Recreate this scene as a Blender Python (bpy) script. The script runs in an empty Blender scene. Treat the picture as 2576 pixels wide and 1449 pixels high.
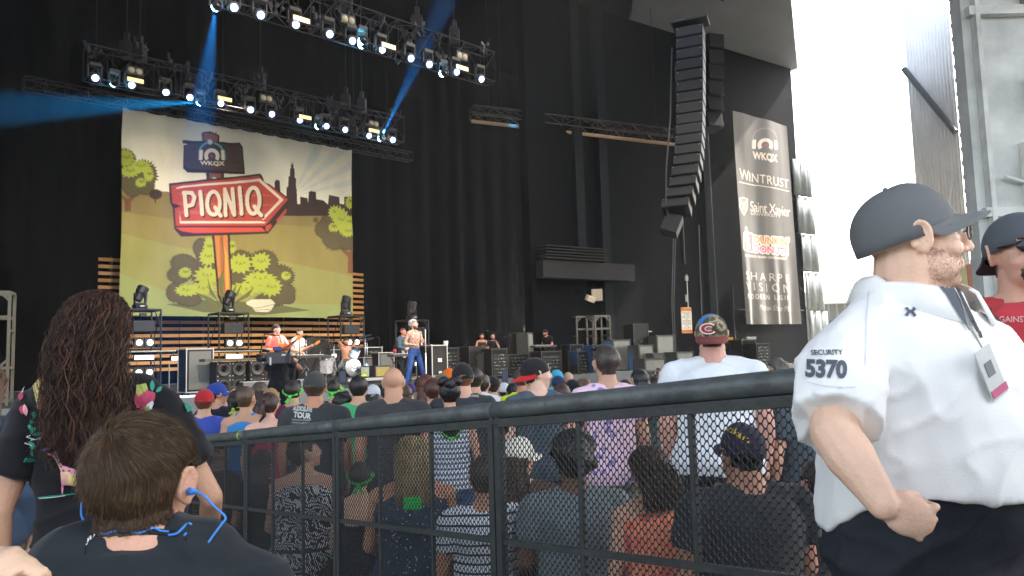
import bpy, bmesh, math, random
import numpy as np
from mathutils import Vector, Matrix, noise, Euler
from mathutils.bvhtree import BVHTree
random.seed(7); rng = np.random.RandomState(5)
SC = bpy.context.scene; COL = SC.collection
R = math.radians; V = Vector; PI = math.pi
# ---------------------------------------------------------------- camera
EYE = 1.41; FPX = 1860.0; ROLL = R(1.66); PITCH = R(5.0)
cam_d = bpy.data.cameras.new('camera'); cam = bpy.data.objects.new('camera', cam_d); COL.objects.link(cam); SC.camera = cam
cam_d.lens = 26.0; cam_d.sensor_width = 36.0; cam_d.clip_start = 0.05; cam_d.clip_end = 3000
fwd = V((0, math.cos(PITCH), math.sin(PITCH))); right0 = V((1, 0, 0)); up0 = right0.cross(fwd)
right = right0 * math.cos(ROLL) - up0 * math.sin(ROLL); up = right.cross(fwd)
CAM = V((0, 0, EYE))
m = Matrix((right, up, -fwd)).transposed().to_4x4(); m.translation = CAM; cam.matrix_world = m
cam_d.dof.use_dof = True; cam_d.dof.focus_distance = 9.0; cam_d.dof.aperture_fstop = 16.0
def ray(u, v):
    return (fwd + right * ((u - 1288) / FPX) + up * ((724.5 - v) / FPX))
def px(u, v, Y):                      # point seen at photo pixel (2576 wide) at depth Y
    r = ray(u, v); return CAM + r * (Y / r.y)
def proj(p):
    q = p - CAM; z = q.dot(fwd); return (1288 + FPX * q.dot(right) / z, 724.5 - FPX * q.dot(up) / z)
NX, NY = -.682, .731                  # stage normal (towards upstage); stage runs along (.731,.682)
def S(s, n, z): return V((.731 * s - .682 * n, .682 * s + .731 * n, z))
def pn(u, v, n):                      # pixel ray meets the vertical plane n = const
    r = ray(u, v); k = r.x * NX + r.y * NY; return CAM + r * (n / k)
def pz(u, v, z):
    r = ray(u, v); return CAM + r * ((z - CAM.z) / r.z)
STZ = .55                             # stage floor
def gz(x, y):
    n = x * NX + y * NY; return -.1 * min(max(0, n - .8), 8.0)
# ---------------------------------------------------------------- world, sun, exposure
SUN_EL, SUN_AZ = R(48), R(62)         # azimuth clockwise from +Y
w = bpy.data.worlds.new('World'); SC.world = w; w.use_nodes = True
nt = w.node_tree; nt.nodes.clear()
sky = nt.nodes.new('ShaderNodeTexSky'); sky.sky_type = 'NISHITA'; sky.sun_disc = False
sky.sun_elevation = SUN_EL; sky.sun_rotation = SUN_AZ; sky.air_density = 1.3; sky.dust_density = 4; sky.ozone_density = .6
bg = nt.nodes.new('ShaderNodeBackground'); bg.inputs[1].default_value = .15
wo = nt.nodes.new('ShaderNodeOutputWorld')
hs_ = nt.nodes.new('ShaderNodeHueSaturation'); hs_.inputs['Saturation'].default_value = .55; nt.links.new(sky.outputs[0], hs_.inputs['Color']); nt.links.new(hs_.outputs[0], bg.inputs[0]); nt.links.new(bg.outputs[0], wo.inputs[0])
sl = bpy.data.lights.new('sun', 'SUN'); sl.energy = 4.0; sl.angle = R(.5); sl.color = (1, .95, .88)
so = bpy.data.objects.new('sun', sl); COL.objects.link(so)
sd = V((math.sin(SUN_AZ) * math.cos(SUN_EL), math.cos(SUN_AZ) * math.cos(SUN_EL), math.sin(SUN_EL)))
so.rotation_euler = (-sd).to_track_quat('-Z', 'Y').to_euler()
SC.view_settings.view_transform = 'Standard'; SC.view_settings.look = 'None'; SC.view_settings.gamma = 1
SC.view_settings.exposure = 2.52
SC.render.engine = 'CYCLES'
cy = SC.cycles; cy.use_denoising = True; cy.max_bounces = 6; cy.diffuse_bounces = 3; cy.glossy_bounces = 2
cy.transmission_bounces = 3; cy.volume_bounces = 0; cy.transparent_max_bounces = 8; cy.caustics_reflective = False; cy.caustics_refractive = False
cy.sample_clamp_indirect = 6
# ---------------------------------------------------------------- materials
def lin(c):
    c = [x / 255 for x in c]; return tuple(x / 12.92 if x <= .04045 else ((x + .055) / 1.055) ** 2.4 for x in c)
MATS = {}
def nd(nt, t, **k):
    n = nt.nodes.new(t)
    for a, b in k.items(): setattr(n, a, b)
    return n
def mat(name, rgb, rough=.7, var=.12, scale=8, bump=0, bscale=120, metal=0, emit=None, es=0, spec=.4, stretch=(1, 1, 1), attr=False, sheen=0, sss=0):
    key = (name, tuple(rgb), rough, var, scale, bump, bscale, metal, emit, es, attr)
    if key in MATS: return MATS[key]
    m = bpy.data.materials.new(name); m.use_nodes = True; nt = m.node_tree; b = nt.nodes['Principled BSDF']
    b.inputs['Roughness'].default_value = rough; b.inputs['Metallic'].default_value = metal
    b.inputs['Specular IOR Level'].default_value = spec
    if sheen: b.inputs['Sheen Weight'].default_value = sheen
    if sss:
        b.inputs['Subsurface Weight'].default_value = sss; b.inputs['Subsurface Radius'].default_value = (1, .3, .15); b.inputs['Subsurface Scale'].default_value = .01
    c = lin(rgb)
    tc = nd(nt, 'ShaderNodeTexCoord'); mp = nd(nt, 'ShaderNodeMapping'); mp.inputs['Scale'].default_value = stretch
    nt.links.new(tc.outputs['Object'], mp.inputs[0])
    if attr:
        at = nd(nt, 'ShaderNodeAttribute', attribute_name='col'); src = at.outputs['Color']
    else: src = None
    if var > 0:
        ns = nd(nt, 'ShaderNodeTexNoise'); ns.inputs['Scale'].default_value = scale; ns.inputs['Detail'].default_value = 5; ns.inputs['Roughness'].default_value = .6
        nt.links.new(mp.outputs[0], ns.inputs['Vector'])
        mr = nd(nt, 'ShaderNodeMapRange'); mr.inputs[1].default_value = .25; mr.inputs[2].default_value = .75; mr.inputs[3].default_value = 1 - var; mr.inputs[4].default_value = 1 + var
        nt.links.new(ns.outputs['Fac'], mr.inputs[0])
        mx = nd(nt, 'ShaderNodeVectorMath', operation='SCALE')
        if src: nt.links.new(src, mx.inputs[0])
        else: mx.inputs[0].default_value = c
        nt.links.new(mr.outputs[0], mx.inputs['Scale']); nt.links.new(mx.outputs[0], b.inputs['Base Color'])
    elif src: nt.links.new(src, b.inputs['Base Color'])
    else: b.inputs['Base Color'].default_value = (*c, 1)
    if bump:
        n2 = nd(nt, 'ShaderNodeTexNoise'); n2.inputs['Scale'].default_value = bscale; n2.inputs['Detail'].default_value = 3
        nt.links.new(mp.outputs[0], n2.inputs['Vector'])
        bp = nd(nt, 'ShaderNodeBump'); bp.inputs['Strength'].default_value = bump; bp.inputs['Distance'].default_value = .01
        nt.links.new(n2.outputs['Fac'], bp.inputs['Height']); nt.links.new(bp.outputs[0], b.inputs['Normal'])
    if emit:
        b.inputs['Emission Color'].default_value = (*lin(emit), 1); b.inputs['Emission Strength'].default_value = es
    MATS[key] = m; return m
def ramp_mat(name, tex, stops, rough=.85, scale=5, stretch=(1, 1, 1), coord='Object', interp='CONSTANT', dist=0, **tk):
    """fabric/leaf pattern: texture through a colour ramp"""
    if name in MATS: return MATS[name]
    m = bpy.data.materials.new(name); m.use_nodes = True; nt = m.node_tree; b = nt.nodes['Principled BSDF']
    b.inputs['Roughness'].default_value = rough; b.inputs['Specular IOR Level'].default_value = .3
    tc = nd(nt, 'ShaderNodeTexCoord'); mp = nd(nt, 'ShaderNodeMapping'); mp.inputs['Scale'].default_value = stretch
    nt.links.new(tc.outputs[coord], mp.inputs[0])
    t = nd(nt, tex); t.inputs['Scale'].default_value = scale
    vec = mp.outputs[0]
    if dist:
        n0 = nd(nt, 'ShaderNodeTexNoise'); n0.inputs['Scale'].default_value = 6; nt.links.new(vec, n0.inputs['Vector'])
        ad = nd(nt, 'ShaderNodeVectorMath', operation='MULTIPLY_ADD'); ad.inputs[1].default_value = (dist,) * 3
        nt.links.new(n0.outputs['Color'], ad.inputs[0]); nt.links.new(vec, ad.inputs[2]); vec = ad.outputs[0]
    nt.links.new(vec, t.inputs['Vector'])
    for a, v in tk.items():
        if a.startswith('i_'): t.inputs[a[2:].replace('_', ' ')].default_value = v
        else: setattr(t, a, v)
    cr = nd(nt, 'ShaderNodeValToRGB'); cr.color_ramp.interpolation = interp
    e = cr.color_ramp.elements
    while len(e) < len(stops): e.new(.5)
    for i, (p, c) in enumerate(stops): e[i].position = p; e[i].color = (*lin(c), 1)
    out = t.outputs.get('Fac') or t.outputs.get('Distance') or t.outputs[0]
    if tex == 'ShaderNodeTexVoronoi': out = t.outputs['Distance']
    nt.links.new(out, cr.inputs[0]); nt.links.new(cr.outputs[0], b.inputs['Base Color'])
    MATS[name] = m; return m
# ---------------------------------------------------------------- mesh building
def link(o, parent=None):
    COL.objects.link(o)
    if parent: o.parent = parent
    return o
def mesh_obj(name, verts, faces, mats, parent=None, smooth=False, midx=None, loc=None):
    me = bpy.data.meshes.new(name); me.from_pydata([tuple(v) for v in verts], [], faces)
    if not isinstance(mats, (list, tuple)): mats = [mats]
    for q in mats: me.materials.append(q)
    if midx is not None: me.polygons.foreach_set('material_index', midx)
    if smooth: me.polygons.foreach_set('use_smooth', [True] * len(me.polygons))
    me.update(); o = bpy.data.objects.new(name, me)
    if loc is not None: o.location = loc
    return link(o, parent)
def tag(o, label=None, cat=None, group=None, kind=None):
    if label: o['label'] = label
    if cat: o['category'] = cat
    if group: o['group'] = group
    if kind: o['kind'] = kind
    return o
def thing(name, label, cat, loc=(0, 0, 0), rz=0, group=None):
    o = bpy.data.objects.new(name, None); o.empty_display_size = .1; COL.objects.link(o); o.location = loc; o.rotation_euler = (0, 0, rz)
    return tag(o, label, cat, group)
def kids(o): return [c for c in bpy.data.objects if c.parent == o]
def dup(o, loc=None, rz=None, label=None, parent=None):
    c = o.copy(); COL.objects.link(c)
    if parent is not None: c.parent = parent
    if loc is not None: c.location = loc
    if rz is not None: c.rotation_euler = (0, 0, rz)
    if label: c['label'] = label
    for k in kids(o): dup(k, parent=c)
    return c
class MB:
    def __init__(s): s.v = []; s.f = []; s.m = []; s.cm = 0; s.T = Matrix.Identity(4)
    def add(s, vs, fs):
        n = len(s.v); s.v += [s.T @ V(v) for v in vs]; s.f += [tuple(i + n for i in f) for f in fs]; s.m += [s.cm] * len(fs); return s
    def box(s, c, d, rot=None, ch=0):
        x, y, z = [q / 2 for q in d]
        vs = [V((a, b, e)) for a in (-x, x) for b in (-y, y) for e in (-z, z)]
        if rot is not None:
            M = Euler(rot).to_matrix() if not isinstance(rot, Matrix) else rot.to_3x3()
            vs = [M @ q for q in vs]
        c = V(c); return s.add([q + c for q in vs], [(0, 1, 3, 2), (4, 6, 7, 5), (0, 4, 5, 1), (2, 3, 7, 6), (0, 2, 6, 4), (1, 5, 7, 3)])
    def bx(s, x0, x1, y0, y1, z0, z1): return s.box(((x0 + x1) / 2, (y0 + y1) / 2, (z0 + z1) / 2), (x1 - x0, y1 - y0, z1 - z0))
    def cyl(s, p0, p1, r0, r1=None, n=10, cap=True):
        p0, p1 = V(p0), V(p1); r1 = r0 if r1 is None else r1; d = (p1 - p0)
        if d.length < 1e-7: return s
        d.normalize(); a = d.orthogonal().normalized(); b = d.cross(a); vs = []
        for p, r in ((p0, r0), (p1, r1)):
            for i in range(n):
                t = 2 * PI * i / n; vs.append(p + (a * math.cos(t) + b * math.sin(t)) * r)
        fs = [(i, (i + 1) % n, n + (i + 1) % n, n + i) for i in range(n)]
        if cap: fs += [tuple(range(n - 1, -1, -1)), tuple(range(n, 2 * n))]
        return s.add(vs, fs)
    def tube(s, pts, r, n=6):
        pts = [V(p) for p in pts]; rs = r if isinstance(r, (list, tuple)) else [r] * len(pts); vs = []; a = None
        for i, p in enumerate(pts):
            d = (pts[min(i + 1, len(pts) - 1)] - pts[max(i - 1, 0)]).normalized()
            a = d.orthogonal().normalized() if a is None else (a - d * a.dot(d)).normalized()
            b = d.cross(a)
            for k in range(n):
                t = 2 * PI * k / n; vs.append(p + (a * math.cos(t) + b * math.sin(t)) * rs[i])
        fs = [(i * n + k, i * n + (k + 1) % n, (i + 1) * n + (k + 1) % n, (i + 1) * n + k) for i in range(len(pts) - 1) for k in range(n)]
        fs += [tuple(range(n - 1, -1, -1)), tuple(range((len(pts) - 1) * n, len(pts) * n))]
        return s.add(vs, fs)
    def lathe(s, prof, c=(0, 0, 0), axis='z', n=20, M=None):
        vs = []; c = V(c)
        for r, h in prof:
            for i in range(n):
                t = 2 * PI * i / n; q = V((r * math.cos(t), r * math.sin(t), h))
                if axis == 'y': q = V((q.x, q.z, q.y))
                if axis == 'x': q = V((q.z, q.x, q.y))
                if M is not None: q = M @ q
                vs.append(q + c)
        k = len(prof); fs = [(j * n + i, j * n + (i + 1) % n, (j + 1) * n + (i + 1) % n, (j + 1) * n + i) for j in range(k - 1) for i in range(n)]
        fs += [tuple(range(n)), tuple(range((k - 1) * n, k * n))]
        return s.add(vs, fs)
    def ell(s, c, r, M=None, nu=16, nv=10):
        r = (r, r, r) if not hasattr(r, '__len__') else r; vs = []; c = V(c)
        for j in range(1, nv):
            ph = PI * j / nv
            for i in range(nu):
                t = 2 * PI * i / nu; q = V((r[0] * math.sin(ph) * math.cos(t), r[1] * math.sin(ph) * math.sin(t), r[2] * math.cos(ph)))
                vs.append(c + (M @ q if M is not None else q))
        a = V((0, 0, r[2])); a = M @ a if M is not None else a; vs += [c + a, c - a]; T0 = len(vs) - 2
        fs = [(j * nu + i, (j + 1) * nu + i, (j + 1) * nu + (i + 1) % nu, j * nu + (i + 1) % nu) for j in range(nv - 2) for i in range(nu)]
        fs += [(T0, i, (i + 1) % nu) for i in range(nu)] + [(T0 + 1, (nv - 2) * nu + (i + 1) % nu, (nv - 2) * nu + i) for i in range(nu)]
        return s.add(vs, fs)
    def cap(s, a, b, ra, rb, n=12):           # tapered capsule
        a, b = V(a), V(b); d = b - a; L = d.length
        if L < 1e-6: return s.ell(a, ra)
        d /= L; pts = []; rs = []
        for k in range(4): t = PI / 2 * k / 4; pts.append(a - d * ra * math.cos(t)); rs.append(max(ra * math.sin(t), ra * .05))
        for k in range(5): t = k / 4; pts.append(a + d * L * t); rs.append(ra + (rb - ra) * t)
        for k in range(1, 5): t = PI / 2 * k / 4; pts.append(b + d * rb * math.sin(t)); rs.append(max(rb * math.cos(t), rb * .05))
        return s.tube(pts, rs, n)
    def loft(s, rings, n=24, cap=True, e=2.0):  # rings: (cx,cy,cz,rx,ry[,tilt])
        vs = []
        for rg in rings:
            cx, cy_, cz, rx, ry = rg[:5]; tl = rg[5] if len(rg) > 5 else 0
            for i in range(n):
                t = 2 * PI * i / n; c_, s_ = math.cos(t), math.sin(t)
                x = rx * abs(c_) ** (2 / e) * (1 if c_ >= 0 else -1); y = ry * abs(s_) ** (2 / e) * (1 if s_ >= 0 else -1)
                vs.append(V((cx + x, cy_ + y, cz + y * tl)))
        k = len(rings); fs = [(j * n + i, j * n + (i + 1) % n, (j + 1) * n + (i + 1) % n, (j + 1) * n + i) for j in range(k - 1) for i in range(n)]
        if cap: fs += [tuple(range(n - 1, -1, -1)), tuple(range((k - 1) * n, k * n))]
        return s.add(vs, fs)
    def prism(s, poly, y0, y1):               # poly in xz, extruded along y
        n = len(poly); vs = [(p[0], y0, p[1]) for p in poly] + [(p[0], y1, p[1]) for p in poly]
        return s.add(vs, [(i, (i + 1) % n, n + (i + 1) % n, n + i) for i in range(n)] + [tuple(range(n - 1, -1, -1)), tuple(range(n, 2 * n))])
    def build(s, name, mats, parent=None, smooth=False, bevel=0, loc=None):
        if not s.v: return None
        o = mesh_obj(name, s.v, s.f, mats, parent, smooth, s.m, loc)
        if bevel:
            b = o.modifiers.new('bevel', 'BEVEL'); b.width = bevel; b.segments = 2; b.limit_method = 'ANGLE'; b.angle_limit = R(40)
        return o
def remesh(mb, voxel, smooth=4, fac=.5):
    """one continuous skin over overlapping closed primitives -> (verts, faces) arrays"""
    me = bpy.data.meshes.new('t'); me.from_pydata([tuple(v) for v in mb.v], [], mb.f); me.update()
    bm = bmesh.new(); bm.from_mesh(me); bmesh.ops.recalc_face_normals(bm, faces=bm.faces); bm.to_mesh(me); bm.free()
    o = bpy.data.objects.new('t', me); COL.objects.link(o)
    r = o.modifiers.new('r', 'REMESH'); r.mode = 'VOXEL'; r.voxel_size = voxel; r.adaptivity = 0
    if smooth:
        sm = o.modifiers.new('s', 'SMOOTH'); sm.factor = fac; sm.iterations = smooth
    dg = bpy.context.evaluated_depsgraph_get(); dg.update(); ev = o.evaluated_get(dg); m2 = ev.to_mesh()
    n = len(m2.vertices); vs = np.empty(n * 3); m2.vertices.foreach_get('co', vs); fs = [tuple(p.vertices) for p in m2.polygons]
    ev.to_mesh_clear(); bpy.data.objects.remove(o); bpy.data.meshes.remove(me)
    return vs.reshape(-1, 3), fs
def vnormals(vs, fs):
    n = np.zeros_like(vs); f = np.array([t if len(t) == 4 else (*t, t[2]) for t in fs], dtype=int)
    a = np.cross(vs[f[:, 2]] - vs[f[:, 0]], vs[f[:, 3]] - vs[f[:, 1]])
    for k in range(4): np.add.at(n, f[:, k], a)
    return n / (np.linalg.norm(n, axis=1, keepdims=True) + 1e-9)
def patch(vs, fs, keep, off, parent, name, material):
    """clothing/hair lifted off the body: faces whose vertices are kept, pushed out along their normals (closed shell)"""
    nn = vnormals(vs, fs); kf = [f for f in fs if all(keep[i] for i in f)]
    ids = sorted({i for f in kf for i in f}); mp = {i: k for k, i in enumerate(ids)}; N = len(ids)
    if not ids: return None
    offv = off if hasattr(off, '__len__') else np.full(len(vs), off)
    top = [vs[i] + nn[i] * offv[i] for i in ids]; bot = [vs[i] - nn[i] * .002 for i in ids]
    F = [tuple(mp[i] for i in f) for f in kf]; ec = {}
    for f in F:
        for a, b in zip(f, f[1:] + f[:1]): ec[(a, b)] = 1
    side = [(a, N + a, N + b, b) for (a, b) in ec if (b, a) not in ec]
    return mesh_obj(name, top + bot, F + side, material, parent, True)
# ---------------------------------------------------------------- text and canvases
def text_tris(s, size=1, bold=0, shear=0, spacing=1):
    c = bpy.data.curves.new('t', 'FONT'); c.body = s; c.size = size; c.offset = bold; c.shear = shear; c.resolution_u = 3; c.space_character = spacing
    o = bpy.data.objects.new('t', c); COL.objects.link(o); dg = bpy.context.evaluated_depsgraph_get(); dg.update()
    ev = o.evaluated_get(dg); m_ = ev.to_mesh(); vs = np.array([v.co[:2] for v in m_.vertices]); m_.calc_loop_triangles()
    tr = [tuple(t.vertices) for t in m_.loop_triangles]; ev.to_mesh_clear(); bpy.data.objects.remove(o); bpy.data.curves.remove(c)
    return vs, tr
def fit_text(s, x0, y0, x1, y1, bold=0, shear=0, x2=None, y2=None, spacing=1):
    """glyph triangles; x0,y0 = top-left of the text, x1,y1 = top-right, and x2,y2 bottom-left (any affine frame)"""
    vs, tr = text_tris(s, 1, bold, shear, spacing); mn, mx = vs.min(0), vs.max(0); q = (vs - mn) / (mx - mn)
    A = np.array((x0, y0)); B = np.array((x1, y1)); C = np.array((x2, y2))
    return C + q[:, :1] * (B - A) + q[:, 1:] * (A - C), tr
class Canvas:
    def __init__(s, w, h, col, ss=2):
        s.w, s.h, s.ss = w * ss, h * ss, ss; s.a = np.empty((s.h, s.w, 3)); s.a[:] = lin(col)
        s.mp = lambda p: p
    def _pts(s, pts): return np.array([s.mp(p) for p in pts], dtype=float) * (s.w, s.h)
    def poly(s, pts, col, raw=False):
        p = pts if raw else s._pts(pts); x0, y0 = np.floor(p.min(0)).astype(int); x1, y1 = np.ceil(p.max(0)).astype(int) + 1
        x0, y0, x1, y1 = max(x0, 0), max(y0, 0), min(x1, s.w), min(y1, s.h)
        if x1 <= x0 or y1 <= y0: return
        X, Y = np.meshgrid(np.arange(x0, x1) + .5, np.arange(y0, y1) + .5); ins = np.zeros(X.shape, bool); n = len(p)
        for i in range(n):
            xa, ya = p[i]; xb, yb = p[(i + 1) % n]
            if ya == yb: continue
            c = ((ya > Y) != (yb > Y)) & (X < (xb - xa) * (Y - ya) / (yb - ya) + xa); ins ^= c
        s.a[y0:y1, x0:x1][ins] = lin(col)
    def tris(s, vt, col):
        vs, tr = vt; P = s._pts(vs)
        for t in tr: s.poly(P[list(t)], col, True)
    def stroke(s, pts, wd, col):              # thick polyline, wd in input units
        pts = [np.array(p, float) for p in pts]
        for a, b in zip(pts, pts[1:]):
            d = b - a; L = np.hypot(*d)
            if L < 1e-6: continue
            nn = np.array((-d[1], d[0])) / L * wd / 2; s.poly([a + nn, b + nn, b - nn, a - nn], col)
        for a in pts: s.disc(a, wd / 2, col)
    def disc(s, c, r, col, ry=None, n=14):
        ry = r if ry is None else ry; s.poly([(c[0] + r * math.cos(2 * PI * k / n), c[1] + ry * math.sin(2 * PI * k / n)) for k in range(n)], col)
    def down(s):
        return s.a.reshape(s.h // s.ss, s.ss, s.w // s.ss, s.ss, 3).mean((1, 3))
def cloth_grid(name, cv, place, material, parent=None):
    a = cv.down(); h, w_ = a.shape[:2]; n = (h + 1) * (w_ + 1)
    vs = [place(i / w_, j / h) for j in range(h + 1) for i in range(w_ + 1)]
    fs = [(j * (w_ + 1) + i, (j + 1) * (w_ + 1) + i, (j + 1) * (w_ + 1) + i + 1, j * (w_ + 1) + i + 1) for j in range(h) for i in range(w_)]
    o = mesh_obj(name, vs, fs, material, parent, True); at = o.data.color_attributes.new('col', 'FLOAT_COLOR', 'POINT')
    e = np.empty((h + 1, w_ + 1, 4)); e[..., 3] = 1; e[:h, :w_, :3] = a; e[h, :w_, :3] = a[-1]; e[:, w_, :3] = e[:, w_ - 1, :3]
    at.data.foreach_set('color', e.ravel()); return o
def bvh_of(objs):
    vs = []; fs = []; bpy.context.view_layer.update()
    for o in objs:
        n = len(vs); vs += [o.matrix_world @ v.co for v in o.data.vertices]; fs += [tuple(i + n for i in p.vertices) for p in o.data.polygons]
    return BVHTree.FromPolygons(vs, fs)
def subdiv_tris(P, tr, maxlen):
    bm = bmesh.new(); vv = [bm.verts.new((p[0], p[1], 0)) for p in P]
    for t in tr:
        try: bm.faces.new([vv[i] for i in t])
        except ValueError: pass
    for _ in range(5):
        e = [x for x in bm.edges if x.calc_length() > maxlen]
        if not e: break
        bmesh.ops.subdivide_edges(bm, edges=e, cuts=1); bmesh.ops.triangulate(bm, faces=bm.faces)
    bm.verts.ensure_lookup_table(); bm.verts.index_update()
    out = np.array([v.co[:2] for v in bm.verts]), [tuple(v.index for v in f.verts) for f in bm.faces]; bm.free(); return out
def decal(name, shapes, bvh, mats, parent, off=.0015, maxlen=8, refY=2):
    """print lying on a surface. shapes: (P (2d photo pixels), tris, mat index). Every vertex is put on the surface it is printed on."""
    inv = parent.matrix_world.inverted() if parent else Matrix.Identity(4); vs = []; fs = []; mi = []
    for k, (P, tr, mk) in enumerate(shapes):
        P, tr = subdiv_tris(P, tr, maxlen); n0 = len(vs); ok = []
        for p in P:
            r = ray(p[0], p[1]).normalized(); h = bvh.ray_cast(CAM, r)
            if h[0] is None: ok.append(False); vs.append(V((0, 0, 0))); continue
            nn = h[1] if h[1].dot(r) < 0 else -h[1]; ok.append(True); vs.append(inv @ (h[0] + nn * (off + .0004 * k) - r * .0006))
        for t in tr:
            if all(ok[i] for i in t):
                L = max((vs[n0 + t[i]] - vs[n0 + t[i - 1]]).length for i in range(3))
                if L < .06 * refY: fs.append(tuple(i + n0 for i in t)); mi.append(mk)
    if not fs: return None
    return mesh_obj(name, vs, fs, mats, parent, True, mi)
def poly_tris(pts):
    from mathutils.geometry import tessellate_polygon
    return np.array(pts, float), [tuple(t) for t in tessellate_polygon([[V((p[0], p[1], 0)) for p in pts]])]
def ring_poly(c, r, n=12, ry=None, jag=0): 
    ry = ry or r; return [(c[0] + r * (1 + (jag if k % 2 else 0)) * math.cos(2 * PI * k / n), c[1] + ry * (1 + (jag if k % 2 else 0)) * math.sin(2 * PI * k / n)) for k in range(n)]
# ================================================================ SETTING
black = mat('black_cloth', (8, 8, 9), .95, .25, 2, .3, 40, spec=.02)
M_conc = mat('concrete', (74, 72, 70), .9, .3, 3, .4, 60)
M_out = mat('outside_ground', (170, 166, 155), .9, .15, 1)
M_metal = mat('dark_metal', (44, 44, 46), .5, .15, 20, metal=.6)
M_bmetal = mat('black_metal', (30, 31, 32), .45, .2, 12, spec=.5)
M_alu = mat('aluminium', (170, 168, 160), .35, .1, 20, metal=.7)
M_trim = mat('bright_trim', (205, 202, 196), .4, .08, 20, metal=.3)
M_blackbox = mat('black_ply', (34, 33, 33), .6, .2, 8, .15, 90)
M_grille = mat('speaker_cloth', (112, 112, 106), .9, .12, 60, .3, 400)
M_white = mat('white_paint', (232, 230, 226), .5, .05, 10)
M_chrome = mat('chrome', (200, 200, 205), .22, .05, 10, metal=.95)
def struct(o): o['kind'] = 'structure'; return o
# ground (raked audience floor following gz), one sheet to the horizon
def ground():
    xs = [-400, -60, -25] + [-16 + 1.0 * i for i in range(40)] + [30, 60, 400]; ys = [-60, -10] + [-3 + 1.0 * i for i in range(30)] + [35, 60, 120, 900]
    vs = [(x, y, gz(x, y)) for y in ys for x in xs]; n = len(xs)
    fs = [(j * n + i, j * n + i + 1, (j + 1) * n + i + 1, (j + 1) * n + i) for j in range(len(ys) - 1) for i in range(n - 1)]
    return struct(mesh_obj('ground', vs, fs, M_conc))
ground()
mb = MB(); p = [S(-6, 16.3, 0), S(33, 16.3, 0), S(33, 31.5, 0), S(-6, 31.5, 0)]
mb.add([V((q.x, q.y, -.9)) for q in p] + [V((q.x, q.y, STZ)) for q in p], [(0, 1, 5, 4), (1, 2, 6, 5), (2, 3, 7, 6), (3, 0, 4, 7), (4, 5, 6, 7)])
stage = tag(mb.build('stage_floor', mat('stage_deck', (48, 47, 47), .7, .25, 3, .2, 60)), kind='structure')
# stage front skirt: grey fascia panels with seams
sk = thing('stage_fascia', 'grey panelled front fascia running below the stage edge', 'stage front', S(0, 16.2, -.8))
for i in range(14):
    a, b = S(i * 2.2, 16.24, 0) - S(0, 16.2, 0), S(i * 2.2 + 2.16, 16.24, 0) - S(0, 16.2, 0)
    mb = MB(); d_ = V((.682, -.731, 0)) * .05
    mb.add([V((q.x, q.y, z)) + e for z in (.05, 1.46) for e in (V(), d_) for q in (a + V((0, 0, 0)), b)], [(0, 1, 5, 4), (2, 3, 7, 6), (0, 2, 6, 4), (1, 3, 7, 5), (4, 5, 7, 6), (0, 1, 3, 2)])
    mb.build('panel', mat('grey_panel', (70, 76, 78), .6, .2, 5), sk)
# roof over the audience and the stage house
M_roof = mat('roof_deck', (108, 111, 113), .8, .15, .6)
def slab(name, pts, z0, z1, m_):
    n = len(pts); vs = [(p[0], p[1], z0) for p in pts] + [(p[0], p[1], z1) for p in pts]
    return mesh_obj(name, vs, [tuple(range(n)), tuple(range(n, 2 * n))] + [(i, (i + 1) % n, n + (i + 1) % n, n + i) for i in range(n)], m_)
WA, WD = V((3.3, 29, 0)), V((.829, .559, 0)); WN = V((.559, -.829, 0))     # audience-side wall right of the stage
def Wp(t, z, off=0): q = WA + WD * t + WN * off; return V((q.x, q.y, z))
def pw(u, v, off=0):
    r = ray(u, v); return CAM + r * ((WN.dot(WA) + off - WN.dot(CAM)) / WN.dot(r))
we = Wp(13.6, 0)
s22, s_20 = S(24, 15, 0), S(-20, 15, 0)
tag(slab('roof', [(-40, -14), (-.5, -14), (1.5, -3.2), (40, -3.2), (40, 29), (11.7, 29), (we.x + .3, we.y), (we.x - .8, we.y + 1.3), (WA.x + 2.2, WA.y + 2.6), (WA.x + 1.6, WA.y - 3), (s22.x + 3, s22.y - 3), (s_20.x, s_20.y)], 15.4, 15.9, M_roof), 'pale pavilion roof overhead reaching from the seats to the side wall', 'roof')  # unseen rear left edge drawn further back to darken the crowd
q = [S(-8, 15.05, 0), S(26, 15.05, 0), S(40, 26, 0), S(44, 34, 0), S(-8, 34, 0)]
tag(slab('stage_roof', q, 18, 18.3, black), 'black ceiling of the stage house high above the lighting trusses', 'roof')
mb = MB(); a, b = S(-8, 15, 0), S(26, 15, 0); mb.add([V((a.x, a.y, 15.3)), V((b.x, b.y, 15.3)), V((b.x, b.y, 18.2)), V((a.x, a.y, 18.2))] + [V((a.x + .1, a.y + .1, 15.3)), V((b.x + .1, b.y + .1, 15.3)), V((b.x + .1, b.y + .1, 18.2)), V((a.x + .1, a.y + .1, 18.2))], [(0, 1, 2, 3), (4, 5, 6, 7), (0, 1, 5, 4), (3, 2, 6, 7)])
tag(mb.build('header_wall', black), 'black header wall above the stage opening', 'wall')
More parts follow.
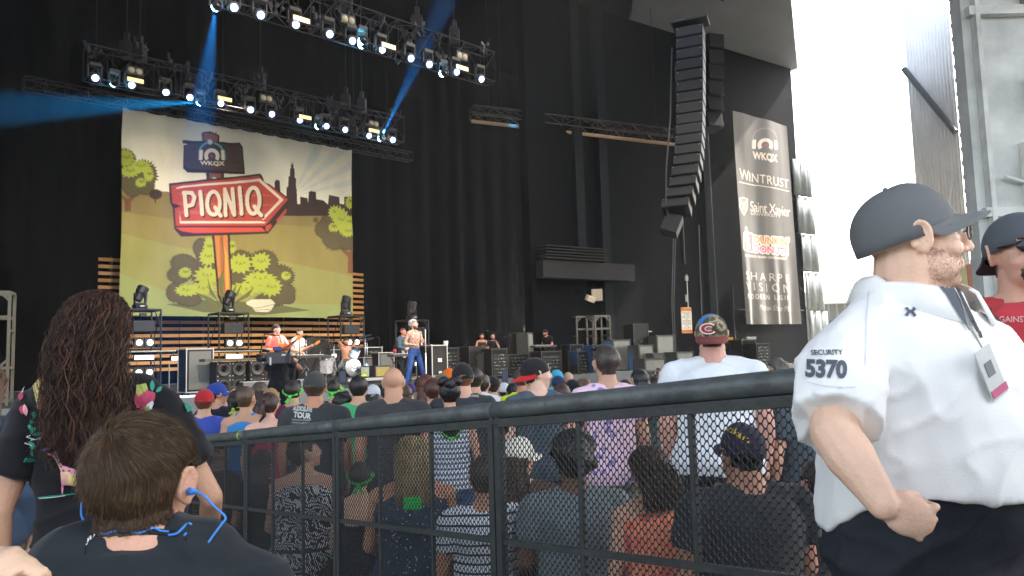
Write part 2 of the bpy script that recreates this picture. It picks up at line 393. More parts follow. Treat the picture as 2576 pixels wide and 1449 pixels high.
def curtain(name, label, p0, p1, z0, z1, folds=.25, amp=.12, m_=black, step=.1):
    d = p1 - p0; L = d.length; d /= L; nn = V((-d.y, d.x, 0)); k = int(L / step); vs = []; sd_ = random.random() * 50
    for j in range(5):
        for i in range(k + 1):
            t = i * L / k; f = math.sin(t * 2 * PI / folds / 4 + 2 * noise.noise((t * .7, sd_, 0))) * amp * (.6 + .4 * j / 4) + noise.noise((t * 2, sd_, j * .3)) * amp
            p = p0 + d * t + nn * f; vs.append(V((p.x, p.y, z1 + (z0 - z1) * j / 4)))
    fs = [(j * (k + 1) + i, j * (k + 1) + i + 1, (j + 1) * (k + 1) + i + 1, (j + 1) * (k + 1) + i) for j in range(4) for i in range(k)]
    o = mesh_obj(name, vs, fs, m_, None, True); so_ = o.modifiers.new('s', 'SOLIDIFY'); so_.thickness = .02
    return tag(o, label, 'curtain')
curtain('curtain', 'black backdrop curtain hanging across the back of the stage', S(-8, 31.2, 0), S(44, 31.2, 0), STZ + .01, 18, .3, .15, step=.2)
curtain('curtain', 'black side curtain hanging at the left end of the stage', S(-5, 15.2, 0), S(-5, 31, 0), STZ + .01, 18, .3, .15, step=.2)
curtain('curtain', 'black leg curtain hanging right of the slatted wall', S(19.2, 29.2, 0), S(24, 29.4, 0), STZ + .01, 17.9, .3, .12)
# dark proscenium side wall with pilasters, ledge
M_wall = mat('painted_block_wall', (10, 12, 15), .85, .25, .8, .3, 30, spec=.1)
wl = thing('wall', 'dark blue grey wall standing right of the stage behind the speaker stack', 'wall', Wp(0, -.9))
def wbox(mb, t0, t1, z0, z1, o0, o1):
    q = [Wp(t, z, o) - wl.location for t in (t0, t1) for o in (o0, o1) for z in (z0, z1)]
    return mb.add(q, [(0, 1, 3, 2), (4, 6, 7, 5), (0, 4, 5, 1), (2, 3, 7, 6), (0, 2, 6, 4), (1, 5, 7, 3)])
wbox(MB(), -3.1, 13.5, -.9, 15.38, -.5, 0).build('wall_face', M_wall, wl)
mb = MB(); wbox(mb, -1.0, -.6, 5.2, 15.3, 0, .25); wbox(mb, .2, .62, -.2, 15.3, .002, .3); wbox(mb, 6.3, 6.7, -.2, 15.3, .002, .25); mb.build('pilaster', mat('pilaster', (24, 28, 32), .8, .2, 2, spec=.1), wl)
mb = MB(); wbox(mb, -3.1, 1.4, 4.1, 4.75, .31, .75)
for i in range(5): wbox(mb, -3.05, -.1 , 4.8 + i * .11, 4.84 + i * .11, .35, .9)
mb.build('ledge', mat('ledge', (22, 22, 22), .8, .2, 4), wl)
mb = MB(); wbox(mb, 8.2, 13.2, 3.05, 3.1, .02, .1); wbox(mb, 8.0, 8.05, .5, 4.2, .02, .08); wbox(mb, 6.9, 6.95, .5, 14, .02, .09); wbox(mb, 5.0, 5.04, 5, 14, .02, .08)
mb.build('conduit', mat('conduit', (60, 63, 65), .5, .1, 5), wl)
# sunlit canvas side panel at the wall's end
cs = mat('canvas_panel', (112, 117, 114), .8, .25, 1.5, .3, 8)
mb = MB(); a = pw(2032, 540, .1); b = pw(2078, 540, .1); sp = thing('canvas_panel', 'pale ribbed canvas strips hanging at the outer edge of the side wall', 'canvas', Wp(13.7, -.8))
for i in range(5):
    z0 = 1.2 + i * 1.9; mb = MB(); t0, t1 = 13.6 - i * .14, 15.1 - i * .16; vs = []
    for j in range(3):
        for k in range(9): vs.append(Wp(t0 + (t1 - t0) * k / 8, z0 + 1.85 * j / 2, .1 + .04 * math.sin(k * 1.9 + i)) - sp.location)
    mb.add(vs, [(j * 9 + k, j * 9 + k + 1, (j + 1) * 9 + k + 1, (j + 1) * 9 + k) for j in range(2) for k in range(8)]); o = mb.build('strip', cs, sp, True); o.modifiers.new('s', 'SOLIDIFY').thickness = .04
# ---- outside, right
tag(slab('outside_paving', [(12, 31), (80, 31), (200, 300), (12, 300)], -.81, -.76, M_out), kind='structure')
hs = thing('service_building', 'low white service building with a flat roof beyond the side wall', 'building', px(2075, 880, 46)); L0 = hs.location.copy(); L0.z = -.76; hs.location = L0
mb = MB(); mb.bx(0, 9, 0, 7, 0, 4.6); mb.build('wall', mat('far_wall', (120, 122, 122), .8, .1, 2), hs)
mb = MB(); mb.bx(-.4, 9.4, -.5, 7.4, 4.62, 5.5); mb.build('roof', mat('far_roof', (214, 212, 205), .7, .06, 2), hs)
mb = MB(); [mb.bx(.4 + i * 1.4, 1.3 + i * 1.4, -.06, -.004, .4, 3.6) for i in range(6)]; mb.build('shutter', mat('far_shutter', (80, 84, 86), .7, .1, 4), hs)
mb = MB(); [mb.cyl((.2 + i * .5, -.45, 3.85), (.2 + i * .5, -.45, 4.6), .04) for i in range(17)]; mb.build('rail', M_alu, hs)
cw = thing('corrugated_wall', 'tall pale corrugated metal wall rising beyond the guard', 'wall', px(2336, 880, 33)); L0 = cw.location.copy(); L0.z = -.76; cw.location = L0; mb = MB()
W_ = (px(2458, 880, 31) - px(2338, 880, 33)); W_.z = 0; Lw = W_.length; dW = W_.normalized(); nW = V((dW.y, -dW.x, 0)); N_ = 14 * 8; vs = []
for z in (0, 24):
    for i in range(N_ + 1):
        f = max(-.6, min(.6, math.sin(i * 2 * PI / 8))) * .05; vs.append(dW * (Lw * i / N_) + nW * f + V((0, 0, z)))
mb.add(vs, [(i, i + 1, N_ + 2 + i, N_ + 1 + i) for i in range(N_)]); o = mb.build('sheeting', mat('corrugated', (238, 238, 234), .45, .08, 1, metal=.3), cw, True); o.modifiers.new('s', 'SOLIDIFY').thickness = .02  # lens glare over the wall put into the near-white sheeting colour
mb = MB(); mb.cyl(nW * .2 + V((0, 0, 14.6)), dW * Lw + nW * .2 + V((0, 0, 11)), .13); mb.build('pipe', mat('pipe', (90, 92, 92), .5), cw)
mb = MB(); mb.cyl(nW * .25 + dW * .3 + V((0, 0, 10)), dW * Lw * .9 + nW * .25 + V((0, 0, 3.2)), .035); mb.cyl(nW * .3 + dW * .5 + V((0, 0, 3.4)), dW * Lw * .93 + nW * .3 + V((0, 0, 9.2)), .035); mb.build('bracing_cable', M_white, cw)
mb = MB()
for i in range(38): mb.box(dW * (Lw + .3) + nW * .1 + V((0, 0, .6 + i * .6)), (.3, .12, .18))
mb.cyl(dW * (Lw + .5) + nW * .1, dW * (Lw + .5) + nW * .1 + V((0, 0, 24)), .05); mb.build('bracket', mat('bracket', (120, 120, 118), .6), cw)
tb = thing('support_tower', 'large dark grey support tower with recessed service boxes at the right edge', 'tower', px(2700, 880, 13)); L0 = tb.location.copy(); L0.z = -.1; tb.location = L0
M_tw = mat('tower_steel_glare', (214, 215, 210), .8, .3, 1.2, .3, 6)  # lens glare over the dark tower put into its pale steel colour
mb = MB(); mb.bx(-1.66, 2.6, -.3, 0, 0, 15.3); mb.build('column', M_tw, tb)
mb = MB(); [mb.bx(-1.6, 2.6, -.45, -.303, z, z + .16) for z in (3.6, 7.2)]; mb.bx(-1.5, -1.42, -.46, -.31, 0, 15); [mb.bx(.1 + .14 * i, .17 + .14 * i, -.36, -.31, 4.0, 4.9) for i in range(14)]; mb.bx(-.85, -.7, -.45, -.304, 0, 4.9); mb.build('beam', mat('tower_beam_glare', (226, 225, 220), .7, .25, 3), tb)  # beam colour carries the same painted glare
for z, c, wd in ((7.3, (150, 144, 128), .7), (5.5, (170, 160, 120), .8), (3.4, (80, 84, 86), 1.4), (9.7, (96, 98, 98), .9)):
    mb = MB(); mb.bx(-.6, -.6 + wd, -.5, -.305, z, z + .55); mb.build('service_box', mat('box%d' % z, c, .7), tb)
mb = MB(); mb.cyl((-1.2, -.4, 4.3), (1.2, -.4, 3.5), .03); mb.cyl((-.2, -.5, 4.6), (.1, -.5, 6.6), .03); mb.build('cable', M_white, tb)
sg = thing('notice_board', 'pale yellow printed board behind the neck of the guard', 'sign', px(2330, 880, 15)); L0 = sg.location.copy(); L0.z = .2; sg.location = L0
mb = MB(); mb.bx(-.2, 1.2, 0, .05, 1.7, 2.75); mb.build('board', mat('yellow_board', (206, 200, 150), .6, .06, 3), sg)
mb = MB(); mb.bx(.95, 1.19, -.01, -.002, 1.72, 2.73); mb.build('end_panel', mat('red_end', (190, 130, 110), .6), sg)
mb = MB(); mb.bx(-.15, -.1, .06, .1, -.9, 2.7); mb.bx(1.1, 1.15, .06, .1, -.9, 2.7); mb.build('post', M_metal, sg)
# ---------------------------------------------------------------- slatted wood wall behind the stage
sw = thing('slatted_wall', 'curved wall of horizontal orange timber slats behind the backdrop banner', 'slatted wall', S(11, 29.6, STZ))
woods = [mat('slat%d' % k, c, .6, .25, 3, .2, 30, stretch=(1, 1, 8)) for k, c in enumerate([(196, 142, 78), (184, 128, 66), (206, 152, 92)])]
def slat_row(s0, s1, z, h=.125, nseg=4):
    for k in range(nseg):
        a = s0 + (s1 - s0) * k / nseg; b = s0 + (s1 - s0) * (k + 1) / nseg - .03
        bow = lambda s: 29.6 + .5 * (((s - 12.5) / 6.5) ** 2)
        q = [S(s, bow(s) + o, zz) - sw.location for s in (a, b) for o in (0, .05) for zz in (z, z + h)]
        MB().add(q, [(0, 1, 3, 2), (4, 6, 7, 5), (0, 4, 5, 1), (2, 3, 7, 6), (0, 2, 6, 4), (1, 5, 7, 3)]).build('slat', random.choice(woods), sw)
zt = pn(270, 640, 29.9).z
nrow = 17
for i in range(nrow):
    z = STZ + .55 + i * (zt - STZ - .55) / nrow
    sa, sb = pn(246, 700, 30).dot(V((.731, .682, 0))), pn(917, 740, 30).dot(V((.731, .682, 0)))
    if z < 2.9: slat_row(sa, sb, z)
    else:
        slat_row(sa, sa + 2.2, z, nseg=1)
        if z < pn(900, 690, 29.9).z: slat_row(sb - 2.2, sb, z, nseg=1)
mb = MB()
for s_ in np.linspace(sa + .5, sb - .5, 7): q = S(s_, 30.3, 0) - sw.location; mb.bx(q.x - .04, q.x + .04, q.y - .04, q.y + .04, 0, zt - STZ)
mb.build('upright', M_bmetal, sw)
# ---------------------------------------------------------------- backdrop banner
def za(x, y): return ((450 + x / 2.415) / 1.5652, (400 + y / 2.415) / 1.5652)
def zb(x, y): return ((450 + x / 2.576) / 1.5652, (850 + y / 2.576) / 1.5652)
BN = 28.4
TL, TR, BR, BL = pn(310, 270, BN), pn(885, 378, BN), pn(889, 801, BN), pn(300, 793, BN)
SV = V((.731, .682, 0))
sL, sR = (TL.dot(SV) + BL.dot(SV)) / 2, (TR.dot(SV) + BR.dot(SV)) / 2; zT, zB = (TL.z + TR.z) / 2, (BL.z + BR.z) / 2
def b_uv(p):
    q = pn(p[0], p[1], BN); return ((q.dot(SV) - sL) / (sR - sL), (zT - q.z) / (zT - zB))
cv = Canvas(440, 350, (226, 216, 190)); cv.mp = b_uv
A = lambda *l: [za(*p) for p in l]; B = lambda *l: [zb(*p) for p in l]
for k, (a1, a2) in enumerate([(10, 16), (24, 31), (40, 49), (58, 68)]):      # pale rays
    o_ = za(1700, 900); cv.poly([o_] + [(o_[0] + 420 * math.cos(R(t)), o_[1] - 420 * math.sin(R(t))) for t in (a1, a2)], (210, 208, 190))
cv.poly(A((60, 850), (340, 845), (530, 862), (900, 920), (1700, 1085), (2290, 1080), (2290, 1500), (40, 1500)), (130, 112, 68))
cv.poly([za(60, 1050), za(560, 1120), za(1500, 1170), za(2290, 1215), zb(2440, 1050), zb(0, 1050)], (140, 126, 72))
cv.poly([za(40, 1250), zb(700, 330), zb(1500, 420), zb(2440, 620), zb(2440, 1060), zb(0, 1060)], (144, 140, 80))
cv.poly([zb(0, 560), zb(500, 760), zb(1400, 900), zb(2440, 900), zb(2440, 1060), zb(0, 1060)], (142, 150, 92))
cv.poly(B((530, 900), (900, 860), (1500, 880), (2000, 960), (1500, 1010), (900, 980)), (98, 98, 62))
city = A((1440, 1090), (1480, 820), (1525, 825), (1525, 768), (1545, 745), (1575, 755), (1582, 860), (1640, 905), (1643, 815), (1656, 812), (1660, 715), (1672, 712), (1676, 640), (1683, 635), (1687, 560), (1691, 600), (1700, 600), (1705, 560), (1710, 635), (1718, 642), (1721, 725), (1733, 730), (1736, 830), (1743, 835), (1748, 975), (1775, 975), (1775, 905), (1843, 920), (1848, 972), (1856, 862), (1872, 852), (1920, 860), (1924, 930), (1988, 945), (2030, 982), (2040, 890), (2143, 912), (2145, 975), (2190, 980), (2190, 905), (2270, 910), (2280, 1090))
cv.poly(city, (58, 42, 38))
def leafy(c, r, col, n=30, ry=None, jag=.16, seed=0, zf=za):
    rr = random.Random(seed); ry = ry or r; pts = []
    for k in range(n * 2):
        t = 2 * PI * k / (n * 2); j = (1 + jag * rr.uniform(.4, 1.2)) if k % 2 else (1 - jag * .4); pts.append(zf(c[0] + r * j * math.cos(t), c[1] + ry * j * math.sin(t)))
    cv.poly(pts, col)
DK, LM, OUT = (90, 80, 54), (160, 168, 62), (52, 44, 32)
def bush(dark, lime, zf, sd0=0):
    for i, q in enumerate(dark): leafy(q[:2], q[2] + 9, OUT, ry=(q[3] if len(q) > 3 else q[2]) + 9, seed=sd0 + i, zf=zf)
    for i, q in enumerate(dark): leafy(q[:2], q[2], DK, ry=q[3] if len(q) > 3 else q[2], seed=sd0 + i, zf=zf)
    for i, q in enumerate(lime):
        leafy(q[:2], q[2], LM, n=13, ry=q[3] if len(q) > 3 else q[2], jag=.3, seed=sd0 + 50 + i, zf=zf)
        for k in range(3):
            a = (q[0] - q[2] * .4 + k * q[2] * .35, q[1] + q[2] * .1 * (k % 2)); cv.stroke([zf(a[0], a[1]), zf(a[0] + 12, a[1] - 26), zf(a[0] + 24, a[1])], 1.0, OUT)
# trees left and right
cv.poly(A((60, 880), (130, 930), (215, 870), (225, 885), (160, 960), (165, 1045), (95, 1050), (100, 960), (60, 900)), (112, 72, 52)); cv.stroke(A((115, 940), (120, 1045)), 1.2, OUT)
bush([(100, 560, 100), (270, 700, 130), (130, 740, 110), (300, 800, 80), (180, 820, 80)], [(110, 540, 78), (250, 620, 95, 60), (150, 670, 80, 50), (330, 700, 45, 60), (255, 775, 50, 40)], za, 1)
leafy((397, 885), 60, (62, 48, 44), ry=48, seed=9); cv.stroke(A((392, 900), (395, 965)), 3, (62, 48, 44)); leafy((1918, 1128), 24, (92, 74, 50), seed=10)
cv.poly(B((2270, 300), (2380, 370), (2430, 330), (2430, 590), (2370, 580), (2375, 420), (2280, 330)), (120, 78, 52))
bush([(2180, 70, 75), (2130, 140, 80), (2240, 220, 120), (2380, 130, 120), (2370, 260, 80)], [], zb, 20)
bush([], [(2100, 1060, 60, 60), (2160, 1130, 75, 110), (2220, 1240, 60, 45), (2250, 960, 45, 60), (2080, 1200, 40, 40), (2240, 1150, 50, 60)], za, 30)
# big bush
bush([(700, 480, 120, 80), (660, 600, 110, 80), (880, 330, 70, 90), (900, 560, 130, 130), (1280, 480, 130, 120), (1520, 470, 130, 110), (1660, 620, 160, 110), (1700, 780, 130, 90), (620, 780, 80, 90), (760, 850, 120, 60), (1600, 850, 160, 60), (1760, 840, 70, 50), (1300, 640, 120, 90)],
     [(960, 320, 50, 100), (1200, 320, 40, 60), (950, 420, 80, 80), (1280, 490, 110, 90), (1490, 470, 90, 85), (940, 610, 110, 85), (720, 580, 60, 50), (740, 760, 110, 55), (900, 740, 120, 60), (1480, 640, 150, 60), (1340, 740, 160, 60), (1590, 730, 100, 80), (1745, 610, 45, 40)], zb, 60)
# post
cv.poly(B((990, 150), (1175, 150), (1200, 820), (1150, 900), (1090, 900), (1050, 820)), OUT)
cv.poly(B((1015, 160), (1150, 160), (1185, 800), (1150, 880), (1110, 880), (1070, 800)), (188, 118, 66)); cv.poly(B((1070, 190), (1110, 200), (1120, 780), (1085, 700)), (150, 98, 56))
cv.stroke(B((1090, 220), (1120, 420), (1110, 600), (1130, 800)), 1.2, OUT); cv.poly(B((1120, 300), (1150, 400), (1165, 760), (1140, 800), (1130, 500)), (206, 150, 70))
for pts in ([(830, 780), (1000, 850), (1090, 930), (960, 880)], [(950, 640), (980, 740), (1060, 880), (970, 790)], [(1115, 560), (1060, 650), (1090, 860), (1150, 880), (1110, 760)], [(1290, 700), (1260, 800), (1180, 880), (1230, 800)], [(1420, 730), (1360, 820), (1200, 900), (1310, 810)], [(1240, 700), (1230, 760), (1190, 830), (1205, 760)]):
    cv.poly([zb(*p) for p in pts], (98, 104, 58)); cv.stroke([zb(*p) for p in pts[:3]], 1.1, OUT)
cv.poly(B((1340, 880), (1400, 850), (1590, 848), (1630, 890), (1590, 960), (1560, 980), (1440, 975), (1400, 930), (1350, 905)), (206, 200, 168)); cv.stroke(B((1350, 905), (1420, 940), (1500, 930), (1620, 900)), 1.2, (90, 84, 66)); cv.stroke(B((1420, 960), (1500, 955), (1580, 955)), 1, (90, 84, 66))
# upper sign
cv.poly(A((832, 300), (920, 278), (1005, 318), (1005, 400), (840, 400)), OUT); cv.poly(A((850, 305), (920, 292), (990, 322), (985, 380), (850, 380)), (158, 92, 66))
for x in (900, 930, 965): cv.poly(A((x, 285), (x + 14, 290), (x + 5, 325)), OUT)
cv.poly(A((875, 600), (1050, 600), (1050, 780), (875, 780)), (58, 42, 38)); cv.poly(A((905, 660), (1025, 660), (1020, 740), (905, 740)), (128, 80, 62))
cv.poly(A((652, 370), (1195, 390), (1228, 430), (1250, 692), (700, 678), (660, 640), (660, 420), (700, 410), (652, 400)), (48, 36, 34))
cv.poly(A((665, 420), (740, 395), (1190, 405), (1215, 440), (1232, 670), (690, 640), (668, 610)), (74, 56, 50))
for y in (460, 560, 615): cv.stroke(A((670, y), (860, y - 12), (1225, y + 25)), 1.0, (54, 40, 36))
t_ = [za(925 + 118 * math.cos(R(k)), 500 - 112 * math.sin(R(k))) for k in range(15, 166, 10)]; cv.stroke(t_, 4.5, (96, 170, 165))
CR = (232, 218, 190)
def logo101(zf, cx, cy_, k, col, star, cup):
    for sx in (-1, 1):
        x = cx + sx * 105 * k; cv.poly([zf(x - 17 * k, cy_ - 48 * k), zf(x + 17 * k, cy_ - 48 * k), zf(x + 17 * k + sx * 4 * k, cy_ + 48 * k), zf(x - 17 * k + sx * 4 * k, cy_ + 48 * k)], col)
        cv.poly([zf(x + sx * 22 * k - 6 * k, cy_ - 40 * k), zf(x + sx * 22 * k + 6 * k, cy_ - 36 * k), zf(x + sx * 30 * k + 4 * k, cy_ + 42 * k), zf(x + sx * 24 * k - 5 * k, cy_ + 42 * k)], cup)
    arc = lambda r: [(cx + r * k * math.cos(R(t)), cy_ + 8 * k - r * k * math.sin(R(t))) for t in range(-38, 219, 8)]
    cv.poly([zf(*p) for p in arc(74)] + [zf(*p) for p in arc(38)[::-1]], col)
    cv.poly([zf(cx + (20 if j % 2 else 8) * k * math.cos(R(30 * j)), cy_ + 8 * k + (20 if j % 2 else 8) * k * math.sin(R(30 * j))) for j in range(12)], star)
logo101(za, 932, 510, 1, CR, (196, 52, 58), (86, 120, 150))
def ctext(s, zf, x0, y0, x1, y1, x2, y2, col, **k):
    cv.tris(fit_text(s, *zf(x0, y0), *zf(x1, y1), x2=zf(x2, y2)[0], y2=zf(x2, y2)[1], **k), col)
ctext('WKQX', za, 818, 566, 1056, 570, 818, 614, CR, bold=.03)
for c in ((918, 385), (960, 750)): cv.disc(za(*c), 9, OUT, ry=9); cv.disc(za(c[0] - 4, c[1] - 2), 7.2, (205, 196, 184), ry=7)
# red arrow board
cv.poly(A((525, 780), (1385, 688), (1405, 705), (1430, 770), (1480, 790), (1650, 920), (1655, 1015), (1560, 1140), (1465, 1260), (640, 1288), (575, 1215), (560, 1010), (535, 960)), (60, 40, 36))
RD, RD2 = (178, 70, 60), (190, 90, 70)
cv.poly(A((545, 800), (1375, 708), (1420, 760), (1655, 932), (1435, 1185), (590, 1185), (580, 1020), (640, 995), (560, 970)), RD)
for y, x1 in ((870, 1560), (960, 1600), (1040, 1500)): cv.poly(A((600, y), (x1 - 200, y + 12), (x1, y + 30), (x1 - 260, y + 40), (640, y + 30)), RD2)
cv.poly(A((590, 1200), (1400, 1200), (1440, 1240), (760, 1255), (640, 1235)), (196, 74, 60)); cv.poly(A((1440, 1190), (1490, 1165), (1500, 1190), (1460, 1240), (1440, 1230)), RD); cv.poly(A((1540, 1130), (1640, 1015), (1635, 1060), (1550, 1150)), RD)
WH = (226, 206, 178)
cv.poly(A((590, 822), (650, 806), (1385, 736), (1612, 935), (1420, 1130), (1400, 1118), (1572, 937), (1372, 762), (700, 818), (600, 832)), WH)
cv.poly(A((625, 1060), (640, 1140), (1390, 1140), (1445, 1152), (1425, 1160), (630, 1162)), WH)
def brush(pts, wd):
    cv.stroke([za(x + 10, y + 12) for x, y in pts], wd + 1.5, (62, 44, 30))
LT = []
LT.append([(672, 880), (690, 1085)]); LT.append([(665, 870), (740, 872), (765, 915), (745, 985), (690, 1000)])
LT.append([(818, 862), (838, 1075)])
LT.append([(890 + 55 + 62 * math.cos(R(t)), 970 - 110 * math.sin(R(t)) - (0)) for t in range(0, 361, 20)]); LT.append([(960, 1010), (990, 1060), (1015, 1090)])
LT.append([(1062, 1085), (1058, 835)]); LT.append([(1062, 850), (1140, 1070)]); LT.append([(1146, 1080), (1132, 830)])
LT.append([(1200, 820), (1215, 1070)])
LT.append([(1325 + 58 * math.cos(R(t)), 945 - 125 * math.sin(R(t))) for t in range(0, 361, 20)]); LT.append([(1335, 1000), (1370, 1050), (1400, 1085)])
for l in LT: brush(l, 10)
for l in LT: cv.stroke([za(*p) for p in l], 9.6, WH)
def b_place(u, v):
    s = sL + (sR - sL) * u; z = zT - (zT - zB) * v
    f = .05 * noise.noise((s * .8, z * .35, 3)) + .02 * math.sin(s * 2.1 + z * .3 + 2 * noise.noise((s, z, 0))) + .035 * noise.noise((s * .5 + z * .8, z * .3 - s * .2, 9))
    z -= .05 * (1 - v) ** 6 * abs(math.sin(u * PI * 13)) - .02 * math.sin(v * 9) * (0)
    return S(s + .02 * math.sin(z * 1.2) * (1 if u > .98 or u < .02 else 0), BN + f, z)
M_cloth = mat('printed_cloth', (200, 200, 200), .9, .1, 1.2, .25, 12, attr=True, stretch=(1, 1, .4))
tag(cloth_grid('backdrop_banner', cv, b_place, M_cloth), 'huge printed festival backdrop banner reading PIQNIQ on a red arrow sign', 'banner')
# ---------------------------------------------------------------- sponsor banner on the side wall
def zf_(x, y): return ((2860 + x / 1.6656) / 1.5652, (420 + y / 1.6656) / 1.5652)
cTL, cTR, cBR, cBL = [pw(*q, .6) for q in ((1855, 280), (1989, 319), (2004, 818), (1865, 813))]
wt = lambda q: (q - WA).dot(WD)
tL, tR, yT, yB = (wt(cTL) + wt(cBL)) / 2, (wt(cTR) + wt(cBR)) / 2, (cTL.z + cTR.z) / 2, (cBL.z + cBR.z) / 2
cv = Canvas(120, 400, (122, 118, 112)); cv.mp = lambda p: (lambda q: ((wt(q) - tL) / (tR - tL), (yT - q.z) / (yT - yB)))(pw(p[0], p[1], .6))
PK = (246, 226, 206)
cv.stroke([zf_(255 + 78 * math.cos(R(k)), 222 - 78 * math.sin(R(k))) for k in range(5, 176, 10)], 3, (150, 142, 134))
logo101(zf_, 255, 250, .62, PK, (190, 110, 100), (168, 160, 152))
ctext('WKQX', zf_, 180, 296, 332, 314, 182, 355, PK, bold=.04)
ctext('W', zf_, 94, 412, 158, 424, 98, 482, PK); ctext('INTRUST', zf_, 160, 436, 410, 474, 162, 494, PK, spacing=1.05); cv.stroke([zf_(92, 502), zf_(412, 550)], 1.9, PK)
sh = [(90, 606), (120, 600), (152, 610), (150, 670), (135, 700), (121, 722), (104, 700), (90, 668)]
cv.poly([zf_(*q) for q in sh], PK); cv.poly([zf_(121 + (x - 121) * .84, 658 + (y - 658) * .88) for x, y in sh], (206, 150, 130))
cv.stroke([zf_(97, 620), zf_(140, 690)], 3, PK); cv.stroke([zf_(146, 620), zf_(104, 690)], 3, PK)
for i in range(4):
    for j in range(3): cv.poly([zf_(104 + i * 9 + (j % 2) * 4, 607 + j * 8), zf_(108 + i * 9 + (j % 2) * 4, 607 + j * 8), zf_(108 + i * 9 + (j % 2) * 4, 613 + j * 8), zf_(104 + i * 9 + (j % 2) * 4, 613 + j * 8)], (110, 96, 88))
ctext('Saint Xavier', zf_, 168, 622, 418, 652, 170, 690, PK, spacing=.92); ctext('UNIVERSITY', zf_, 172, 694, 354, 710, 172, 712, PK, spacing=1.15)
cv.poly([zf_(*q) for q in ((112, 838), (124, 824), (180, 832), (190, 845), (190, 950), (176, 962), (118, 950), (110, 938))], PK)
cv.poly([zf_(*q) for q in ((118, 890), (128, 885), (136, 940), (176, 950), (170, 955), (124, 945), (118, 930))], (226, 140, 96)); cv.poly([zf_(*q) for q in ((150, 838), (178, 842), (184, 900), (182, 945), (160, 948), (162, 880))], (222, 130, 140))
cv.poly([zf_(*q) for q in ((120, 860), (158, 850), (172, 938), (150, 952), (138, 945))], (150, 110, 96)); cv.poly([zf_(*q) for q in ((124, 866), (155, 857), (167, 934), (150, 946), (141, 941))], (250, 232, 214))
cv.stroke([zf_(q[0], q[1]) for q in ((128, 850), (122, 830), (132, 815), (142, 800), (132, 796), (128, 806))], 2.4, PK); cv.stroke([zf_(*q) for q in ((142, 842), (150, 828), (142, 818), (136, 826))], 2, PK)
ctext('DD', zf_, 144, 898, 160, 894, 146, 912, (200, 130, 110), bold=.03)
for bd, c1, c2 in ((.14, PK, PK), (.035, (238, 152, 96), (232, 128, 150))):
    e = 8 if bd > .1 else 0
    ctext("DUNKIN'", zf_, 190 - e, 846 - e, 408 + e, 862 - e, 192 - e, 898 + e, c1, bold=bd); ctext('DONUTS', zf_, 188 - e, 906 - e, 402 + e, 926 - e, 190 - e, 956 + e, c2, bold=bd)
ctext("AMERICA RUNS ON DUNKIN'", zf_, 120, 972, 398, 990, 120, 988, PK, bold=.02)
ctext('SHARPE', zf_, 122, 1084, 408, 1102, 124, 1136, PK, spacing=1.5, bold=-.01); ctext('VISION', zf_, 122, 1152, 408, 1170, 126, 1205, PK, spacing=1.6, bold=-.01); ctext('MODERN LASIK', zf_, 132, 1230, 408, 1240, 134, 1262, PK, spacing=1.3)
ctext('Matthew Sharpe MD', zf_, 215, 1298, 412, 1310, 216, 1345, PK, shear=.4, bold=-.015)
def s_place(u, v):
    bow = -.35 * max(0, v - .55) if u < .5 else .25 * max(0, v - .5)
    t = tL + (tR - tL) * u + (.12 * math.sin(v * PI) * (u - .5)) ; f = .1 * noise.noise((t * .8, v * 1.5, 2)) + max(0, v - .6) * .18 * math.sin(u * 26 + 2 * noise.noise((u * 3, v, 0)))
    return Wp(t, yT - (yT - yB) * v - .1 * (1 - v) * 0, .6 + f)
def s_place2(u, v):
    p = s_place(u, v); p.z += (cTL.z - yT) * (1 - u) * (1 - v) + (cTR.z - yT) * u * (1 - v); return p
tag(cloth_grid('sponsor_banner', cv, s_place2, M_cloth), 'tall brown sponsor banner with white logos hanging on the side wall', 'banner')
# caution sign
cv = Canvas(48, 108, (196, 190, 176)); a_, b_ = pw(1713, 773, .32), pw(1742, 838, .32); ta, tb_ = wt(a_), wt(b_); cv.mp = lambda p: p
OR = (206, 132, 70); cv.poly([(0, 0), (1, 0), (1, .16), (0, .16)], OR); cv.poly([(0, .86), (1, .86), (1, 1), (0, 1)], OR)
idt = lambda x, y: (x, y)
for s_, y0, y1, x0, x1, c in (('CAUTION', .03, .14, .05, .95, (60, 30, 24)), ('FORKLIFTS', .19, .25, .1, .9, (60, 60, 62)), ('& LIFTS', .27, .33, .22, .8, (60, 60, 62)), ('MUST STAY', .35, .41, .1, .9, (60, 60, 62)), ('ON', .43, .48, .38, .62, (60, 60, 62)), ('CONCRETE', .5, .56, .12, .88, (60, 60, 62)), ('STAGE DECKS', .61, .67, .06, .94, (60, 60, 62)), ('WILL', .69, .75, .3, .7, (170, 50, 40)), ('COLLAPSE', .77, .83, .12, .88, (170, 50, 40)), ('CAUTION', .88, .98, .05, .95, (60, 30, 24))):
    ctext(s_, idt, x0, y0, x1, y0, x0, y1, c, bold=.02)
cv.poly([(.1, .575), (.9, .575), (.9, .582), (.1, .582)], (60, 60, 62))
o = cloth_grid('caution_sign', cv, lambda u, v: Wp(ta + (tb_ - ta) * u, a_.z + (b_.z - a_.z) * v, .32), M_cloth); o.modifiers.new('s', 'SOLIDIFY').thickness = .03
tag(o, 'white and orange caution sign fixed upright on the side wall', 'sign')
mb = MB(); q = pw(1727, 690, .3); mb.cyl(q, Wp(wt(q), a_.z, .3), .02); mb.box(pw(1727, 700, .33), (.12, .12, .2)); mb.box(pw(1727, 750, .33), (.1, .1, .3)); tag(mb.build('conduit_pipe', M_alu), 'thin pipe with junction boxes running down to the caution sign', 'pipe')
